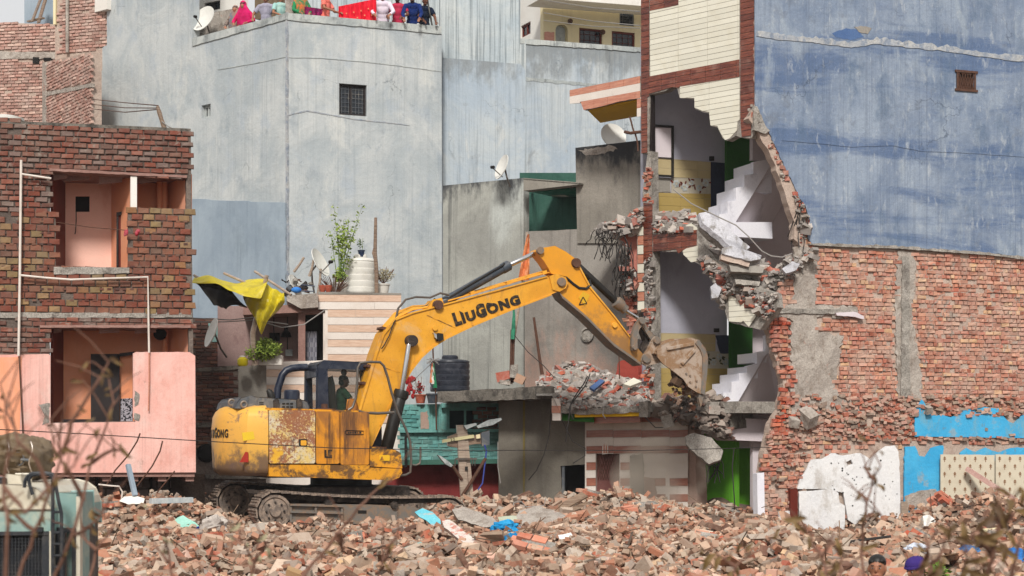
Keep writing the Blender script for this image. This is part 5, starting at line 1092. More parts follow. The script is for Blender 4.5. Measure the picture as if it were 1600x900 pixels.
# projecting canopy at the left
MB().prism([CH.at(890, 141), CH.at(1000, 118.5), CH.at(1000, 153), CH.at(960, 160), CH.at(912, 172), CH.at(908, 160), CH.at(890, 161)], CH.n * .12).build('canopy', MAT['conc_raw'], ch)
lay_tiles(CH, [(890, 141), (1000, 119), (1000, 130), (890, 151)], ch, MAT['tan_tile'], .42, .3, .008, name='wood_tile', seed=15, off=-.018)
lay_tiles(CH, [(890, 151), (1000, 130), (1000, 142), (906, 159), (906, 161), (890, 162)], ch, MAT['stripe_white'], 3, .4, .004, name='white_strip', seed=16, off=-.016)
lay_tiles(CH, jag([(907, 159), (1000, 142), (1000, 153), (970, 158), (935, 167), (912, 172)], .5, 6, rng=[2, 3, 4]), ch, MAT['tan_tile'], .42, .3, .008, name='wood_tile', seed=17, off=-.018)
z_ = CH.at(960, 163).z; a_, b_, c_, d_ = [CH.at(x, 700, o) for x, o in ((918, .1), (1000, .1), (1000, 1.5), (938, 1.5))]
MB().prism([Vector((p.x, p.y, z_)) for p in (a_, b_, c_, d_)], (0, 0, .12)).build('canopy_ceiling', MAT['yellow_ceiling'], ch)
lay_tiles(CH, [(995, 153), (1001, 152), (1001, 182), (995, 183)], ch, [MAT['tan_tile'], MAT['stripe_white']], .3, .2, .008, name='wood_tile', seed=18, off=-.01)
m = MB().tube([W(984, 182, 40), W(990, 205, 40), (W(1002, 207, 40))], .02, 6); m.tube([W(976, 206, 40), W(985, 208, 39.9), W(1001, 206, 40)], .035, 6); m.tube([W(992, 207, 40), W(996, 222, 40), W(997, 236, 40)], .02, 5); m.build('hanging_bracket', MAT['rust'], ch)

# ---------------- house with the blue washed side wall, stripped brick below ----------------
bh = thing('blue_walled_house', 'tall side wall, blue washed above and stripped to bare brick below', 'building', RW.at(1400, 760)); bh.location.z = 0; WL[bh.name] = Vector(bh.location)
rnd_ = random.Random(77)
redge = [(1180, 163), (1187, 182), (1200, 203), (1210, 225), (1221, 250), (1233, 275), (1248, 305), (1258, 325), (1266, 345), (1262, 370), (1270, 386)]
blue = [(1179, -200), (1900, -200), (1900, 425)] + jag([(1900, 425), (1600, 403), (1560, 396), (1440, 389), (1380, 388), (1270, 384)], 1.5, 7, closed=False, rnd=rnd_) + list(reversed(jag(redge, 1.2, 5, closed=False, rnd=rnd_)))
rb_, hb_ = rect_px(RW, 1494, 110, 1522, 142)
slab(RW, blue, .03, -.03, [hb_]).build('blue_render', MAT['blue'], bh)
core2 = [(1181, -200), (1900, -200), (1900, 860), (1192, 860), (1187, 745), (1196, 700), (1205, 660), (1219, 640), (1224, 598), (1212, 560), (1203, 520), (1196, 497), (1206, 470), (1222, 440), (1246, 418), (1262, 402)] + [(x - d, y + 3) for (x, y), d in zip(reversed(redge), (12, 22, 24, 24, 20, 15, 12, 14, 16, 18, 2))]
slab(RW, jag(core2, 1.3, 6, rng=range(3, 30)), .23, .005, [hb_]).build('wall', MAT['mortar_pale'], bh)
# freshly broken bricks along the torn edge
edge_band = [(x - 10, y) for x, y in redge] + [(x + 1, y) for x, y in reversed(redge)]
lay_bricks(RW, edge_band, bh, MAT['brick_fresh'], L=.11, Hh=.09, joint=.02, limit=120, jit=.02, seed=81, off=-.0, proud=.03, skip=.25)
m = MB()
for k in range(90):
    i = rnd_.randrange(len(redge) - 1); t_ = rnd_.random(); x = redge[i][0] + (redge[i + 1][0] - redge[i][0]) * t_ - rnd_.uniform(0, 14); y = redge[i][1] + (redge[i + 1][1] - redge[i][1]) * t_
    rock(m, RW.at(x, y, rnd_.uniform(-.04, .2)), (rnd_.uniform(.03, .1), .06, rnd_.uniform(.03, .07)), rnd_)
m.build('torn_edge_mortar', MAT['conc_patch'], bh, kind='stuff')
slab(RW, jag([(1178, 165), (1184, 168), (1196, 196), (1203, 204), (1196, 209), (1178, 203)], .8, 5), .1, -.06).build('mortar_lump', MAT['conc_raw'], bh)
def ridge(pts, w0, mat='ridge', off=-.05, seed=1, t=.04, dw=.9):
    rn = random.Random(seed); top = []; bot = []
    for i in range(len(pts) - 1):
        a, b = pts[i], pts[i + 1]; n_ = max(2, int((b[0] - a[0]) / 5))
        for k in range(n_):
            f = k / n_; x = a[0] + (b[0] - a[0]) * f; y = a[1] + (b[1] - a[1]) * f; h = w0 * (1 + dw * mnoise.noise(Vector((x * .05, seed, 0))) + .3 * rn.uniform(-1, 1))
            top.append((x, y - max(.6, h) - abs(rn.gauss(0, w0 * .25)))); bot.append((x, y + max(.4, h * .45)))
    return slab(RW, top + bot[::-1], t, off).build('render_ridge', MAT[mat], bh)
ridge([(1182, 54), (1220, 60), (1270, 64), (1330, 72), (1370, 66), (1420, 72), (1480, 78), (1530, 86), (1580, 92), (1700, 100)], 5.5, seed=1, t=.03, off=-.045)
ridge([(1222, 219), (1270, 223), (1330, 229), (1395, 227), (1440, 236), (1500, 238), (1560, 242), (1700, 252)], 1.2, 'blue', seed=2, t=.02, off=-.04)
slab(RW, jag([(1335, 42), (1345, 40), (1362, 44), (1356, 53), (1342, 50)], .9, 4), .02, -.04).build('bare_patch', MAT['conc_pink'], bh)
slab(RW, jag([(1300, 52), (1322, 44), (1340, 46), (1350, 58), (1330, 63), (1306, 58)], .9, 5), .004, -.034).build('paint_patch', plaster('deep blue wash', '4a6490', '587299', 1, bump=.4), bh)
ridge([(1266, 382), (1330, 385), (1400, 387), (1470, 392), (1540, 397), (1600, 404), (1700, 410)], 2.4, 'conc_raw', -.1, 3, .14)
ridge([(1186, 172), (1188, 190)], 1, 'ridge', -.05, 4)
window(RW, bh, rb_, MAT['rust'], MAT['rust'], .03, .02, 0, 0, ())
gm = MB(); u0, u1, z0, z1 = rb_
for k in range(7): f = (k + .5) / 7; gm.beam(RW.fr(u0 + (u1 - u0) * f, z0, -.045), RW.fr(u0 + (u1 - u0) * min(1, max(0, f + .3)), z1, -.045), .014, .014); gm.beam(RW.fr(u0 + (u1 - u0) * f, z0, -.055), RW.fr(u0 + (u1 - u0) * min(1, max(0, f - .3)), z1, -.055), .014, .014)
for z in (z0 + .02, z1 - .02): gm.beam(RW.fr(u0 - .06, z, -.05), RW.fr(u1 + .06, z, -.05), .03, .05)
for u in (u0, u1): gm.beam(RW.fr(u, z0, -.045), RW.fr(u, z1, -.045), .03, .03)
gm.build('window_grille', MAT['rust'], bh)
# bare brick field
patch_holes = [[(1243, 385), (1277, 388), (1276, 478), (1340, 480), (1342, 494), (1276, 496), (1278, 520), (1318, 522), (1312, 560), (1304, 600), (1308, 620), (1345, 625), (1347, 648), (1236, 648), (1236, 500), (1226, 496), (1206, 494), (1206, 480), (1240, 478)],
               [(1403, 392), (1424, 394), (1432, 420), (1425, 500), (1440, 590), (1440, 625), (1402, 625), (1398, 500)],
               [(1428, 625), (1470, 640), (1520, 640), (1560, 640), (1700, 640), (1700, 684), (1428, 682)], [(1412, 695), (1640, 698), (1640, 800), (1412, 800)], [(1262, 720), (1330, 705), (1395, 690), (1408, 700), (1408, 800), (1240, 800)]]
field = [(1270, 388), (1610, 404), (1760, 411), (1760, 860), (1192, 860), (1187, 745), (1196, 700), (1205, 660), (1219, 640), (1224, 598), (1212, 560), (1203, 520), (1196, 497), (1206, 470), (1222, 440), (1246, 418), (1262, 402)]
MAT['brick_red2'] = MAT['brick_red']
lay_bricks(RW, field, bh, MAT['brick_red'], L=.2, Hh=.078, joint=.016, limit=300, jit=.009, seed=82, holes=patch_holes, header='alt', skip=.03, proud=.03, off=0,
           score=lambda c: 0 if (1195 < c[3][0] < 1243) else abs(c[3][0] - 1340), gate=lambda x, y: not (y > 640 and rnd_.random() < .22))
frb = [(1194, 497), (1203, 520), (1212, 560), (1223, 598), (1219, 640), (1205, 660), (1196, 700), (1188, 745), (1212, 748), (1236, 660), (1240, 600), (1230, 500)]
lay_bricks(RW, frb, bh, MAT['brick_fresh'], L=.2, Hh=.08, joint=.014, limit=120, jit=.014, seed=83, header='alt', skip=.12, proud=.06, off=-.02)
for hx, amp in ((patch_holes[0], 4), (patch_holes[1], 2.6)):
    slab(RW, jag(hx, amp, 5), .06, -.035).build('cement_patch', MAT['conc_patch'], bh)
slab(RW, jag([(1410, 400), (1421, 402), (1422, 620), (1408, 622)], 1, 7), .05, -.07).build('column_scar', MAT['conc_raw'], bh)
slab(RW, jag([(1206, 481), (1340, 484), (1341, 491), (1206, 489)], 1, 7), .06, -.07).build('beam_scar', MAT['conc_raw'], bh)
slab(RW, jag([(1306, 489), (1335, 487), (1350, 494), (1350, 499), (1336, 495), (1308, 493)], .6, 5), .1, -.12).build('plaster_shard', MAT['lilac'], bh)
m = MB()
for k in range(1900):                           # broken mortar and half bricks clinging to the lower wall
    x, y = rnd_.uniform(1196, 1740), rnd_.uniform(618, 700) if rnd_.random() < .75 else rnd_.uniform(690, 800)
    if (y > 690 and (x > 1258)) or not pip((x, y), field): continue
    if pip((x, y), patch_holes[2]) and y > 650 and rnd_.random() < .98: continue
    rock(m, RW.at(x, y, rnd_.uniform(-.07, .02)), (rnd_.uniform(.06, .2), .1, rnd_.uniform(.04, .09)), rnd_, RW_rot if False else Matrix.Rotation(math.atan2(RW.d.y, RW.d.x) + rnd_.gauss(0, .2), 3, 'Z') @ Matrix.Rotation(rnd_.gauss(0, .2), 3, 'Y'))
m.build('crumbling_brickwork', bricks_mat('crumbling brickwork', ['a9614c', 'b4887a', '94806f', 'a0553f', 'b09080', '9c8a7c', 'c0a090', '8a7a6e'], 'a99c90', .45), bh, kind='stuff')
for px_, py_, s in ((1262, 652, .32), (1240, 660, .2), (1450, 640, .16)):
    m = MB(); rock(m, RW.at(px_, py_, -.12), (s * 1.3, s, s), rnd_, jit=.12); m.build('mortar_lump', MAT['conc_patch'], bh)
slab(RW, jag([(1429, 682), (1430, 645), (1440, 624), (1452, 640), (1462, 650), (1472, 648), (1486, 652), (1505, 640), (1530, 636), (1560, 638), (1572, 655), (1584, 662), (1598, 648), (1700, 650), (1700, 686)], .9, 6, rng=range(1, 13)), .04, -.06).build('sky_blue_render', MAT['sky_blue'], bh)
slab(RW, jag([(1413, 806), (1413, 740), (1414, 698), (1430, 697), (1436, 712), (1446, 714), (1455, 700), (1474, 696), (1474, 806)], .9, 6, rng=range(1, 8)), .04, -.06).build('sky_blue_render', MAT['sky_blue'], bh)
slab(RW, jag([(1500, 708), (1510, 700), (1525, 706), (1540, 699), (1560, 707), (1580, 700), (1620, 700), (1620, 720), (1500, 720)], 1.2, 5), .03, -.05).build('sky_blue_render', MAT['sky_blue'], bh)
slab(RW, jag([(1414, 775), (1440, 766), (1462, 764), (1470, 786), (1440, 790), (1416, 800)], 1, 5), .03, -.075).build('bare_patch', MAT['conc_patch'], bh)
hol = [(1322, 722), (1330, 718), (1333, 725), (1325, 727)]
wp = jag([(1246, 764), (1250, 748), (1260, 735), (1268, 718), (1285, 717), (1300, 708), (1318, 712), (1330, 710), (1345, 708), (1360, 718), (1372, 706), (1385, 697), (1398, 696), (1404, 706), (1406, 740), (1408, 845), (1352, 845), (1350, 830), (1325, 812), (1318, 770), (1290, 764)], 1.0, 6, rng=range(0, 14))
slab(RW, wp, .05, -.08, [hol]).build('white_render', MAT['white_patch'], bh)
m = MB()
for k in range(34):
    x, y = rnd_.uniform(1290, 1402), rnd_.uniform(718, 795); s = rnd_.uniform(.5, 1.6)
    m.prism([RW.at(x + s * math.cos(t), y + s * math.sin(t) * 1.1, -.085) for t in (0, 1, 2, 3, 4, 5)], RW.n * .004)
m.build('chip_hole_shade', MAT['dark'], bh)  # flat dark spots paint the shade of chipped holes
slab(RW, jag([(1248, 768), (1300, 764), (1310, 770), (1312, 785), (1320, 790), (1320, 830), (1250, 832)], .7, 7), .03, -.16).build('loose_board', MAT['white_patch'], bh)
slab(RW, [(1235, 764), (1246, 763), (1247, 838), (1236, 838)], .1, -.14).build('maroon_post', MAT['maroon'], bh)
slab(RW, [(1409, 785), (1418, 783), (1424, 842), (1412, 842)], .06, -.18).build('pale_post', MAT['wood_grey'], bh)
slab(RW, [(1218, 800), (1234, 798), (1236, 840), (1219, 838)], .06, -.1).build('white_render_piece', MAT['white_patch'], bh)
# printed wall panels with arrow motif
pat = paint('patterned board', 'c9c0ac', .6, dirt='aa9f8a', amt=.4, scale=2)
for (x0, x1) in ((1470, 1554), (1556, 1640)):
    pn = slab(RW, jag([(x0, 710), (x1, 711), (x1, 810), (x0, 808)], .5, 14, rng=[0]), .03, -.2).build('patterned_panel', pat, bh); m = MB(); row = 0
    for j in range(8):
        for i in range(6):
            x = x0 + 6 + i * 16 + (8 if j % 2 else 0); y = 717 + j * 12
            if x > min(x1, 1620) - 4 or y > 800: continue
            o_ = -.203
            m.prism([RW.at(x - .5, y + 5, o_), RW.at(x + .5, y + 5, o_), RW.at(x + .5, y - 2, o_), RW.at(x - .5, y - 2, o_)], RW.n * .002)
            for q_ in (0, 2.4): m.prism([RW.at(x - 2.6, y - .5 + q_, o_ - .001), RW.at(x, y - 4 + q_, o_ - .001), RW.at(x + 2.6, y - .5 + q_, o_ - .001), RW.at(x, y - 1.6 + q_, o_ - .001)], RW.n * .002)
    m.build('arrow_motif', paint('brown motif print', '7c5636', .7), pn)
MB().beam(RW.at(1510, 732, -.35), RW.at(1600, 790, -1.2), .14, .1).build('fallen_beam', plaster('pinkish beam', 'b8938a', 'c4a49a', 2, bump=.5), bh)
MB().beam(RW.at(1532, 796, -.5), RW.at(1660, 790, -.9), .1, .16).build('fallen_beam', MAT['wood_grey'], bh)

# ---------------- rubble on the ledges, slabs hanging in the gap ----------------
tagk = dict(parent=ch)
heap([(925, 362), (940, 352), (965, 345), (985, 335), (1003, 322), (1006, 352), (1000, 356), (960, 366)], lambda x, y: 40.2 + (1000 - x) * .006, 260, .05, .16, 'ledge_rubble', MAT['rubble_grey'], ch, seed=91)
heap([(1020, 338), (1040, 334), (1075, 330), (1090, 345), (1090, 358), (1060, 362), (1022, 364)], lambda x, y: 39.9 - (x - 1020) * .01 + (360 - y) * .02, 300, .05, .18, 'ledge_rubble', MAT['rubble_grey'], ch, seed=92)
slab(CH, jag([(918, 366), (940, 356), (970, 350), (996, 342), (1004, 330), (1004, 352), (985, 358), (965, 372), (940, 372)], .9, 5), .9, .1).build('broken_ledge', MAT['conc_raw'], ch)
heap([(1095, 350), (1112, 362), (1130, 382), (1160, 400), (1190, 412), (1216, 428), (1210, 452), (1188, 452), (1160, 450), (1130, 436), (1112, 415), (1098, 390)], lambda x, y: 38.75 - (x - 1090) * .004 + (450 - y) * .008, 1100, .05, .24, 'gap_rubble', MAT['rubble_grey'], ch, seed=93, thick=.6)
slab(CH, jag([(1092, 350), (1120, 380), (1160, 408), (1215, 432), (1208, 470), (1185, 452), (1150, 440), (1115, 420), (1095, 390)], 1, 6), .7, .45).build('torn_floor', MAT['conc_edge'], ch)
heap([(1200, 428), (1222, 412), (1250, 395), (1268, 388), (1275, 400), (1250, 425), (1230, 440), (1206, 452)], lambda x, y: 38.25, 170, .05, .17, 'gap_rubble', MAT['rubble_grey'], ch, seed=94, thick=.5)
heap([(1238, 300), (1250, 310), (1262, 335), (1262, 372), (1252, 392), (1246, 372), (1248, 340)], lambda x, y: 38.35, 80, .03, .12, 'torn_edge_rubble', MAT['rubble_grey'], ch, seed=99, thick=.3)
def chunk(pts, Y, t, mat, name='broken_slab', lean=(0, .3, -.1), label=None):
    return MB().prism([W(x, y, Y + (y - pts[0][1]) * -.004) for x, y in jag(pts, .8, 6)], Vector(lean).normalized() * t).build(name, MAT[mat], ch)
chunk([(1092, 333), (1103, 331), (1130, 350), (1172, 386), (1166, 391), (1150, 388), (1140, 384), (1120, 366), (1098, 348)], 38.3, .12, 'slab_dirty', lean=(-.3, .5, -.5))
chunk([(1094, 345), (1118, 362), (1140, 382), (1134, 386), (1112, 372), (1094, 354)], 38.5, .12, 'conc_raw', lean=(-.3, .5, -.4))
chunk([(1128, 388), (1142, 384), (1190, 399), (1188, 405), (1172, 408), (1128, 396)], 37.9, .18, 'slab_dirty', lean=(0, .5, -.3))
chunk([(1127, 397), (1172, 409), (1170, 417), (1126, 405)], 37.92, .3, 'mortar_pale', lean=(0, 1, 0))
chunk([(1138, 412), (1194, 417), (1192, 426), (1142, 424)], 37.95, .35, 'conc_pink', lean=(0, 1, -.1))
chunk([(1148, 436), (1188, 440), (1186, 447), (1150, 444)], 38.0, .3, 'conc_raw', lean=(0, 1, -.1))
chunk([(1222, 420), (1238, 408), (1250, 412), (1244, 422), (1228, 427)], 37.9, .12, 'slab_dirty')
chunk([(1110, 448), (1118, 442), (1128, 450), (1122, 465), (1112, 466)], 38.3, .12, 'slab_dirty')
heap([(1100, 398), (1128, 420), (1160, 445), (1214, 462), (1212, 484), (1196, 500), (1178, 480), (1160, 470), (1136, 456), (1128, 486), (1116, 446), (1100, 420), (1090, 405)], lambda x, y: CH.at(x, y).y - .06, 420, .03, .13, 'torn_wall_lumps', MAT['rubble_grey'], ch, seed=191, thick=.08)
heap([(1008, 398), (1020, 396), (1021, 600), (1009, 600)], lambda x, y: CH.at(x, y).y - .04, 110, .03, .1, 'pillar_lumps', MAT['rubble_grey'], ch, seed=192, thick=.05)
# wire drooping across the gap
MB().tube([W(x, y, 37.7) for x, y in ((1052, 296), (1080, 318), (1120, 338), (1150, 352), (1170, 370), (1190, 392), (1205, 400), (1222, 402), (1238, 396))], .014, 5).build('loose_wire', MAT['wire_grey'], ch)
# bent reinforcement bars
def rebar(cx, cy, Y, n, sp, down, seed, parent=ch, r=.011):
    rn = random.Random(seed); m = MB()
    for k in range(n):
        x, y = cx + rn.uniform(-sp, sp), cy + rn.uniform(-4, 4); pts = [W(x, y, Y)]; dx = rn.uniform(-3, 3)
        for s in range(5): x += dx + rn.uniform(-4, 4); y += down * rn.uniform(.5, 1.3); pts.append(W(x, y, Y + rn.uniform(-.15, .15)))
        m.tube(pts, r, 5)
    return m.build('bent_rebar', MAT['wire'], parent)
rebar(955, 362, 40.2, 14, 18, 9, 1); rebar(975, 380, 40.2, 16, 12, 14, 2); rebar(972, 420, 40.3, 10, 8, 10, 3); rebar(1250, 310, 38.4, 10, 4, 14, 4); rebar(938, 358, 40.4, 8, 12, 4, 5)
heap([(966, 420), (990, 415), (994, 455), (980, 468), (970, 450)], lambda x, y: 40.35, 60, .06, .16, 'hanging_lumps', MAT['rubble_grey'], ch, seed=95)
heap([(962, 372), (980, 375), (986, 420), (970, 420)], lambda x, y: 40.5, 25, .06, .14, 'hanging_lumps', MAT['rubble_grey'], ch, seed=96)

# ---------------- ground floor under the rubble shelf ----------------
PS = Plane(860, 39.4, 1085, 38.6)
sh = thing('striped_shop_front', 'ground floor front of brown and white striped stone under the rubble heap', 'shop front', PS.at(960, 790)); sh.location.z = 0; WL[sh.name] = Vector(sh.location)
PW = PS.shifted(1.0)
rd_, hd_ = rect_px(PW, 931, 709, 968, 800)
slab(PW, [(914, 640), (1075, 632), (1075, 850), (914, 850)], .22, 0, [hd_]).build('wall', MAT['stripe_white'], sh)
brown = wood_tile('dusty brown stone', '8d5444', 'a36a56')
ys = [(650, 660, 1), (660, 672, 0), (672, 684, 1), (684, 697, 0), (697, 709, 1)]
for (a, b, br) in ys:
    xs = [916, 958, 1002, 1046, 1075]
    for x0, x1 in zip(xs, xs[1:]): slab(PW, [(x0 + .2, a + .4), (x1 - .2, a - .6), (x1 - .2, b - 1.4), (x0 + .2, b - .4)], .02, -.02 - .004 * br).build('stripe', brown if br else MAT['stripe_white'], sh)
for j in range(7):
    for (x0, x1) in ((916, 931), (969, 984), (1018, 1040), (1046, 1075)):
        y0 = 710 + j * 12.4
        if (x0 > 1000 and j in (1, 4)) : continue
        slab(PW, [(x0 + .3, y0 + .4), (x1 - .3, y0), (x1 - .3, y0 + 11.6), (x0 + .3, y0 + 12)], .02, -.02).build('stripe', brown if j % 2 else MAT['stripe_white'], sh)
slab(PW, jag([(984, 712), (1004, 708), (1008, 800), (986, 800)], 1, 6), .15, -.08).build('cement_pier', MAT['conc'], sh)
slab(PW, jag([(1002, 745), (1022, 748), (1030, 800), (1002, 800)], 1, 6), .06, -.05).build('bare_patch', MAT['conc_pink'], sh)
gt_ = MB().prism([PW.fr(rd_[0], rd_[2], .12), PW.fr(rd_[1], rd_[2], .12), PW.fr(rd_[1], rd_[3], .12), PW.fr(rd_[0], rd_[3], .12)], PW.n * .03).build('door', plaster('dusty maroon shutter', '6c4440', '7c5450', 1.2, stain=('94786c', .5, .68, .7), bump=.3), sh)
g_ = MB(); u0, u1, z0, z1 = rd_; zm = z0 + (z1 - z0) * .55
for k in range(9):
    f = (k + .5) / 9
    for s in (-.35, .35):
        a_ = max(0, min(1, f + s)); g_.beam(PW.fr(u0 + (u1 - u0) * f, zm, .1), PW.fr(u0 + (u1 - u0) * a_, z1, .1), .012, .012)
g_.build('collapsible_grille', MAT['rust'], gt_)
po = slab(PW, [(941, 691), (950, 690), (950, 709), (941, 710)], .02, -.05).build('poster', MAT['stripe_white'], sh)
m = MB(); m.prism([PW.at(x, y, -.056) for x, y in ((942.5, 708), (942.8, 698), (944, 693), (945, 698), (945.4, 708))], PW.n * .004); m.prism([PW.at(x, y, -.056) for x, y in ((946, 708), (946.3, 699), (947.4, 694), (948.6, 699), (949, 708))], PW.n * .004); m.build('bottle_print', MAT['tan_tile'], po)
slab(PS, jag([(863, 640), (880, 634), (905, 640), (950, 636), (1000, 634), (1012, 628), (1015, 643), (960, 646), (912, 648), (877, 645), (863, 650)], 1, 6), 1.3).build('shelf_slab', MAT['conc_raw'], sh)
slab(PS, [(862, 622), (873, 623), (876, 634), (876, 646), (862, 646)], .15, -.02).build('fascia_end', MAT['stripe_white'], sh)
slab(PS, [(862, 634), (876, 634), (876, 645), (862, 645)], .02, -.04).build('stripe', MAT['tan_tile'], sh)
slab(PS, [(863, 646), (876, 646), (876, 657), (863, 657)], .12, -.02).build('stripe', MAT['stripe_white'], sh)
slab(PS, [(876, 645), (928, 649), (928, 660), (876, 657)], .06, .12).build('green_fascia', MAT['green_dark'], sh)
slab(PS, [(898, 645), (1000, 643), (1000, 650), (898, 652)], .7, .05).build('yellow_soffit', MAT['yellow_ceiling'], sh)
slab(PS, [(928, 652), (1000, 650), (1000, 660), (928, 662)], .1, .3).build('stripe', brown, sh)
slab(PS, jag([(998, 628), (1012, 626), (1012, 652), (998, 652)], .7, 5), .3, -.05).build('broken_pier', MAT['conc_raw'], sh)
def yh(x, y): return 39.1 + (640 - y) * .035
heap([(840, 600), (850, 590), (868, 578), (893, 566), (915, 570), (940, 580), (960, 590), (985, 596), (1010, 600), (1012, 630), (1000, 640), (930, 636), (905, 640), (880, 632), (862, 622), (845, 604)], yh, 3300, .04, .15, 'shelf_rubble', MAT['rubble_grey'], sh, seed=97, thick=.3)
m = MB(); rows = []
for j in range(7):
    rows.append([W(838 + 174 * i / 14, 600 + 38 * j / 6 * (1 if i > 2 else .3) - 30 * math.exp(-((i - 4.5) / 4) ** 2) * (1 - j / 6), 39.3 + (6 - j) * .28) - Vector((0, 0, .1)) for i in range(15)])
m.loft(rows, cap=False, closed=False, smooth=False).build('heap_core', MAT['conc_raw'], sh)
for (c_, mt) in (([(921, 605), (938, 592), (945, 595), (928, 609)], 'blue_plastic'), ([(974, 600), (990, 590), (1003, 596), (985, 603)], 'white_tile')):
    MB().prism([W(x, y, 39.4 + (610 - y) * .03) for x, y in c_], (0, .05, -.05)).build('rubble_scrap', MAT[mt] if mt != 'blue_plastic' else paint('faded blue board', '46608c', .6), sh)
MB().tube([W(968, 592, 39.8), W(967, 555, 39.8)], .014, 5).build('rod', MAT['rust'], sh)
for pts in ([(918, 588, 39.3), (912, 600, 39.1), (903, 612, 39.0), (893, 628, 38.9), (889, 640, 38.9), (896, 655, 38.9)], [(922, 584, 39.3), (915, 602, 39.0), (892, 632, 38.9), (888, 660, 38.9), (884, 690, 39)]):
    MB().tube([W(*p) for p in pts], .014, 5).build('cable', MAT['wire'], sh)
MB().tube([W(944, 634, 38.9), W(942, 648, 38.8), W(946, 654, 38.8)], .012, 5).build('rebar_hook', MAT['wire_grey'], sh)
for k, (x_, y_, w_, h_, mt) in enumerate(((786, 588, 20, 14, 'brick_fresh'), (803, 580, 12, 20, 'conc_raw'), (788, 598, 16, 6, 'conc_patch'), (812, 592, 16, 12, 'rubble'))):
    m = MB(); m.box(W(x_, y_, 40.9), (w_ / 68, .25, h_ / 68), Matrix.Rotation(.2 * (k - 1), 3, 'Y'), .02, R)
    m.build('masonry_block', MAT[mt], None, ['reddish brick block leaning at the slab edge below the bound rods', 'upright grey concrete lump on the slab beside the bound rods', 'flat cement lump under the red block on the slab', 'pinkish broken lump right of the concrete pieces on the slab'][k], 'block')

# ---------------- hollow ground floor of the ruin ----------------
slab(CH, jag([(1062, 655), (1085, 668), (1090, 800), (1066, 830), (1060, 700)], .8, 6), .35, .3).build('rough_pillar', MAT['conc_pink'], ch)
slab(CH.shifted(1.3), [(1075, 668), (1150, 668), (1150, 830), (1075, 830)], .12).build('green_wall', MAT['green'], ch)
slab(RW.shifted(2.6), [(1148, 668), (1190, 668), (1190, 830), (1148, 830)], .12).build('green_wall', MAT['green'], ch)
slab(RW.shifted(1.3), [(1176, 655), (1200, 655), (1200, 700), (1185, 760), (1185, 830), (1176, 830)], .12).build('lilac_pier', MAT['lilac'], ch)
slab(RW, [(1183, 740), (1194, 738), (1195, 806), (1184, 804)], .2, -.06).build('white_jamb', MAT['stairwhite'], ch)
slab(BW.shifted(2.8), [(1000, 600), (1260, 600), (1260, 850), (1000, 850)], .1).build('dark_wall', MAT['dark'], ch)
heap([(1020, 628), (1060, 620), (1100, 615), (1135, 622), (1142, 650), (1140, 685), (1120, 680), (1085, 668), (1065, 660), (1030, 655)], lambda x, y: 39.4 - (x - 1020) * .006 + (650 - y) * .01, 520, .05, .22, 'fallen_floor_rubble', bricks_mat('dark dusty rubble', ['7a7068', '8c8078', '6a5f58', '9a8e84', '8a6054', '5c544e'], '8a8078', .4), ch, seed=98, thick=.5)
slab(CH, jag([(1008, 630), (1060, 625), (1140, 632), (1142, 668), (1120, 676), (1090, 668), (1060, 655), (1010, 648)], 1, 6), .8, .2).build('broken_floor', MAT['conc_edge'], ch)
chunk([(1070, 682), (1085, 676), (1112, 684), (1130, 704), (1126, 718), (1108, 725), (1090, 712), (1072, 694)], 38.6, .22, 'conc_raw', 'hanging_chunk', (.1, 1, -.2))
m = MB(); rock(m, W(1043, 658, 38.7), (.3, .28, .24), R, jit=.08); m.build('concrete_lump', MAT['conc_raw'], ch)
m = MB(); rock(m, W(1122, 641, 38.8), (.44, .28, .2), R, Matrix.Rotation(.1, 3, 'Y'), .06); m.build('concrete_lump', MAT['conc_patch'], ch)
m = MB()
for k in range(9): x_ = 1110 + R.uniform(-8, 12); m.tube([W(x_, 708, 38.8), W(x_ + R.uniform(-8, 12), 725, 38.8), W(x_ + R.uniform(-16, 14), 745 + R.uniform(-10, 12), 38.9)], .012, 5)
m.tube([W(1147, 700, 38.9), W(1144, 730, 38.9), W(1146, 760, 38.8), W(1148, 790, 38.8)], .014, 5); m.build('bent_rebar', MAT['wire'], ch)
for (a, b, c, d) in ((1008, 652, 1040, 668), (1040, 660, 1060, 650)): MB().tube([W(a, b, 38.9), W((a + c) / 2, (b + d) / 2 + 8, 38.8), W(c, d, 38.8)], .012, 5).build('loose_wire', MAT['wire'], ch)
# ---------------- excavator ----------------
RT = W(533, 822, 35.0); th1 = math.radians(20); th2 = math.radians(22)
EP = Plane(O=(RT.x, RT.y), d=(math.cos(th1), math.sin(th1))); TP = Plane(O=(RT.x, RT.y), d=(math.cos(th2), math.sin(th2)))
ex = thing('excavator', 'yellow crawler excavator, rusty and scratched, reaching its bucket into the ruined house', 'excavator', RT)
def eslab(poly, off, t, name, mat, parent=None, bevel=.012, pl=EP, holes=(), **k):
    return slab(pl, poly, t, off, holes).build(name, MAT[mat] if isinstance(mat, str) else mat, parent or ex, bevel=bevel, **k)
def epin(px, py, off, r, t, name='pin', mat='steel_worn', parent=None, pl=EP):
    a = pl.at(px, py, off); return MB().lathe(a, [(r, 0), (r, t * .2), (r * .92, t * .25)] + [(r * .92, t * .9), (.001, t * .9)], 18, pl.n * -1).build(name, MAT[mat], parent or ex)
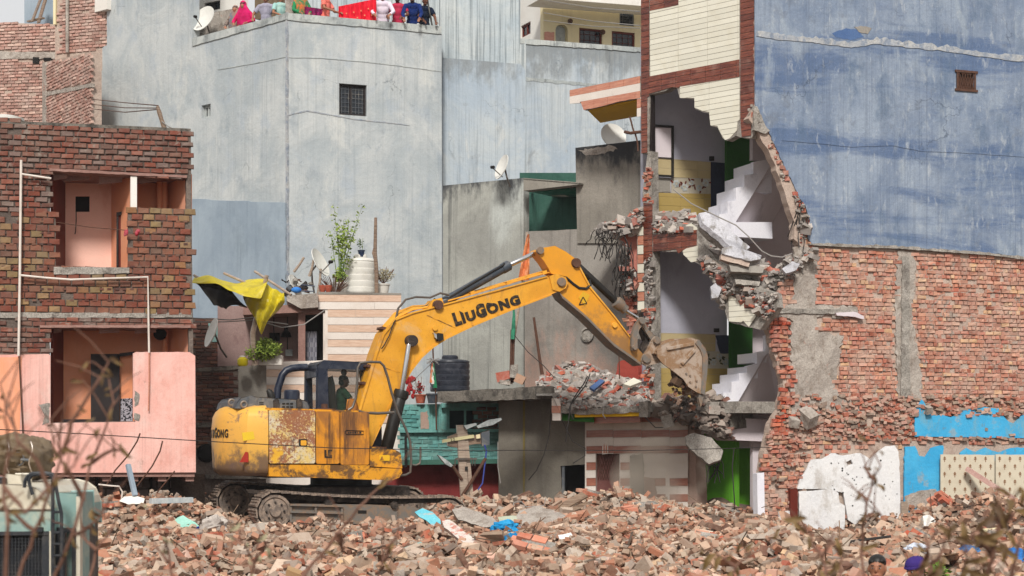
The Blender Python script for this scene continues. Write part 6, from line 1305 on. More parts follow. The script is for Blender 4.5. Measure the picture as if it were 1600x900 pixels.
# --- tracks ---
def track(off0, off1, c0, c1, rad, near):
    """c0, c1: (column,row) of the end wheels on the near face of this track"""
    t = MB(); A = TP.at(c0[0], c0[1], off0); B = TP.at(c1[0], c1[1], off0); ux = TP.dd; u0 = (A - B).dot(ux) * 0; L = (B - A).dot(ux); zc0, zc1 = A.z, B.z
    w_ = off1 - off0; n = TP.n; mid = n * (w_ / 2)
    loop = []
    peri = 2 * L + 2 * math.pi * rad; N_ = int(peri / .19)
    for i in range(N_):
        s = i * peri / N_
        if s < L: p = A + ux * s + Vector((0, 0, rad + (B.z - A.z) * s / L - .05 * math.sin(math.pi * s / L))); tg = ux
        elif s < L + math.pi * rad: a = (s - L) / rad; p = B + ux * rad * math.sin(a) + Vector((0, 0, rad * math.cos(a))); tg = ux * math.cos(a) - Vector((0, 0, math.sin(a)))
        elif s < 2 * L + math.pi * rad: q_ = s - L - math.pi * rad; p = B - ux * q_ + Vector((0, 0, -rad + (A.z - B.z) * q_ / L)); tg = -ux
        else: a = (s - 2 * L - math.pi * rad) / rad; p = A - ux * rad * math.sin(a) - Vector((0, 0, rad * math.cos(a))); tg = -ux * math.cos(a) + Vector((0, 0, math.sin(a)))
        nr = tg.cross(n).normalized()
        if (p - (A + B) / 2 - mid).dot(nr) < 0 and 0: nr = -nr
        loop.append((p + mid, tg.normalized(), nr))
    cen = (A + B) / 2 + mid; prof = [(-.09, 0), (-.09, .03), (-.065, .055), (-.055, .03), (-.01, .028), (0, .05), (.01, .028), (.05, .03), (.055, .05), (.07, .03), (.09, .03), (.09, 0)]
    for (p, tg, nr) in loop:
        m = MB(); m.prism([p + tg * a + nr * b - n * (w_ / 2) for a, b in prof], n * w_); o = m.build('track_shoe', MAT['track'], ex)
    ch_ = MB()
    for k, (p, tg, nr) in enumerate(loop):
        for s_ in (-.1, .1): ch_.beam(p - tg * .1 - nr * .05 + n * s_, p + tg * .1 - nr * .05 + n * s_, .05, .09, nr)
    ch_.build('track_chain', MAT['trackdark'], ex, kind='stuff')
    for c, nm in ((A, 'idler_wheel'), (B, 'drive_sprocket')):
        m = MB(); m.lathe(c + n * .06, [(.05, -.05), (.1, -.05), (.11, 0), (rad * .72, .02), (rad * .75, -.01), (rad * .9, -.01), (rad * .9, .14), (.05, .14)], 28, n).build(nm, MAT['track'], ex)
        m = MB()
        for k in range(8): a = k * math.pi / 4; m.ball(c + n * .04 + (ux * math.cos(a) + Vector((0, 0, math.sin(a)))) * .17, .022, 6, 4)
        m.build('wheel_bolts', MAT['trackdark'], ex, kind='stuff')
    for k in range(7):
        f = (k + .7) / 7.4; c = A + ux * L * f + Vector((0, 0, (B.z - A.z) * f - rad + .13)) + n * .12
        MB().lathe(c, [(.02, -.04), (.06, -.04), (.1, 0), (.1, .06), (.07, .08), (.07, .2), (.1, .22), (.1, .28), (.02, .3)], 16, n).build('track_roller', MAT['trackdark'], ex)
    for f in (.3, .68):
        c = A + ux * L * f + Vector((0, 0, (B.z - A.z) * f + rad - .17)) + n * .1; MB().lathe(c, [(.01, -.08), (.07, -.08), (.075, .2), (.01, .2)], 16, n).build('carrier_roller', MAT['trackdark'], ex)
    # side frame with raised ribs
    def fp(f, dz, o=0): return A + ux * L * f + Vector((0, 0, (B.z - A.z) * f + dz)) + n * o
    MB().prism([fp(.09, -.2, .08), fp(.9, -.2, .08), fp(.93, .0, .08), fp(.8, .15, .08), fp(.55, .17, .08), (fp(.09, .15, .08))], n * .3).build('track_frame', MAT['trackdark' if not near else 'steel_worn'], ex, bevel=.01)
    for dz in (.0, .13): MB().prism([fp(.08, dz - .02, .0), fp(.38, dz - .02, .0), fp(.38, dz + .015, .0), fp(.08, dz + .015, .0)], n * .09).build('frame_rib', MAT['steel_worn'], ex)
    MB().prism([fp(.08, -.2, .02), fp(.92, -.2, .02), fp(.92, -.15, .02), fp(.08, -.15, .02)], n * .1).build('frame_rib', MAT['steel_worn'], ex)
    for f in (.08, .22, .37): MB().prism([fp(f, -.17, .03), fp(f + .012, -.17, .03), fp(f + .012, .13, .03), fp(f, .13, .03)], n * .06).build('frame_rib', MAT['steel_worn'], ex)
    MB().prism([fp(.47, .0, .07), fp(.52, .0, .07), fp(.52, .06, .07), fp(.47, .06, .07)], n * .02).build('frame_slot', MAT['black'], ex)
track(-1.28, -.70, (431, 799), (702, 806), .345, True)
track(.68, 1.26, (368, 783), (640, 790), .345, False)
MB().box(RT + Vector((0, .0, .62)), (2.2, 1.9, .34), Matrix.Rotation(th2, 3, 'Z')).build('car_body', MAT['trackdark'], ex, bevel=.03)
MB().lathe(RT + Vector((0, 0, .68)), [(.72, 0), (.74, .1), (.6, .14), (.6, .36), (.01, .36)], 36).build('slew_ring', MAT['black'], ex)
# --- upper structure ---
def el(x, y, z): return Vector((RT.x, RT.y, 0)) + EP.dd * x + EP.n * y + Vector((0, 0, z))
zb = EP.at(500, 748, -1.3).z; zt = EP.at(500, 641, -1.3).z
def lx(px): return (EP.at(px, 700, -1.3) - Vector((RT.x, RT.y, 0))).dot(EP.dd)
x_cw = lx(420)
MB().prism([el(x, y, zb + .02) for x, y in ((x_cw, -1.22), (lx(628) - .1, -1.22), (lx(628) - .1, 1.2), (x_cw, 1.2))], (0, 0, .3)).build('deck', MAT['black'], ex)
# counterweight, rounded tail lofted in plan
Rt = 2.5
def plan(k, g=0):
    pts = [(x_cw - .012, -1.32 + g)]; a0 = math.asin(1.32 / Rt) ;
    for i in range(19): a = -a0 + 2 * a0 * i / 18; r = Rt - g; pts.append((-r * math.cos(a), r * math.sin(a) * (1 - g / 1.5)))
    pts.append((x_cw - .012, 1.32 - g)); return pts
rg = []
cz = EP.at(380, 744, -1.2).z; ctz = EP.at(380, 633, -1.2).z; hcw = ctz - cz
for f, g in ((0, .14), (.05, .05), (.12, .02), (.5, 0), (.68, .0), (.84, .02), (.92, .07), (.97, .14), (1, .24)): rg.append([el(x, y, cz + hcw * f) for x, y in plan(0, g)])
cwm = Mt('counterweight paint', .42, 0, .4); c = cwm.mix(cwm.rng(cwm.noise(.9, 8, .6), .35, .65), H('e2ac4c'), H('d8a64c'))
zf_ = cwm.math('DIVIDE', cwm.math('SUBTRACT', cwm.z(), cz), hcw); dn = cwm.math('ADD', zf_, cwm.math('MULTIPLY', cwm.math('SUBTRACT', cwm.noise(2.6, 10, .7), .5), 1.3))
c = cwm.mix(cwm.rng(dn, .42, .12, 0, .92), c, H('6a5648')); c = cwm.mix(cwm.rng(cwm.noise(1.7, 10, .74, dist=.9), .54, .62, 0, .85), c, H('6f5c55')); c = cwm.mix(cwm.rng(cwm.noise(1.3, 9, .6), .6, .68, 0, .5), c, H('e0be84'))
cwm.bump(cwm.noise(8, 6), .2, .01); MAT['cw'] = cwm.end(c)
MB().loft(rg).build('counterweight', MAT['cw'], ex)
rp = Mt('peeling rusty panel', .7, 0, .25); n1 = rp.noise(5, 10, .75); n2 = rp.noise(26, 8, .75)
c = rp.mix(rp.rng(n1, .4, .6), H('cdb26a'), H('c4baa4')); ru = rp.math('ADD', rp.math('MULTIPLY', rp.noise(1.3, 4, .6), .45), rp.math('MULTIPLY', n2, .55))
c = rp.mix(rp.rng(ru, .47, .52, 0, .95), c, rp.mix(rp.noise(16, 6), H('74402a'), H('9c6648'))); c = rp.mix(rp.rng(rp.noise(2.2, 9, .7, dist=.6), .56, .66, 0, .8), c, H('59504c')); c = rp.mix(rp.rng(rp.noise(1, 8, .6, rp.sv(1.1, 1.1, 1.1)), .6, .66, 0, .9), c, H('d8a62e'))
rp.bump(n2, .5, .006); MAT['rustpanel'] = rp.end(c)
od = Mt('streaky orange panel', .45, 0, .4); c = od.mix(od.rng(od.noise(1, 8, .65, od.sv(2.2, 2.2, .9), .4), .42, .58), H('cc861a'), H('93602a')); c = od.mix(od.rng(od.noise(1, 8, .7, od.sv(5, 5, .6)), .47, .64, 0, .85), c, H('4a3020')); c = od.mix(od.rng(od.noise(1.7, 6), .6, .7, 0, .6), c, H('e8a52c'))
od.bump(od.noise(10, 5), .15, .005); MAT['orangepanel'] = od.end(c)
S = -1.30
def rp4(x0, x1, y0, y1, r=2): return [(x0 + r, y0), (x1 - r, y0), (x1, y0 + r), (x1, y1 - r), (x1 - r, y1), (x0 + r, y1), (x0, y1 - r), (x0, y0 + r)]
eslab(rp4(420.5, 492.5, 641, 724), S, .5, 'engine_door', 'rustpanel', bevel=.03)
eslab(rp4(494, 530.5, 643, 724.5), S, .5, 'side_door', 'orangepanel', bevel=.03)
eslab(rp4(532, 577, 644, 726), S, .6, 'side_door', 'orangepanel', bevel=.03)
eslab([(420, 725.5), (577, 727.5), (577.5, 730), (627, 732), (628.5, 738), (624, 746), (612, 750), (420, 744)], S - .02, .5, 'lower_skirt', 'yellow_dirty', bevel=.03)
eslab([(578.5, 702), (582, 699), (600, 700), (618, 703), (626, 708), (628, 731), (578.5, 728)], S, .8, 'tool_box', 'yellow_dirty', bevel=.03)
eslab([(578.5, 700), (584, 697.5), (604, 698.5), (604, 701), (578.5, 702)], S + .02, .6, 'box_lid', 'rust', bevel=.01)
eslab([(415, 637), (578, 642), (578, 645), (415, 641)], S + .08, 2.3, 'top_deck', 'yellow_dirty', bevel=.01)
eslab([(422, 641), (575, 645), (575, 740), (422, 737)], -.75, 1.9, 'engine_bay', 'black', bevel=0)
# seams and small fittings
eslab(rp4(467, 480, 686, 697, 1), S - .012, .03, 'latch_plate', 'black', bevel=0); eslab(rp4(470, 479, 688, 696, 1), S - .02, .02, 'latch', 'yellow', bevel=0)
eslab([(378, 676), (396, 674), (398, 686), (380, 689)], -1.325, .02, 'warning_decal', paint('decal yellow', 'dcb82a', .5), bevel=0)
tri = paint('red reflector', '9c2a1c', .4); eslab([(375, 722), (384, 706), (388, 707), (388, 722)], -1.34, .03, 'reflector', tri, bevel=.003)
eslab(rp4(593, 609, 711, 720, 1), S - .01, .02, 'warning_decal', paint('decal yellow two', 'd8a820', .5), bevel=0)
eslab([(593.6, 719), (597, 712.5), (600.4, 719)], S - .016, .01, 'decal_triangle', 'orangepanel', bevel=0)
# grab handle lines on the door: outlined text plate
def text3d(s, p, xdir, updir, size, mat, parent, name='lettering', offset=.0, spacing=1.0, shear=0, depth=.004, vary=None):
    cu = bpy.data.curves.new(name, 'FONT'); cu.body = s; cu.size = size; cu.extrude = depth; cu.offset = offset; cu.space_character = spacing; cu.shear = shear
    if vary:
        for i, k in enumerate(s): cu.body_format[i].use_small_caps = k.islower()
        cu.small_caps_scale = vary
    to = bpy.data.objects.new('tmp', cu); sc.collection.objects.link(to); dg = bpy.context.evaluated_depsgraph_get(); me = bpy.data.meshes.new_from_object(to.evaluated_get(dg))
    bpy.data.objects.remove(to); x = Vector(xdir).normalized(); u = Vector(updir); u = (u - x * u.dot(x)).normalized(); nn = x.cross(u)
    M4 = Matrix((x, u, nn)).transposed(); org = wl(parent)
    for v in me.vertices: v.co = Vector(p) + M4 @ v.co - org
    me.materials.clear(); me.materials.append(mat); o = bpy.data.objects.new(name, me); sc.collection.objects.link(o); o.parent = parent; return o
LET = paint('black lettering', '1c1712', .5, dirt='6a5230', amt=.6, scale=9, lo=.52, hi=.62)
# rear arc lettering LIUGONG, letter by letter round the tail
word = 'LiuGong'; aw = [-.0] 
zl = EP.at(352, 683, -1.0).z; ang = math.radians(-12); 
for k, chh in enumerate(word):
    up_ = chh.isupper(); a_ = math.radians(180 + 17) + k * .082 + (.01 if k > 3 else 0); a_ = math.pi - math.radians(9.5) + k * .072
    r = Rt + .006; p = el(r * math.cos(a_), r * math.sin(a_), zl); tang = (EP.dd * -math.sin(a_) + EP.n * math.cos(a_))
    text3d(chh.upper(), p, tang, (0, 0, 1), .26 if up_ else .21, LET, ex, 'tail_letter', offset=.006)
# engine hood
hood = [(368, 637), (371, 627), (377, 621), (392, 619), (400, 620), (474, 625), (480, 628), (483, 636), (482, 640)]
hd = eslab(hood, -1.0, 1.9, 'engine_hood', 'hoodgrey', bevel=.03)
for x0 in (388, 402): eslab([(x0, 621), (x0 + 1.2, 621), (x0 - 2, 636), (x0 - 3.2, 636)], -1.015, .02, 'hood_rib', 'hoodgrey', hd, bevel=0)
for i in range(3):
    for j in range(2):
        x0, y0 = 441 + i * 6.2, 629.5 + j * 5; eslab([(x0, y0), (x0 + 4.6, y0), (x0 + 4.6, y0 + 2.6), (x0, y0 + 2.6)], -1.008, .02, 'louver', 'black', hd, bevel=0)
for j in range(3): eslab([(405, 628 + j * 2.6), (412, 628.4 + j * 2.6), (412, 629.6 + j * 2.6), (405, 629.2 + j * 2.6)], -1.008, .02, 'louver', 'black', hd, bevel=0)
for x0 in (428, 464): eslab(rp4(x0, x0 + 8, 624, 641, 2), -1.06, .08, 'hood_latch', 'trackdark', hd, bevel=.01)
for x0, y0, o_ in ((362, 629, -.6), (381, 632, -1.0)):
    c = EP.at(x0, y0, o_); m = MB(); rings = [[c + (EP.dd * math.cos(a) + Vector((0, 0, math.sin(a)))) * (.055 + .022 * math.cos(b)) + EP.n * .022 * math.sin(b) for b in [k * math.pi / 4 for k in range(8)]] for a in [k * math.pi / 9 for k in range(19)]]
    m.loft(rings, cap=False).build('lifting_eye', MAT['steel_worn'], ex)
MB().tube([EP.at(425, 626, -.3), EP.at(424, 618, -.3), EP.at(421, 612, -.3), EP.at(418, 609, -.3)], [.07, .075, .06, .035], 12).build('exhaust_pipe', MAT['black'], ex)
MB().lathe(EP.at(456, 627, -.1), [(.155, 0), (.155, .16), (.15, .2), (.12, .22), (.01, .225)], 24).build('air_cleaner', MAT['cabblue'], ex)
MB().lathe(EP.at(507, 641, -.9), [(.2, 0), (.2, .03), (.06, .04), (.06, .12), (.01, .12)], 18).build('filler_cap', MAT['rust'], ex)
# cab: rear guard, posts, roof, glass, seat; stands on the far (left) side
CO0, CO1 = .12, 1.18
def cpt(px, py, off): return EP.at(px, py, off)
zr0 = EP.at(505, 565, CO0).z; zc_ = EP.at(505, 641, CO0).z
def lxo(px, off): return (EP.at(px, 600, off) - Vector((RT.x, RT.y, 0))).dot(EP.dd)
xr = lxo(499, CO0); xf = lxo(588, CO0)
def cel(x, y, z): return el(x, y, z)
roof = MB()
prf = [(xr - .02, zr0 - .05), (xr + .08, zr0 + .02), (xf - .25, zr0 + .0), (xf - .02, zr0 - .07), (xf, zr0 - .14), (xr - .03, zr0 - .13)]
MB().prism([cel(x, CO0 - .03, z) for x, z in prf], EP.n * (CO1 - CO0 + .06)).build('cab_roof', MAT['cabblue'], ex, bevel=.03)
MB().prism([cel(xr - .04, CO0 - .02, zc_ - .1), cel(xr + .17, CO0 - .02, zc_ - .1), cel(xr + .14, CO0 - .02, zr0 - .06), cel(xr - .03, CO0 - .02, zr0 - .06)], EP.n * .1).build('rear_post', MAT['cabblue'], ex, bevel=.02)
MB().prism([cel(xr - .04, CO1 - .08, zc_ - .1), cel(xr + .1, CO1 - .08, zc_ - .1), cel(xr + .08, CO1 - .08, zr0 - .06), cel(xr - .03, CO1 - .08, zr0 - .06)], EP.n * .1).build('rear_post', MAT['cabblue'], ex, bevel=.02)
for o_ in (CO0 - .01, CO1 - .07): MB().prism([cel(xf - .07, o_, zr0 - .1), cel(xf, o_, zr0 - .1), cel(xf + .12, o_, zc_ - .1), cel(xf + .05, o_, zc_ - .1)], EP.n * .07).build('front_post', MAT['cabblue'], ex, bevel=.01)
MB().prism([cel(xr - .03, CO0, zr0 - .12), cel(xr + .03, CO0, zr0 - .12), cel(xr + .03, CO0, zr0 - .3), cel(xr - .03, CO0, zr0 - .3)], EP.n * (CO1 - CO0)).build('rear_header', MAT['cabblue'], ex, bevel=.01)
MB().prism([cel(xr - .03, CO0, zc_ - .1), cel(xf + .1, CO0, zc_ - .1), cel(xf + .1, CO0, zc_ - .8), cel(xr - .03, CO0, zc_ - .8)], EP.n * (CO1 - CO0)).build('cab_base', MAT['cabblue'], ex, bevel=.02)
MB().prism([cel(xr + .15, CO0 + .02, zc_ - .1), cel(xf + .06, CO0 + .02, zc_ - .1), cel(xf - .04, CO0 + .02, zr0 - .12), cel(xr + .12, CO0 + .02, zr0 - .12)], EP.n * .008).build('side_window', MAT['glass_cab'], ex)
MB().prism([cel(xr - .01, CO0 + .1, zc_ - .05), cel(xr - .01, CO1 - .08, zc_ - .05), cel(xr - .01, CO1 - .08, zr0 - .3), cel(xr - .01, CO0 + .1, zr0 - .3)], EP.dd * .008).build('rear_window', MAT['glass_cab'], ex)
MB().prism([cel(xr + .1, CO1 - .02, zc_ - .1), cel(xf + .06, CO1 - .02, zc_ - .1), cel(xf - .04, CO1 - .02, zr0 - .12), cel(xr + .1, CO1 - .02, zr0 - .12)], EP.n * .008).build('side_window', MAT['glass_cab'], ex)
xs_ = lxo(522, .6); st = MB(); zs = zc_ - .12
st.box(cel(xs_ + .18, .62, zs + .0), (.5, .5, .14), Matrix.Rotation(th1, 3, 'Z')); st.build('seat', MAT['black'], ex, bevel=.03)
MB().prism([cel(xs_ - .12, .4, zs), cel(xs_ + .0, .4, zs), cel(xs_ - .04, .4, zs + .62), cel(xs_ - .1, .4, zs + .78), cel(xs_ - .18, .4, zs + .76), cel(xs_ - .2, .4, zs + .5)], EP.n * .44).build('seat_back', MAT['black'], ex, bevel=.03)
MB().ball(cel(xr + .52, CO0 + .1, zr0 - .2), (.06, .05, .07)).build('cab_mirror', MAT['black'], ex)
gd = [EP.at(433, 625, .95), EP.at(434, 608, .95), EP.at(441, 586, .95), EP.at(447, 579, .95), EP.at(456, 575.5, .95), EP.at(470, 574, .95), EP.at(480, 574, .95)]
MB().tube(gd, .075, 12).build('rear_guard', MAT['cabblue'], ex)
# --- boom ---
B_ = [(560, 650), (566, 628), (577, 592), (588, 552), (600, 521), (618, 499), (645, 488.5), (700, 474), (780, 452.5), (855, 431.5), (870, 429), (882, 434), (885, 444), (878, 453), (862, 459.5), (800, 483), (740, 508), (700, 527), (678, 541), (660, 557), (646, 575), (630, 600), (612, 632), (596, 665), (580, 700), (560, 705)]
bm = eslab(B_, -.24, .48, 'boom', 'yellow', bevel=.012)
eslab([(562, 650), (568, 628), (579, 592), (590, 553), (601, 523), (619, 500.5), (645, 490), (700, 475.5), (780, 454), (855, 433), (855, 431.5), (780, 452), (700, 473), (645, 487.5), (617, 498), (598, 520), (586, 551), (575, 591), (564, 627), (558, 650)], -.27, .54, 'boom_top_plate', 'yellow', bevel=0)
LBT = [(596, 667), (612, 634), (630, 602), (646, 577), (660, 559), (678, 543), (700, 529), (740, 510), (800, 485), (862, 461.5), (862, 459.5), (800, 482), (740, 507), (700, 526), (677, 540), (658, 556), (644, 574), (628, 599), (610, 631), (594, 664)]
eslab(LBT, -.27, .54, 'boom_bottom_plate', 'yellow', bevel=0)
eslab([(668, 492), (712, 512), (711.5, 513), (667, 493.2)], -.246, .02, 'weld_seam', 'yellow_dirty', bevel=0); eslab([(600, 574), (626, 582), (626, 583), (600, 575)], -.246, .02, 'weld_seam', 'yellow_dirty', bevel=0)
xd = (EP.at(815, 461.5, -.25) - EP.at(711, 508, -.25))
P0, P1 = EP.at(711.5, 508.5, -.25), EP.at(814, 473.5, -.25); LL = (P1 - P0).length; tx = text3d('LIUGONG', P0, P1 - P0, (0, 0, 1), .3, LET, bm, 'boom_lettering', offset=.02, spacing=1.2)
# fit the lettering to its length and give the small-capital letters their lower height
xs_all = [(v.co + wl(bm) - P0).dot((P1 - P0).normalized()) for v in tx.data.vertices]; k_ = LL / max(xs_all); xdn = (P1 - P0).normalized()
for v in tx.data.vertices:
    q_ = v.co + wl(bm) - P0; s_ = q_.dot(xdn); f_ = s_ * k_ / LL; rest_ = q_ - xdn * s_
    small = not (f_ < .12 or .36 < f_ < .54); v.co = P0 + xdn * s_ * k_ + rest_ * (.82 if small else 1.12) - wl(bm)
epin(641, 533, -.24, .12, .2, 'boom_pin', 'trackdark'); epin(876, 441, -.24, .1, .08, 'boom_tip_pin'); epin(683, 477, -.2, .1, .14, 'cylinder_pin', 'rust')
epin(679, 513, -.24, .055, .05, 'boom_boss', 'yellow')
eslab([(684, 521), (692, 522), (693, 531), (685, 532)], -.36, .12, 'work_lamp', 'black', bevel=.01); eslab([(678, 520), (684, 523), (684, 530), (680, 527)], -.34, .1, 'lamp_lens', 'chrome', bevel=.005)
eslab([(668, 480), (676, 469), (690, 466), (694, 478), (684, 487), (668, 492)], -.17, .34, 'cylinder_bracket', 'yellow', bevel=.01)
def cyl(a, b, offa, r, name, mat, parent=None, offb=None, cap=None):
    A_, B2 = EP.at(a[0], a[1], offa), EP.at(b[0], b[1], offa if offb is None else offb); d = (B2 - A_)
    pr = [(r * .9, 0), (r, .02), (r, d.length - .02), (r * .9, d.length)]
    if cap: pr = [(r * .9, 0), (r, .02), (r, d.length - cap), (r * 1.14, d.length - cap + .01), (r * 1.14, d.length - .03), (r * .8, d.length)]
    return MB().lathe(A_, pr, 20, d.normalized()).build(name, MAT[mat], parent or ex)
cyl((684, 477), (797, 413.5), .0, .095, 'arm_cylinder', 'slate', cap=.2); cyl((794, 415), (842, 393), 0, .05, 'cylinder_rod', 'chrome')
MB().tube([EP.at(703, 464, -.1), EP.at(745, 438, -.11), EP.at(786, 414, -.11), EP.at(788, 411, -.1)], .02, 7).build('hydraulic_line', MAT['rubber'], ex)
for o_ in (-.40, .40):
    cyl((638.5, 538), (627, 614), o_, .05, 'cylinder_rod', 'chrome'); cyl((627.5, 611), (601, 712), o_, .125, 'boom_cylinder', 'black'); MB().lathe(EP.at(628, 610, o_), [(.14, 0), (.15, .05), (.14, .16), (.1, .18)], 18, (EP.at(620, 640, o_) - EP.at(628, 610, o_)).normalized()).build('cylinder_gland', MAT['black'], ex)
# hoses over the boom
for k, o_ in enumerate((-.2, -.12, -.03, .06, .14)):
    d = k * 1.4; pts = [(562 - d, 640), (572 - d, 605), (583 - d, 565), (592 - d, 533), (604 - d, 510), (622 - d, 495 - d), (645, 484 - d), (668, 480 - d * .5)]
    MB().tube([EP.at(x, y, o_) for x, y in pts], .017, 7).build('boom_pipe', MAT['yellow'], ex)
for (x, y) in ((583, 573), (605, 514), (575, 600)): eslab([(x - 8, y - 4), (x + 3, y - 1), (x + 2, y + 2.5), (x - 9, y - .5)], -.22, .36, 'pipe_clamp', 'rust', bevel=.005)
for pts, o_ in (([(618, 502), (622, 482), (634, 468), (650, 464), (672, 465), (688, 458), (702, 461)], -.15), ([(622, 500), (634, 488), (652, 482), (668, 478), (680, 467)], -.05), ([(618, 500), (615, 505), (608, 525), (600, 540), (596, 545)], -.3)):
    MB().tube([EP.at(x, y, o_) for x, y in pts], .022 if o_ > -.2 else .012, 8).build('hydraulic_hose', MAT['grey_pipe'] if o_ == -.15 else MAT['rubber'], ex)
for k in range(3): MB().tube([EP.at(x, y - k * 1.8, -.14 + k * .1) for x, y in ((700, 470), (740, 459), (800, 441.5), (850, 427), (866, 425))], .015, 7).build('boom_pipe', MAT['yellow'], ex)
for (x, y) in ((735, 459), (792, 443), (848, 427)): eslab([(x, y - 3), (x + 6, y - 5), (x + 7, y), (x + 1, y + 2)], -.17, .3, 'pipe_clamp', 'yellow', bevel=.003)
# --- arm (stick) ---
st_o = [(837, 393), (841, 389), (850, 387), (867, 384), (884, 393), (899, 404), (905, 420), (921, 450), (960, 497), (988, 534), (1008, 557), (1008, 563), (1002, 569), (990, 560), (960, 539), (915, 494), (879, 464), (873, 453), (876, 440), (870, 430), (861, 427), (857, 419), (850, 408), (843, 400)]
am = Mt('arm paint, earthier towards the bucket', .5, 0, .35); hz = am.math('SUBTRACT', 6.4, am.z()); c = am.mix(am.rng(am.noise(2, 8, .65), .35, .65), H('d8931c'), H('c98a24'))
c = am.mix(am.rng(am.math('ADD', am.math('MULTIPLY', hz, .42), am.math('MULTIPLY', am.math('SUBTRACT', am.noise(2.6, 10, .72), .5), 1.7)), .28, .75, 0, .85), c, H('7a5c3e')); am.bump(am.noise(14, 5), .2, .005); MAT['armpaint'] = am.end(c)
sk = eslab(st_o, -.19, .38, 'arm', 'armpaint', bevel=.012)
eslab([(873, 455), (879, 466), (915, 496), (960, 541), (990, 562), (1002, 571), (1003, 568), (990, 558), (960, 537), (915, 492), (879, 462)], -.22, .44, 'arm_bottom_plate', 'steel_worn', sk, bevel=0)
eslab([(899, 404), (906, 420), (922, 450), (961, 497), (989, 534), (990, 532.5), (962, 495), (924, 449), (908, 419), (901, 403)], -.22, .44, 'arm_top_plate', 'yellow', sk, bevel=0)
eslab([(858, 431), (870, 428), (884, 433), (888, 441), (884, 450), (874, 455), (864, 452)], -.27, .54, 'arm_yoke', 'yellow', bevel=.01)
epin(876, 441, -.27, .085, .06); epin(843, 391.5, -.19, .08, .08); epin(899.5, 411, -.19, .1, .08, 'pin', 'rust'); epin(960, 508, -.2, .06, .04, 'arm_boss', 'yellow')
dc = eslab([(904, 465), (911, 455), (922, 461), (914, 478)], -.2, .01, 'warning_decal', paint('decal yellow three', 'cfa01c', .5), sk, bevel=0)
for (a, b) in (((905, 476), (911, 464)), ((911, 464), (917, 474)), ((917, 474), (905, 476))): MB().beam(EP.at(*a, -.205), EP.at(*b, -.205), .018, .006, EP.n).build('decal_line', MAT['black'], dc)
cyl((900, 413), (966, 475), -.0, .075, 'bucket_cylinder', 'black'); MB().lathe(EP.at(961, 470, 0), [(.09, 0), (.13, .03), (.13, .16), (.1, .22), (.1, .3), (.06, .32)], 18, (EP.at(980, 487, 0) - EP.at(961, 470, 0)).normalized()).build('cylinder_gland', MAT['steel_worn'], ex)
cyl((976, 484), (1001, 500), 0, .04, 'cylinder_rod', 'chrome')
MB().tube([EP.at(x, y, -.2) for x, y in ((868, 432), (885, 434), (895, 443), (905, 450), (916, 451), (923, 445), (921, 436))], .028, 8).build('hydraulic_hose', MAT['rubber'], ex)
lk = [(1000, 496), (1005, 496), (1008, 501), (1006, 506), (999, 514), (996, 525), (996, 540), (994, 547), (988, 547), (986, 541), (987, 522), (991, 509), (997, 500)]
for o_ in (-.3, .24): eslab(lk, o_, .06, 'link', 'steel_worn', bevel=.008)
rk = [(1000, 501), (1006, 500), (1014, 515), (1026, 528), (1029, 534), (1024, 538), (1016, 530), (1006, 514)]
for o_ in (-.2, .14): eslab(rk, o_, .06, 'rocker_link', 'steel_worn', bevel=.008)
epin(1003, 501, -.32, .075, .05); epin(991.5, 543, -.32, .055, .05); epin(1025.5, 532, -.3, .085, .06)
eslab([(1000, 500), (1010, 517), (1016, 530), (1012, 540), (1004, 551), (1003, 545), (1008, 532), (1000, 510)], -.08, .16, 'link_web', 'trackdark', bevel=.01)
# --- bucket ---
side = [(1026, 548), (1032, 541), (1042, 537), (1064, 530.5), (1080, 529), (1092, 532), (1101, 544), (1105, 556), (1104, 582), (1099.5, 617), (1088, 612), (1076, 604), (1068, 592), (1052, 580), (1036, 568), (1028, 558)]
bk = thing('bucket', None, None, EP.at(1065, 560, 0)) if False else None
def bside(off, nm='bucket_side'): return eslab(side, off, .045, nm, 'bucket', bevel=.006)
b0 = bside(-.53); bside(.49)
shell = [(1024, 552), (1032, 540), (1042, 536), (1064, 529.5), (1080, 528), (1092, 531), (1102, 543), (1106, 556), (1105, 582), (1101, 616)]
inn = [(1098, 614), (1101, 582), (1101.5, 557), (1098, 547), (1090, 535), (1080, 532), (1065, 533.5), (1043, 540), (1035, 543), (1028, 554)]
eslab(shell + inn, -.5, 1.0, 'bucket_shell', 'bucket', bevel=.005)
eslab([(1040, 560), (1066, 566), (1090, 540), (1094, 545), (1070, 572), (1044, 566)], -.55, .03, 'side_rib', 'bucket', b0, bevel=.006) if False else None
for (a, b) in (((1065, 569), (1085, 547)), ((1042, 545), (1084, 537))): MB().beam(EP.at(*a, -.55), EP.at(*b, -.55), .07, .05, EP.n).build('side_rib', MAT['bucket'], b0, bevel=.01)
for (x, y) in ((1078, 587), (1088, 595), (1078, 597), (1087, 604), (1072, 584)): epin(x, y, -.53, .022, .03, 'bolt', 'steel_worn', b0)
eslab([(1092, 531), (1101, 543), (1106, 556), (1105, 582), (1101, 616), (1096, 614), (1098, 582), (1098, 558), (1094, 546), (1087, 536)], -.56, .06, 'wear_strip', 'steel_worn', bevel=.008)
for k in range(5):
    o_ = -.5 + k * .235; eslab([(1101, 606), (1099, 622), (1095, 634), (1092, 622), (1095, 608)], o_, .09, 'tooth', 'steel_worn', bevel=.01)
er = [(1003, 563), (1005, 556), (1013, 545), (1020, 530), (1024, 526), (1030, 527), (1033, 534), (1046, 530), (1064, 529), (1052, 536), (1036, 542), (1028, 552), (1034, 566), (1022, 569), (1010, 571), (1004, 568)]
for o_ in (-.3, .22): eslab(er, o_, .07, 'bucket_ear', 'bucket', bevel=.01)
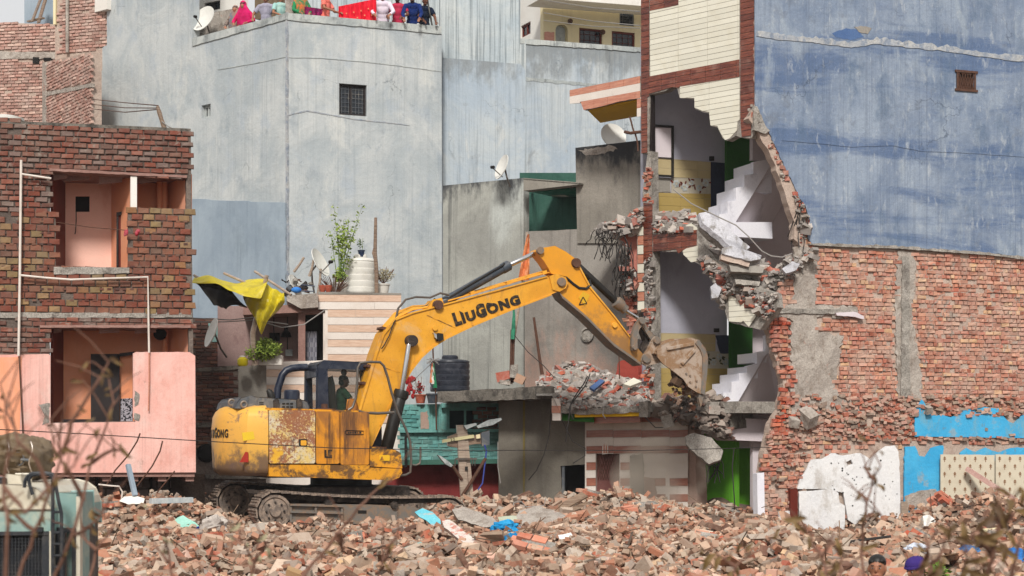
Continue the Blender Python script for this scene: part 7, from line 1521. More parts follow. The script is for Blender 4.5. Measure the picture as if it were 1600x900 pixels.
epin(1009.5, 560, -.31, .1, .05); epin(1025.5, 532, -.34, .075, .05, 'pin', 'steel_worn')
# soil and broken bits falling from the bucket
m = MB(); rn = random.Random(7)
for k in range(60):
    f = rn.random(); o_ = rn.uniform(-.4, .45); px_ = 1050 + f * 42 + rn.uniform(-6, 6); py_ = 588 + f * 22 + rn.random() ** 1.6 * 44
    rock(m, EP.at(px_, py_, o_), (rn.uniform(.02, .09),) * 3, rn)
m.build('falling_rubble', bricks_mat('falling soil', ['7a6558', '8c7466', '6a574c', '94644f'], '8a7868', .3), None, 'clods and broken brick spilling from the excavator bucket', 'rubble', kind='stuff')
m = MB(); rn = random.Random(8)
for k in range(80): rock(m, EP.at(rn.uniform(1050, 1095), 588 + rn.uniform(-12, 12), rn.uniform(-.45, .45)), (rn.uniform(.06, .2),) * 3, rn)
m.build('bucket_load', MAT['bucket_in'], ex, kind='stuff')
# handrail at the front right
MB().tube([EP.at(x, y, -1.2) for x, y in ((544, 641), (551, 636), (556, 622), (558, 600), (559, 575), (563, 567), (578, 565.5), (594, 566), (600, 572), (606, 590), (612, 614), (622, 645), (634, 670), (641, 690), (642.5, 720), (641, 738), (634, 742), (626, 743))], .025, 9).build('handrail', MAT['grey_pipe'], ex)
MB().tube([EP.at(x, y, -1.2) for x, y in ((560, 642), (567, 644.5), (590, 646), (616, 644.5))], .028, 9).build('handrail', MAT['grey_pipe'], ex)
MB().tube([EP.at(x, y, -1.15) for x, y in ((641, 726), (650, 727), (656, 724), (657, 716), (657, 698))], .02, 8).build('hook_rail', MAT['grey_pipe'], ex)
eslab([(545, 640), (548, 625), (556, 624), (560, 642)], -1.0, .2, 'rail_bracket', 'orangepanel', bevel=.02)
PM = EP.at(540, 684, S - .004)
text3d('CLG 922D', EP.at(541.5, 679.5, S - .006), EP.dd, (0, 0, 1), .1, LET, ex, 'door_lettering', offset=.003) if False else None
MB().tube([EP.at(x, y, S - .005) for x, y in ((539, 675), (541, 672.5), (568, 673.5), (568, 679), (541, 679), (539, 675))], .008, 5).build('plate_outline', MAT['black'], ex)
for x_, w_ in ((544, 2), (547, 2.2), (550.5, 2), (554, 3), (558.5, 1.2), (561.5, 3)): eslab([(x_, 674.6), (x_ + w_, 674.6), (x_ + w_, 677.4), (x_, 677.4)], S - .006, .01, 'plate_marks', 'black', bevel=0)
# L-shaped emblem on the side door
for p in ([(507, 703), (510, 703), (510, 713), (519, 713), (519, 715.5), (507, 715.5)], [(512.5, 703), (519, 703), (519, 705), (515, 705), (515, 711), (519, 711), (519, 712), (512.5, 712)]): eslab(p, S - .008, .012, 'door_emblem', LET, bevel=0)
# operator's silhouette is in the people file

# dust hanging where the ground floor is being broken
dm = bpy.data.materials.new('dust'); dm.use_nodes = True; dn_ = dm.node_tree; dn_.nodes.remove(dn_.nodes['Principled BSDF']); vo = dn_.nodes.new('ShaderNodeVolumePrincipled'); vo.inputs['Color'].default_value = (.8, .68, .56, 1)
tn = dn_.nodes.new('ShaderNodeTexNoise'); tn.inputs['Scale'].default_value = 1.8; tn.inputs['Detail'].default_value = 4; mr = dn_.nodes.new('ShaderNodeMapRange'); mr.inputs[1].default_value = .42; mr.inputs[2].default_value = .75; mr.inputs[4].default_value = 1.7
dn_.links.new(tn.outputs[0], mr.inputs[0]); dn_.links.new(mr.outputs[0], vo.inputs['Density']); dn_.links.new(vo.outputs[0], dn_.nodes['Material Output'].inputs['Volume'])
MB().ball(W(1030, 742, 38.6), (1.1, .8, .85), 20, 14).build('dust_cloud', dm, None, 'thin brown dust drifting before the striped shop front', 'dust', kind='stuff')
# ---------------- rubble field ----------------
rq = random.Random(101)
def in_tracks(x, y):
    q = Vector((x - RT.x, y - RT.y)); u = q.dot(TP.d); v = q.dot(TP.n2); return (-2.0 < u < 2.45 and -1.36 < v < -.6) or (-2.1 < u < 2.4 and .6 < v < 1.35)
def G(px, py):
    Y = 18.0
    while Y < 40:
        p = W(px, py, Y)
        if p.z < ground_h(p.x, p.y): return p
        Y += .1
    return W(px, py, 36)
VAR = []
for k in range(12):
    m = MB(); s = (.225, .108, .07) if k < 6 else (.13, .108, .07); rock(m, (0, 0, 0), s, rq, Matrix.Identity(3), .06 if k < 6 else .13)
    me = bpy.data.meshes.new('broken_brick'); me.from_pydata(m.v, [], m.f); me.update(); VAR.append(me)
LB = [('pink dusted brick lying loose in the near rubble', 'rubble_pink', ['d0a592', 'c99a86', 'd8b4a2'], 'pink dusted loose bricks'), ('red brick lying loose in the near rubble', 'rubble_redb', ['a8563e', 'b4644a', '9c4c38'], 'red loose bricks'),
      ('buff tan brick lying loose in the near rubble', 'rubble_buff', ['c4a47e', 'b8966e', 'cdb08e'], 'buff loose bricks'), ('grey mortar caked brick lying loose in the near rubble', 'rubble_greyb', ['aaa098', '9c928a', 'b8aea4'], 'mortar caked loose bricks')]
LM = [bricks_mat(n, c, 'c8b0a0', .4) for _, n, c, _ in LB]
VM = [[me.copy() for me in VAR] for _ in LM]
for ms, mt in zip(VM, LM):
    for me in ms: me.materials.append(mt)
n = 0
while n < 300:
    y = 19.9 + 3.4 * rq.random() ** 1.3; x = rq.uniform(-.25, .29) * y
    k = rq.choice([0, 0, 0, 1, 2, 2, 3]); o = bpy.data.objects.new('broken_brick', rq.choice(VM[k])); sc.collection.objects.link(o)
    o.location = (x, y, ground_h(x, y) + rq.uniform(.05, .13)); o.rotation_euler = (rq.gauss(0, .5), rq.gauss(0, .5), rq.uniform(0, 6.28)); s = rq.uniform(.85, 1.2); o.scale = (s, s, s)
    px_ = 800 + x / y * F; zone = next(z for lim, z in ((200, 'beside the lorry'), (420, 'below the mint board'), (640, 'below the excavator tracks'), (860, 'below the blue plastic bag'), (1080, 'at the bottom right of centre'), (1300, 'below the green doorway'), (1470, 'around the two bystanders'), (9999, 'in the bottom right corner')) if px_ < lim)
    tag(o, LB[k][0].replace('in the near rubble', zone), 'brick', LB[k][3] + ' ' + zone); n += 1
big = MB(); small = MB()
for k in range(17500):
    y = 19 + 20.5 * rq.random(); x = rq.uniform(-.305, .34) * y
    if in_tracks(x, y) or (x < -5.7 and y > 32.6) : continue
    z = ground_h(x, y); t_ = rq.random()
    gr = mnoise.noise(Vector((x * .35, y * .3, 20))) 
    s = (.23, .108, .072) if t_ < .34 + gr * .4 else (.125, .108, .07) if t_ < .62 else (rq.uniform(.06, .2), rq.uniform(.06, .16), rq.uniform(.04, .12)) if t_ < .96 else (rq.uniform(.25, .5), rq.uniform(.2, .4), rq.uniform(.06, .14))
    if y < 27: s = tuple(v * 1.0 for v in s)
    rock(big, (x, y, z + rq.uniform(-.03, .14)), s, rq, jit=.08 if t_ < .72 else .2)
for k in range(24000):
    y = 19 + 20 * rq.random() ** 1.2; x = rq.uniform(-.305, .305) * y
    if in_tracks(x, y): continue
    s = rq.uniform(.02, .085); rock(small, (x, y, ground_h(x, y) + rq.uniform(.0, .16)), (s * rq.uniform(1, 1.8), s, s * .8), rq)
big.build('rubble', MAT['rubble'], None, kind='stuff', label='wide field of broken bricks and mortar in front of the houses', cat='rubble')
small.build('rubble_chips', bricks_mat('chips', ['b08a74', '9c6c56', 'a89888', '8a7466', 'c0a48e', '7a5646', '94887c', 'ac7a62'], 'a8947f', .55), None, kind='stuff', label='small chips and grit between the broken bricks', cat='rubble')
sp = MB()
for k in range(150):                             # splinters, laths and bits of bar strewn in it
    px_, py_ = rq.uniform(130, 1600), rq.uniform(800, 900); q = G(px_, py_); a_ = rq.uniform(0, 6.28); L = rq.uniform(.15, .55); d = Vector((math.cos(a_), math.sin(a_), rq.uniform(-.2, .5))).normalized() * L; c = q + Vector((0, -.1, .14))
    if k % 3: sp.beam(c - d / 2, c + d / 2, rq.uniform(.02, .06), .015)
    else: sp.tube([c - d, c - d * .3 + Vector((0, 0, .06)), c + d * .4, c + d + Vector((0, 0, rq.uniform(0, .2)))], .008, 5)
sp.build('splinters', bricks_mat('splinters', ['5c4434', '7c604a', '3a3028', '94806c', '4a3c34'], '8c7c6c', .3), None, kind='stuff', label='splintered laths and bits of steel bar strewn through the rubble', cat='debris')
# bigger lumps of joined masonry
lumps = [(735, 830, .5, 'reddish brown masonry lump of several courses right of the turquoise board'), (560, 850, .42, 'masonry lump low in the rubble below the excavator track'), (840, 870, .5, 'long masonry lump below the blue plastic bag'), (930, 780, .4, 'reddish masonry lump beside the fallen planks'), (1010, 800, .42, 'grey cement lump right of the fallen planks'),
         (1480, 800, .5, 'masonry lump on the heap before the patterned panels'), (1440, 850, .45, 'masonry lump low on the right hand heap'), (640, 800, .4, 'tilted masonry lump before the track end'), (300, 850, .4, 'masonry lump near the grey crumpled sheet'), (1100, 850, .36, 'small masonry lump below the hanging concrete chunk'), (1270, 830, .4, 'dusty lump at the foot of the maroon post'),
         (1560, 850, .45, 'masonry lump at the right edge of the rubble'), (170, 800, .4, 'masonry lump at the left end of the rubble beside the lorry')]
for px_, py_, s, lab in lumps:
    p = G(px_, py_) + Vector((0, 0, s * .18)); t = thing('masonry_lump', lab, 'masonry lump', p)
    rot = Matrix.Rotation(rq.uniform(0, 6.3), 3, 'Z') @ Matrix.Rotation(rq.gauss(0, .35), 3, 'X') @ Matrix.Rotation(rq.gauss(0, .35), 3, 'Y'); core_ = MB(); core_.box(p, (s * .96, s * .5, s * .46), rot, .02, rq); core_.build('mortar', MAT['conc_raw'], t)
    nx_, nz_ = max(1, round(s / .23)), max(2, round(s * .5 / .09))
    for i in range(nx_ + 1):
        for j in range(nz_):
            for kk in (-1, 1):
                if rq.random() < .12: continue
                m = MB(); q = rot @ Vector((-s / 2 + (i + (.5 if j % 2 else .1)) * .23, kk * s * .2, -s * .25 + (j + .5) * .088)); m.box(p + q, (.21, .12, .072), rot, .008, rq); m.build('brick', MAT['rubble_red'], t)
# slabs and scraps with a look of their own
def scrap(name, pts, t, mat, label, cat, lean=(0, 1, -.3), lift=.0, jagg=1.0, dY=0.0):
    """flat piece traced in photo pixels, standing on the rubble where its lowest corner meets it"""
    b = max(pts, key=lambda p: p[1]); base = G(b[0], b[1]); Y0 = base.y - .45; ymax = b[1]
    P_ = [W(x, y, Y0 + (ymax - y) * .022 + dY * (x - b[0])) + Vector((0, 0, lift)) for x, y in jag(pts, jagg, 7)]
    return MB().prism(P_, Vector(lean).normalized() * t).build(name, MAT[mat] if isinstance(mat, str) else mat, None, label, cat)
tq_ = plaster('torn turquoise render', '56b0c4', '74bfcb', 2, stain=('b8a89c', .52, .64, .8), bump=.6)
scrap('turquoise_board', [(648, 800), (660, 794), (676, 800), (688, 812), (691, 832), (682, 832), (672, 818), (656, 808)], .06, tq_, 'bent turquoise painted slab standing up from the rubble before the track', 'slab')
scrap('concrete_slab', [(800, 812), (812, 798), (838, 790), (862, 796), (886, 806), (878, 822), (850, 820), (828, 830)], .14, 'conc_patch', 'pale grey concrete slab lying in the middle of the rubble', 'slab')
scrap('concrete_slab', [(706, 796), (722, 791), (770, 808), (782, 822), (760, 824), (716, 812)], .2, 'conc_patch', 'tilted brown grey concrete slab right of the turquoise board', 'slab')
scrap('green_slab', [(778, 808), (806, 806), (812, 818), (800, 826), (782, 824)], .05, plaster('grey green slab', 'a4ab98', 'b4b8a6', 2, bump=.5), 'flat greyish green plaster slab beside the pale concrete slab', 'slab')
scrap('painted_column', [(690, 812), (702, 812), (744, 844), (748, 858), (740, 860), (694, 824)], .2, plaster('peeling red and white column', 'c9bdb4', 'd4cbc4', 2, stain=('b45a44', .5, .58, .9), bump=.6), 'fallen white column piece with peeling red paint', 'column')
scrap('cement_board', [(866, 822), (900, 818), (934, 820), (933, 836), (906, 838), (868, 832)], .1, 'mortar_pale', 'flat board edged with red brick right of the blue bag', 'board')
scrap('white_board', [(872, 836), (892, 832), (900, 846), (878, 850)], .03, 'white_paint', 'small white board below the pale concrete slab', 'board')
for i, (a, b, w_, lab) in enumerate((((866, 799), (914, 773), .2, 'broad brown wooden plank leaning by the small dark doorway'), ((876, 803), (920, 787), .14, 'narrower brown plank lying below the broad plank'), ((755, 786), (800, 806), .08, 'dark teal wooden batten across the rubble behind the slabs'), ((612, 838), (652, 822), .1, 'curved brown metal strip in the rubble before the track'), ((600, 872), (660, 850), .09, 'pale teal plank low in the rubble'), ((660, 848), (664, 876), .09, 'short pale blue plank end standing upright low in the rubble'), ((1128, 790), (1180, 812), .2, 'grey concrete plank sloping out of the green doorway'), ((1010, 868), (1040, 852), .08, 'rusty strip low in the rubble at centre right'))):
    pa, pb = G(*a), G(*b); Y_ = min(pa.y, pb.y) - .1; pa, pb = W(a[0], a[1], G(*a).y - .8), W(b[0], b[1], G(*a).y - .5)
    m = MB(); m.beam(pa, pb, w_, .035, (0, -.6, 1)); m.build('plank', [MAT['wood'], MAT['wood'], MAT['teal_deep'], MAT['rust'], MAT['truck_teal'], MAT['sky_blue'], MAT['conc_raw'], MAT['rust']][i], None, lab, 'plank')
def crumple(px, py, r, mat, label, name, cat, seed, squash=.6, dz=.05):
    q = G(px, py); p = W(px, py - r * squash * .8 / q.y * F, q.y - .25); m = MB(); m.ball(p, (r, r, r * squash), 26, 18)
    m.v = [p + (v - p) * (1 + .5 * mnoise.noise((v - p) * (3.2 / r) * .9 + Vector((seed, 0, 0))) + .3 * abs(mnoise.noise((v - p) * 7 / r + Vector((0, seed, 0))))) for v in m.v]
    return m.build(name, mat, None, label, cat, smooth=False)
crumple(788, 836, .2, cloth('bright blue plastic', '1f7fb4', '3a9ccc'), 'crumpled bright blue plastic bag in the rubble', 'plastic_bag', 'bag', 3)
crumple(803, 848, .12, cloth('blue plastic scrap', '1c74a8', '3a94c4'), 'small torn end of blue plastic beside the bag', 'plastic_scrap', 'plastic', 8)
crumple(335, 836, .2, cloth('grey sheet', '9c948e', 'b8b0a8'), 'crumpled grey cloth sheet at the left of the rubble', 'cloth_sheet', 'cloth', 5, .8)
crumple(312, 833, .1, cloth('dark blue cloth', '1f2a66', '2c3a80'), 'dark blue cloth tucked beside the grey sheet', 'blue_cloth', 'cloth', 6)
crumple(280, 772, .2, cloth('blue white sack', '7c90c4', 'b8c0d4'), 'blue and white plastic sack by the block wall', 'sack', 'sack', 7, .7)
crumple(1432, 866, .14, cloth('white plastic bag', 'b8c0d0', 'd0d6e0'), 'pale plastic bag near the right hand bystander', 'plastic_bag', 'bag', 9)
crumple(1512, 880, .2, cloth('dirty blue tarp', '2f5a8c', '4a7aa8'), 'dirty blue tarpaulin heap at the lower right corner', 'tarpaulin', 'tarpaulin', 12)
crumple(1590, 890, .24, cloth('blue tarp', '2a66a8', '3c80c4'), 'bright blue tarpaulin at the bottom right edge', 'tarpaulin', 'tarpaulin', 13)
scrap('mint_board', [(272, 812), (286, 805), (320, 826), (312, 838), (290, 832)], .03, plaster('mint board', '8fc4b4', 'a4d0c2', 2, bump=.2), 'mint green board lying at the left of the rubble', 'board')
scrap('torn_sign', [(186, 783), (194, 776), (214, 775), (226, 779), (224, 786), (200, 788)], .02, 'white_paint', 'torn whitish placard lying below the pink house', 'placard')
scrap('cream_basin', [(1536, 826), (1560, 824), (1578, 830), (1572, 840), (1548, 840), (1538, 834)], .2, 'cream', 'broken cream basin piece on the right hand heap', 'basin')
scrap('white_block', [(1442, 806), (1452, 804), (1462, 812), (1460, 822), (1444, 822)], .2, 'white_paint', 'small white plastered block below the sky blue wall', 'block')
def rod(pts, r, label, mat='rust', Y=None, name='bent_rod', cat='rod'):
    Y_ = Y or G(*pts[-1]).y; return MB().tube([W(x, y, Y_ - .25 + .02 * i) for i, (x, y) in enumerate(pts)], r, 6).build(name, MAT[mat], None, label, cat)
rod([(219, 677), (214, 690), (200, 712), (180, 735), (167, 757)], .013, 'long bent rusty rod before the pink wall, leftmost', Y=31.5)
rod([(254, 689), (250, 705), (238, 728), (214, 760)], .013, 'long bent rusty rod before the pink wall, middle one', Y=31.5)
rod([(273, 736), (262, 750), (245, 770)], .012, 'short bent rusty rod before the block wall, right of the others', Y=31.5)
rod([(154, 757), (172, 759), (186, 760), (191, 768), (190, 780)], .014, 'pale bent conduit hooked out of the rubble by the block wall', 'pipe_white', Y=31.2)
m = MB().beam(W(200, 726, 31.2), W(211, 774, 31.0), .08, .06); m.build('grey_stake', MAT['greyblue_dark'], None, 'broken grey stake standing before the pink wall', 'stake')
m = MB().beam(W(235, 783, 30.6), W(300, 781, 31), .12, .09); m.build('grey_pipe', MAT['greyblue'], None, 'long grey blue pipe lying at the foot of the block wall', 'pipe')
rod([(800, 800), (803, 785), (815, 784), (822, 792), (850, 790), (853, 778)], .01, 'thin curled wire above the pale concrete slab', 'wire_grey', Y=33)
rod([(1290, 860), (1330, 846), (1392, 838)], .02, 'dark bent rod low before the white plaster', 'wire', Y=26)
rod([(1485, 872), (1520, 856), (1545, 850), (1549, 838)], .025, 'dark blue metal frame piece in the right hand rubble', 'blue_plastic', Y=25)
m = MB().tube([W(1470, 880, 23), W(1540, 845, 25)], .03, 6); m.build('metal_bar', MAT['wood_grey'], None, 'straight pale bar sloping up in the right hand rubble', 'bar')
t = thing('weed', 'small bright green weed beside the right hand bystander', 'plant', W(1465, 900, 20)); m = MB(); foliage(m, W(1465, 892, 20.5), .1, 90, .08, rq, .8); m.build('foliage', leafmat('bright green', '4c6c20', '74903c'), t)
# ---------------- long cable across the picture ----------------
cable([(-60, 668, 26), (130, 678, 27.5), (330, 690, 29), (520, 700, 30.6), (700, 703.5, 32), (1000, 704, 34.5), (1205, 699, 37.8)], .008, 'wire', 'thin cable stretched across the whole street just above the excavator tracks')
# ---------------- people ----------------
def rz(a): return Matrix.Rotation(a, 3, 'Z')
def person(loc, yaw, H_=1.7, skin='skin', top='c0c0c0', top2=None, trousers='2c2c34', lean=0, hands=None, label='', seated=False, voxel=.013, woman=None, cap=None, turn=0, nod=0, beard=False, parent=None, hair=True, sleeves='short', group=None, fine=False, stubble=False):
    """one continuous body (voxel skin over tapered limbs), clothes and hair as children; local x right, y ahead, z up"""
    s = H_ / 1.7; t = thing('person', label, 'person', loc, group); RZ = rz(yaw); L0 = Vector(loc)
    hipz = .9
    def up(p):                                   # lean of the upper body about the hips
        q = Vector(p) - Vector((0, 0, hipz)); q = Matrix.Rotation(-lean, 3, 'X') @ q; return q + Vector((0, 0, hipz))
    def T(p): return L0 + RZ @ (Vector(p) * s)
    legs = []
    for sx in (-1, 1):
        if seated: legs.append([(sx * .1, 0, hipz), (sx * .14, .42, hipz + .03), (sx * .14, .5, hipz - .42)])
        else: legs.append([(sx * .1, 0, hipz), (sx * .11, .02, .48), (sx * .11, -.01, .08)])
    nk = up((0, 0, 1.45)); hc = up((0, .03, 1.585)); hm = Matrix.Rotation(turn, 3, 'Z') @ Matrix.Rotation(-nod - lean * .4, 3, 'X')
    body = MB(); cl = MB(); tr = MB()
    def tb(m, pts, r, n=12): m.tube([T(p) for p in pts], [x * s for x in r], n)
    def bl(m, c, r, rot=None, n=14): m.ball(T(c), tuple(x * s for x in r), n, 10, RZ @ rot if rot is not None else RZ)
    def torso(m, g):
        for z, rx, ry, rz_ in ((.95, .155, .105, .13), (1.08, .135, .1, .13), (1.24, .165, .112, .16), (1.36, .17, .1, .09)): bl(m, up((0, 0, z)), (rx + g, ry + g, rz_ + g))
    torso(body, 0)
    tb(body, [up((0, .0, 1.38)), nk, hc], [.062, .052, .05])
    def hd(v): return hc + hm @ Vector(v)
    bl(body, hd((0, 0, .015)), (.077, .095, .112), hm); bl(body, hd((0, .035, -.06)), (.052, .052, .05), hm)
    bl(body, hd((0, .098, -.012)), (.013, .018, .024), hm, 8); bl(body, hd((0, .094, -.062)), (.024, .01, .009), hm, 8)
    bl(body, hd((0, .083, .028)), (.045, .016, .01), hm, 8)
    for sx in (-1, 1): bl(body, hd((sx * .08, -.005, -.005)), (.011, .02, .031), hm, 8)
    for sx in (-1, 1):
        sh_ = up((sx * .175, 0, 1.375)); h_ = Vector(hands[0 if sx < 0 else 1]) if hands else Vector((sx * .27, .06, .78))
        d = h_ - sh_; Lm = min(d.length, .56); d.normalize(); h_ = sh_ + d * Lm; bend = math.sqrt(max(.29 ** 2 - (Lm / 2) ** 2, 0)); pole = Vector((sx * .8, -.6, -.35)); pole = (pole - d * pole.dot(d)).normalized(); e_ = sh_ + d * Lm / 2 + pole * bend
        tb(body, [sh_, e_, h_], [.05, .04, .027]); fd = (h_ - e_).normalized()
        palm = h_ + fd * .05; sd = fd.cross(Vector((0, 0, 1))); sd = sd.normalized() if sd.length > .1 else Vector((1, 0, 0)); dn = Vector((0, 0, -1)); dn = (dn - fd * dn.dot(fd)); dn = dn.normalized() if dn.length > .1 else Vector((0, 1, 0))
        bl(body, palm, (.036, .04, .02)); cu = (fd + dn * .4).normalized()
        for k, (o_, ln) in enumerate(((-.028, .062), (-.01, .075), (.01, .07), (.028, .055))):
            a = palm + fd * .03 + sd * o_; b = a + cu * ln * .5; c = b + (cu + dn * .8).normalized() * ln * .5; tb(body, [a, b, c], [.0095, .009, .0075], 7)
        tb(body, [h_ + fd * .02 - sd * .025 * sx * -1, palm + sd * .055 * sx + dn * .01, palm + sd * .06 * sx + fd * .03 + dn * .02], [.013, .011, .009], 7)
        bl(cl, sh_, (.062, .06, .06))
        if sleeves == 'long': tb(cl, [sh_, e_, e_.lerp(h_, .92)], [.066, .054, .04])
        else: tb(cl, [sh_, sh_.lerp(e_, .72)], [.068, .066])
    torso(cl, .018); bl(cl, up((0, 0, .93)), (.165, .122, .1))
    for lg in legs:
        tb(body, lg, [.078, .052, .036]); f_ = Vector(lg[2]); tb(body, [f_ + Vector((0, -.03, -.04)), f_ + Vector((0, .08, -.05)), f_ + Vector((0, .17, -.06))], [.036, .038, .024])
        tb(tr, [lg[0], lg[1], Vector(lg[2]) + Vector((0, 0, .03))], [.098, .075, .06])
    bl(tr, (0, 0, .92), (.16, .12, .1))
    def rem(o, v, it=2):
        r_ = o.modifiers.new('join', 'REMESH'); r_.mode = 'VOXEL'; r_.voxel_size = v; r_.use_smooth_shade = True; o.modifiers.new('soften', 'SMOOTH').iterations = it; return o
    rem(body.build('body', MAT[skin], t), voxel * (.8 if not fine else 1), 2)
    rem(cl.build('shirt', cloth('shirt ' + top + (top2 or ''), top, top2 or top, 9), t), .016, 3)
    rem(tr.build('trousers', cloth('trousers ' + trousers, trousers, trousers), t), .018, 2)
    if hair:
        hm_ = MB(); hm_.ball(T(hd((0, -.016, .058))), tuple(x * s for x in (.084, .1, .078)), 20, 14, RZ @ hm); hm_.ball(T(hd((-.045, .03, .072))), tuple(x * s for x in (.04, .05, .03)), 12, 8, RZ @ hm); hm_.ball(T(hd((.04, .035, .066))), tuple(x * s for x in (.038, .042, .028)), 12, 8, RZ @ hm); hm_.ball(T(hd((0, -.045, -.02))), tuple(x * s for x in (.078, .07, .07)), 16, 10, RZ @ hm)
        hm_.build('hair', MAT['hair'], t)
    if beard: b_ = MB(); b_.ball(T(hd((0, .045, -.075))), tuple(x * s for x in (.056, .052, .036)), 14, 10, RZ @ hm); b_.ball(T(hd((0, .098, -.048))), tuple(x * s for x in (.028, .01, .008)), 10, 6, RZ @ hm); b_.build('beard', MAT['hair'], t)
    if fine:
        for sx in (-1, 1):
            e1 = MB(); e1.ball(T(hd((sx * .031, .083, .006))), tuple(x * s for x in (.0125, .008, .0055)), 12, 8, RZ @ hm); ey = e1.build('eye', MAT['parapet'], t)
            e2 = MB(); e2.ball(T(hd((sx * .031, .0905, .006))), tuple(x * s for x in (.006, .003, .006)), 10, 6, RZ @ hm); e2.build('iris', MAT['hair'], ey)
            e3 = MB(); e3.ball(T(hd((sx * .031, .089, .03))), tuple(x * s for x in (.021, .007, .005)), 10, 6, RZ @ hm); e3.build('eyebrow', MAT['hair'], t)
        e4 = MB(); e4.ball(T(hd((0, .101, -.062))), tuple(x * s for x in (.02, .006, .005)), 10, 6, RZ @ hm); e4.build('lips', paint('lips', '7c4038', .5), t)
    if cap:
        c_ = MB(); c_.ball(T(hd((0, -.01, .062))), tuple(x * s for x in (.096, .112, .075)), 22, 12, RZ @ hm); c_.tube([T(hd((.094 * math.cos(a), -.01 + .11 * math.sin(a), .04))) for a in [k * math.pi / 9 for k in range(19)]], .014, 6); c_.build('cap', cloth('cap ' + cap, cap, cap), t)
    if woman:
        w_ = MB()
        w_.ball(T(hd((0, -.012, .025))), tuple(x * s for x in (.1, .1, .125)), 18, 12, RZ @ hm)
        rings = []
        for k in range(12):
            f = k / 11; c = hc.lerp(up((0, -.02, 1.0)), f); rx, ry = (.1 + .16 * min(1, f * 2.4)), (.1 + .06 * min(1, f * 2)); rings.append([T(c + Vector((rx * math.cos(a), (ry if math.sin(a) < 0 else ry * .9) * math.sin(a) - .01, .02 * math.sin(5 * a + f * 4)))) for a in [q * 2 * math.pi / 22 for q in range(22)]])
        w_.loft(rings); w_.build('headscarf', cloth('scarf ' + woman[0], woman[0], woman[1] if len(woman) > 1 else woman[0], 7), t, smooth=True)
        w_ = MB(); w_.loft([[T((r * math.cos(a), r * .75 * math.sin(a), z + .01 * math.sin(7 * a))) for a in [q * 2 * math.pi / 24 for q in range(24)]] for z, r in ((1.0, .17), (.85, .2), (.5, .24), (.28, .27))]); w_.build('tunic', cloth('tunic ' + woman[-1], woman[-1], woman[-1]), t)
        fc = MB(); fc.ball(T(hd((0, .052, -.005))), tuple(x * s for x in (.058, .058, .078)), 14, 10, RZ @ hm); fc.build('face', MAT[skin], t)
    return t
def on_roof(pl, px, off, dz=0):
    p = pl.at(px, 100, off); return Vector((p.x, p.y, zr + dz))
yf = math.pi                                         # facing the camera
RG = 'onlookers on the roof terrace'
hp = ((-.14, .40, 1.02), (.14, .40, 1.02)); hw = ((-.2, .38, 1.02), (.2, .38, 1.02))
ya = math.atan2(GR.d.y, GR.d.x)
person(on_roof(GL, 370, .42), yf - .25, 1.56, top='8a7c74', top2='4c4440', trousers='4fa8a0', woman=('9c7c6c', '6c7480', '4a9c94'), lean=.12, hands=hw, label='woman in brown patterned shawl and teal, leftmost onlooker on the roof', sleeves='long', group=RG)
person(on_roof(GL, 384, .4), yf - .3, 1.6, top='c41c5c', trousers='2c3c8c', woman=('cc2468', 'b81c58', '3a3c8c'), lean=.2, nod=.2, hands=hw, label='woman in magenta headscarf looking down over the roof parapet', sleeves='long', group=RG)
person(on_roof(GL, 416, .42), yf - .1, 1.66, top='9a98a8', top2='8a8898', trousers='3c4454', lean=.08, hands=((-.3, .3, .98), (.3, .3, .98)), label='man in plain grey lilac T-shirt at the roof parapet', group=RG)
person(on_roof(GL, 438, .6), yf + .5, 1.64, top='8cb4b0', top2='a4c4bc', trousers='5c5c64', lean=.1, nod=.2, hands=hp, label='person in pale teal shirt just left of the roof corner', group=RG)
person(on_roof(GR, 470, .6), yf + .4, 1.6, top='2c7c50', trousers='b06030', woman=('d07040', '2c7c54', '2c7c54'), lean=.05, nod=.1, hands=hp, label='woman in green with orange scarf just right of the roof corner', sleeves='long', group=RG)
person(on_roof(GR, 508, .4), yf + 1.25, 1.66, skin='skin', top='d8685c', top2='e07c70', trousers='5a5a64', lean=.06, hands=((-.05, .42, 1.06), (.18, .36, 1.05)), label='man in coral T-shirt standing side on at the parapet', group=RG, beard=True)
person(on_roof(GR, 598, .36), yf + .05, 1.74, top='d0c4d4', top2='d8ccd8', trousers='4c4c58', lean=.34, nod=.3, hands=((-.2, .52, .98), (.2, .52, .98)), label='man in pale pinkish white shirt leaning on the parapet right of the red cloth', sleeves='long', group=RG)
person(on_roof(GR, 622, .42), yf - .05, 1.72, skin='skin_dark', top='a82c44', top2='b43450', trousers='2c3440', lean=.2, nod=.15, hands=((-.16, .42, 1.0), (.22, .44, 1.0)), label='man in crimson T-shirt between the white shirt and the navy shirt', beard=True, group=RG)
person(on_roof(GR, 645, .34), yf, 1.76, top='16285c', top2='1c3068', trousers='c8c8c8', lean=.38, nod=.3, hands=((-.2, .56, .9), (.2, .56, .9)), label='man in long sleeved navy shirt leaning with hands over the parapet', sleeves='long', beard=True, group=RG)
person(on_roof(GR, 662, .4), yf + .35, 1.7, skin='skin_dark', top='1a2438', top2='141c2c', trousers='9c8c50', lean=.2, nod=.3, hands=((-.2, .48, .93), (.14, .5, .93)), label='man in dark navy T-shirt, rightmost onlooker on the roof', group=RG)
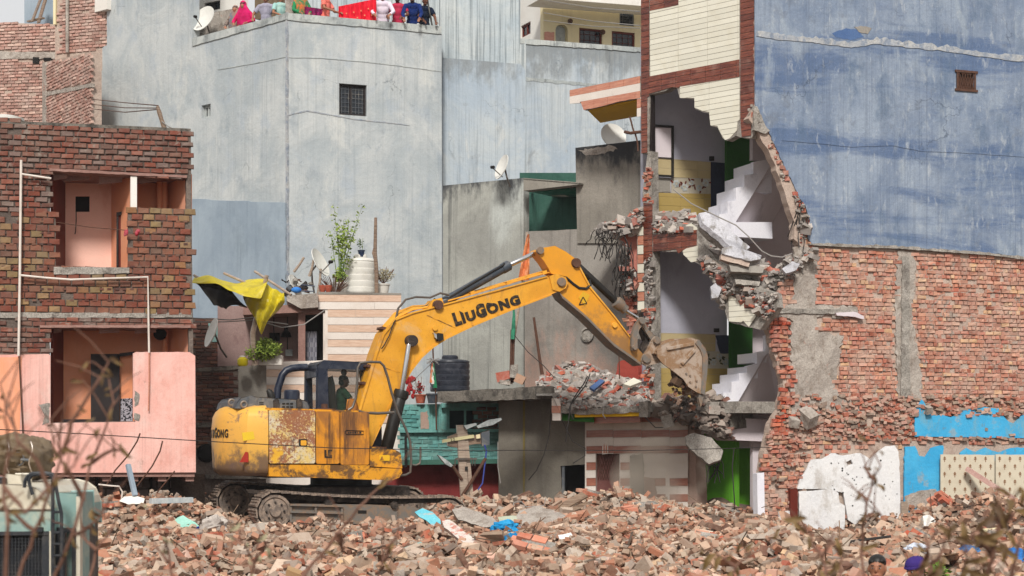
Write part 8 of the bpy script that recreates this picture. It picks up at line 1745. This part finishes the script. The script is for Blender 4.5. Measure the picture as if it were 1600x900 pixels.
# cloths and posts on the terrace
def hanging(px0, px1, y0, y1, y2, y3, pl, off, mat, label, dots=None):
    t = thing('hanging_cloth', label, 'cloth', pl.at((px0 + px1) / 2, y3, off)); rows = []
    for j in range(9):
        rows.append([pl.at(px0 + (px1 - px0) * i / 24, (y0 + (y1 - y0) * i / 24) * (1 - j / 8) + (y3 + (y2 - y3) * i / 24) * j / 8, off + .04 * math.sin(i * .9) * (j / 8) + .02 * math.sin(i * 2.1)) for i in range(25)])
    MB().loft(rows, cap=False, closed=False).loft([[p + pl.n * .012 for p in r_] for r_ in rows], cap=False, closed=False).build('cloth', mat, t)
    if dots:
        rn = random.Random(5); m = MB()
        for i in range(9):
            x = px0 + 4 + (px1 - px0 - 8) * (i + .5) / 9; y = (y0 + (y1 - y0) * (x - px0) / (px1 - px0)) + 5 + (8 if i % 2 else 18) + rn.uniform(-1, 1); m.prism([pl.at(x + 1.2 * math.cos(a), y + 1.2 * math.sin(a), off - .05) for a in (0, 1.05, 2.1, 3.14, 4.2, 5.2)], pl.n * .01)
        m.build('gold_motif', dots, t, kind='stuff')
    return t
hanging(529, 588, 10, -2, 37, 29, GR, .12, cloth('scarlet cloth', 'd01c30', 'dc2838'), 'large scarlet cloth with gold dots hung on the roof parapet', paint('gold motif', 'd88860', .6))
hanging(476, 504, 10, 14, 27, 25, GR, .3, cloth('plum striped cloth', '98245c', '6c2454', 16), 'plum striped cloth hung behind the roof parapet')
slab(GL, [(446, -60), (458, -60), (458, 40), (446, 40)], .2, .5).build('roof_post', MAT['conc_patch'], gb)
MB().tube([GR.at(676, 44, .1), GR.at(664, -20, .3)], .025, 6).build('leaning_pole', MAT['black'], None, 'black pole leaning at the right end of the roof parapet', 'pole')
slab(GL, [(398, -8), (420, -12), (432, -8), (432, 30), (398, 30)], .3, 1.1).build('green_box', MAT['canvas'], gb)
dish(320, 31, 50.0, .4, (-.5, -.72, .35), 'white oval satellite dish at the left end of the roof parapet', True, [(327, 50, 50.0), (343, 73, 49.6)], .95)
text3d('22', UP_.at(704, 689.5, -.034), UP_.at(740, 683.5, 0) - UP_.at(704, 689.5, 0), (0, 0, 1), .085, LET, bpy.data.objects['utility_post'], 'board_number', spacing=1.3)
# operator in the cab
op = cel(xs_ + .14, .62, zs - .86)
person(op, th1 - math.pi / 2, 1.68, skin='skin_dark', top='20402c', top2='2a4c38', trousers='24262c', lean=.06, seated=True, hands=((-.24, .42, 1.12), (.24, .42, 1.12)), label='excavator operator sitting in the cab, seen in profile through dusty glass')
# two bystanders whose heads rise over the bottom edge
person(W(1371, 900, 16.5) * Vector((1, 1, 0)) if False else Vector((W(1371, 900, 16.5).x, 16.5, -.01)), yf - .3, 1.665, top='b8b0a8', trousers='3c3c44', nod=-.02, fine=True, voxel=.008, label='smiling dark haired man at the bottom edge, facing the camera', stubble=True)
person(Vector((W(1434, 900, 16.9).x, 16.9, -.01)), yf - 1.0, 1.62, top='b09078', trousers='3c3c44', cap='3a2c6c', nod=.25, hair=False, fine=True, voxel=.008, label='man in purple cap turned aside at the bottom edge')
# ---------------- lorry body at the lower left ----------------
KP = Plane(O=(W(40, 800, 14.0).x, 14.0), d=(1, .02))
lt = thing('tank_lorry', 'cream and pale teal tank lorry with black ladder and wire mesh side', 'lorry', Vector((W(40, 800, 14).x, 14.5, 0)))
slab(KP, [(-160, 762), (-40, 757), (38, 757), (56, 762), (68, 771), (75, 783), (78, 796), (-160, 796)], 1.9).build('roof_shell', MAT['truck_cream'], lt, bevel=.03)
slab(KP, [(-160, 797), (78, 795), (79, 830), (-160, 832)], 1.88, .004).build('side_panel', MAT['truck_teal'], lt, bevel=.01)
slab(KP, [(-160, 795), (79, 793), (79, 795.5), (-160, 797.5)], .04, -.02).build('trim', MAT['truck_cream'], lt)
slab(KP, [(-160, 832), (78, 830), (80, 1180), (-160, 1180)], 1.8, .15).build('body_back', MAT['truck_dark'], lt)
slab(KP, [(-160, 832), (78, 830), (78, 836), (-160, 838)], .1, -.01).build('frame', MAT['truck_dark'], lt); slab(KP, [(66, 836), (77, 836), (77, 1180), (66, 1180)], .1, 0).build('frame', MAT['truck_dark'], lt); slab(KP, [(77, 830), (80, 830), (80, 1180), (77, 1180)], .12, -.02).build('edge_strip', MAT['truck_cream'], lt)
g = MB()
for k in range(32): x_ = 66 - k * 5.2; g.beam(KP.at(x_, 838, .02), KP.at(x_, 1100, .02), .007, .007)
for k in range(40): y_ = 842 + k * 5.2; g.beam(KP.at(-120, y_, .028), KP.at(66, y_, .028), .007, .007)
g.build('wire_mesh', MAT['truck_dark'], lt, kind='stuff')
slab(KP, [(55, 824), (66, 824), (66, 831), (55, 831)], .06, -.04).build('hinge', MAT['truck_dark'], lt)
for pts in ([(38, 762), (39, 752), (43, 744), (50, 740), (72, 739), (82, 741), (87, 750), (88, 764), (92, 785), (96, 802), (96, 1150)], [(51, 773), (47, 760), (45, 750), (49, 743), (58, 741), (76, 741), (82, 746), (82.5, 760), (82, 1150)]): MB().tube([KP.at(x, y, -.1) for x, y in pts], .014, 8).build('ladder_rail', MAT['truck_dark'], lt)
for y_ in (800, 817, 832, 850, 868, 886, 905): MB().tube([KP.at(82, y_, -.1), KP.at(96, y_, -.1)], .01, 6).build('ladder_rung', MAT['truck_dark'], lt)
slab(KP, [(86, 771), (120, 770), (121, 826), (86, 824)], .6, .25).build('tank_end', MAT['truck_teal'], lt, bevel=.01)
slab(KP, [(119, 776), (125, 777), (125, 1180), (119, 1180)], .1, .2).build('corner_post', MAT['truck_cream'], lt)
for p in ([(86, 824), (120, 826), (120, 832), (86, 832)], [(112, 830), (119, 830), (119, 1180), (112, 1180)], [(97, 830), (101, 830), (101, 1180), (97, 1180)], [(88, 830), (92, 830), (92, 1180), (88, 1180)]): slab(KP, p, .08, .2).build('frame', MAT['truck_dark'], lt)
slab(KP, [(84, 830), (119, 832), (119, 1180), (84, 1180)], .5, .5).build('inner_panel', MAT['truck_teal'], lt)
slab(KP, [(10, 742), (33, 742), (33, 758), (10, 758)], .3, .3).build('roof_box', MAT['truck_cream'], lt, bevel=.01); slab(KP, [(-20, 748), (5, 748), (5, 758), (-20, 758)], .3, .2).build('roof_vent', MAT['truck_dark'], lt, bevel=.01)
for x_ in (-60, 40):
    MB().lathe(KP.at(x_, 1140, .1), [(.05, -.02), (.3, -.02), (.42, .0), (.45, .05), (.45, .25), (.3, .28)], 28, KP.n).build('wheel', MAT['rubber'], lt)
# rolled canvas on top
t = thing('canvas_bundle', 'rolled brown canvas bundle tied on top of the lorry', 'canvas', W(36, 742, 15.2)); m = MB(); c = W(34, 714, 15.2); m.ball(c, (.26, .45, .18), 48, 32)
m.v = [c + (v - c) * (1 + .3 * mnoise.noise((v - c) * 5) + .22 * abs(mnoise.noise((v - c) * 14)) + .05 * math.sin((v - c).x * 50 + (v - c).z * 20)) for v in m.v]; m.build('canvas', MAT['canvas'], t)
m = MB(); 
for k in range(20): pass
rg_ = [W(29, 717, 14.85) + Vector((.05 * math.cos(a), -.02, .055 * math.sin(a))) for a in [k * math.pi / 9 for k in range(19)]]; m.tube(rg_, .006, 6); m.tube([W(33, 718, 14.8), W(46, 719, 14.8)], .012, 7); m.build('strap_ring', MAT['hoodgrey'], t)
m = MB()
for x_ in (12, 48): m.tube([W(x_ + 3 * math.sin(k), 690 + k * 7, 14.75 - .03 * math.sin(k * .5)) for k in range(8)], .006, 5)
m.build('tie_rope', MAT['wood_grey'], t)
MB().tube([W(-30, 715, 15), W(0, 712, 15.1)], .02, 6).build('rope_end', MAT['wire'], t) if False else None

# ---------------- dry weeds close to the camera ----------------
def weed(paths, Y, label, seed, leafn=18, lsize=.05, r0=.009, mat='twig', leafm='leaf_dry'):
    rn = random.Random(seed); x0 = paths[0][0][0]; t = thing('dry_weed', label, 'dry plant', Vector((W(x0, 900, Y).x, Y, 0)), 'dry weeds near the camera'); tips = []
    m = MB()
    for P_ in paths:
        pts = [W(x, y, Y + .05 * math.sin(i * 2 + seed)) for i, (x, y) in enumerate(P_)]
        if P_[0][1] >= 895: pts = [Vector((pts[0].x + rn.uniform(-.1, .1), Y, 0)), Vector((pts[0].x + rn.uniform(-.05, .05), Y, pts[0].z * .55))] + pts
        fine_ = []
        for a, b in zip(pts, pts[1:]):
            for k in range(3): f = k / 3; fine_.append(a.lerp(b, f) + Vector((rn.uniform(-1, 1), 0, rn.uniform(-1, 1))) * .004)
        fine_.append(pts[-1]); n_ = len(fine_); m.tube(fine_, [r0 * (1 - .75 * i / n_) for i in range(n_)], 6); tips += fine_[n_ // 3:]
        for k in range(3):
            b = rn.choice(fine_[n_ // 2:]); d = Vector((rn.uniform(-1, 1), rn.uniform(-.3, .3), rn.uniform(.3, 1))).normalized() * rn.uniform(.06, .2); m.tube([b, b + d * .5 + Vector((0, 0, .01)), b + d], [.003, .0025, .0015], 5); tips.append(b + d)
    m.build('stem', MAT[mat], t)
    for k in range(leafn):
        p = rn.choice(tips); s = lsize * rn.uniform(.5, 1.3); d = Vector((rn.uniform(-1, 1), rn.uniform(-.6, .6), rn.uniform(-1.2, .4))).normalized(); u = d.cross(Vector((0, 1, 0))).normalized(); cu = Vector((0, -1, 0))
        rows = []
        for i in range(5): f = i / 4; w_ = s * .17 * math.sin(math.pi * min(.97, f * .9 + .05)); c = p + d * s * f + u * s * .22 * math.sin(f * 3 + seed) + cu * s * .3 * math.sin(f * 3.5); rows.append([c - u * w_ + cu * w_ * .5, c, c + u * w_ + cu * w_ * .5])
        MB().loft(rows, cap=False, closed=False).build('leaf', MAT[leafm], t)
    return t
weed([[(30, 900), (55, 830), (78, 770), (98, 710), (86, 668), (60, 636)], [(78, 770), (58, 720), (30, 690), (10, 640), (0, 600)], [(98, 710), (112, 660), (150, 600), (170, 566)], [(55, 830), (20, 800), (-10, 790)]], 6.2, 'brown dry weed in front of the lorry, leftmost', 1)
weed([[(85, 900), (112, 840), (130, 780), (142, 722), (165, 668), (176, 628), (170, 592)], [(130, 780), (105, 735), (84, 700), (80, 660)], [(142, 722), (180, 700), (196, 706)], [(112, 840), (140, 822), (160, 800)]], 6.6, 'reddish brown dry weed before the pink house, second from left', 2)
weed([[(8, 900), (12, 820), (4, 760), (14, 700), (8, 650), (14, 612)], [(4, 760), (40, 800), (100, 740), (118, 722)]], 5.6, 'blurred thick stemmed dry weed at the extreme left edge', 3, 14)
weed([[(140, 905), (150, 860), (178, 820), (190, 790)], [(150, 860), (130, 840)]], 7.4, 'short dry weed at the left bottom of the rubble', 4, 8)
weed([[(470, 905), (500, 868), (530, 832), (560, 795), (590, 765), (622, 742)], [(530, 832), (536, 862)]], 7.0, 'long bare twig slanting before the excavator track', 5, 3, r0=.011)
weed([[(270, 905), (262, 860), (254, 838)], [(262, 880), (250, 862)]], 7.6, 'dry weed tip with drooping greenish leaves below the mint board', 6, 8, leafm='leaf_pale')
weed([[(392, 905), (396, 880), (384, 850), (360, 838)], [(396, 880), (410, 860), (416, 846)]], 7.8, 'small leafy dry weed tip at the bottom left of centre', 7, 9, leafm='leaf_pale')
weed([[(590, 905), (598, 880), (600, 862)], [(598, 880), (612, 850), (622, 838)]], 8.0, 'thin dry weed tip at the bottom below the track end', 8, 5)
weed([[(820, 905), (826, 892), (822, 884)]], 7.5, 'tiny curled dry tip at the bottom centre', 9, 4, .04)
weed([[(1140, 905), (1150, 885), (1170, 868), (1160, 850)], [(1150, 885), (1122, 868)]], 7.2, 'ochre curled dry leaves at the bottom right of centre', 10, 10, .07, leafm='leaf_dry')
weed([[(1290, 905), (1286, 868), (1300, 846), (1262, 832)], [(1286, 868), (1268, 850), (1270, 835)], [(1310, 905), (1316, 870), (1300, 846)]], 6.8, 'clustered ochre dry weed left of the smiling man', 11, 14, .07)
weed([[(1352, 905), (1346, 860), (1350, 812), (1356, 782), (1364, 748), (1376, 728)], [(1350, 812), (1366, 800), (1378, 806)], [(1356, 782), (1340, 770)], [(1364, 748), (1350, 730)]], 7.4, 'tall grey brown weed standing before the white peeling wall', 12, 14, .045)
weed([[(1438, 905), (1444, 876), (1450, 860), (1446, 838)], [(1452, 905), (1456, 880), (1470, 868)]], 6.2, 'thick blurred ochre stalk before the right bystander', 13, 10, .08, .014)
weed([[(1540, 905), (1552, 866), (1562, 820), (1556, 790), (1552, 770)], [(1552, 866), (1530, 848), (1516, 838)], [(1562, 820), (1584, 806)], [(1580, 905), (1590, 860), (1600, 830)]], 6.4, 'dense blurred dry weed at the bottom right corner', 14, 26, .08, .012)
weed([[(1500, 905), (1510, 870), (1500, 850)], [(1520, 905), (1540, 880)]], 6.6, 'lower dry weed left of the corner weed', 15, 16, .07)

# ---------------- thin haze over the whole place ----------------
hm_ = bpy.data.materials.new('haze'); hm_.use_nodes = True; ht = hm_.node_tree; ht.nodes.remove(ht.nodes['Principled BSDF'])
hv = ht.nodes.new('ShaderNodeVolumePrincipled'); hv.inputs['Color'].default_value = (.95, .96, 1, 1); hv.inputs['Density'].default_value = .0003; ht.links.new(hv.outputs[0], ht.nodes['Material Output'].inputs['Volume'])
MB().box((0, 38, 8.6), (70, 86, 19.2)).build('haze', hm_, None, 'thin pale haze over the whole scene', 'haze', kind='stuff', base=(0, 38, -1))
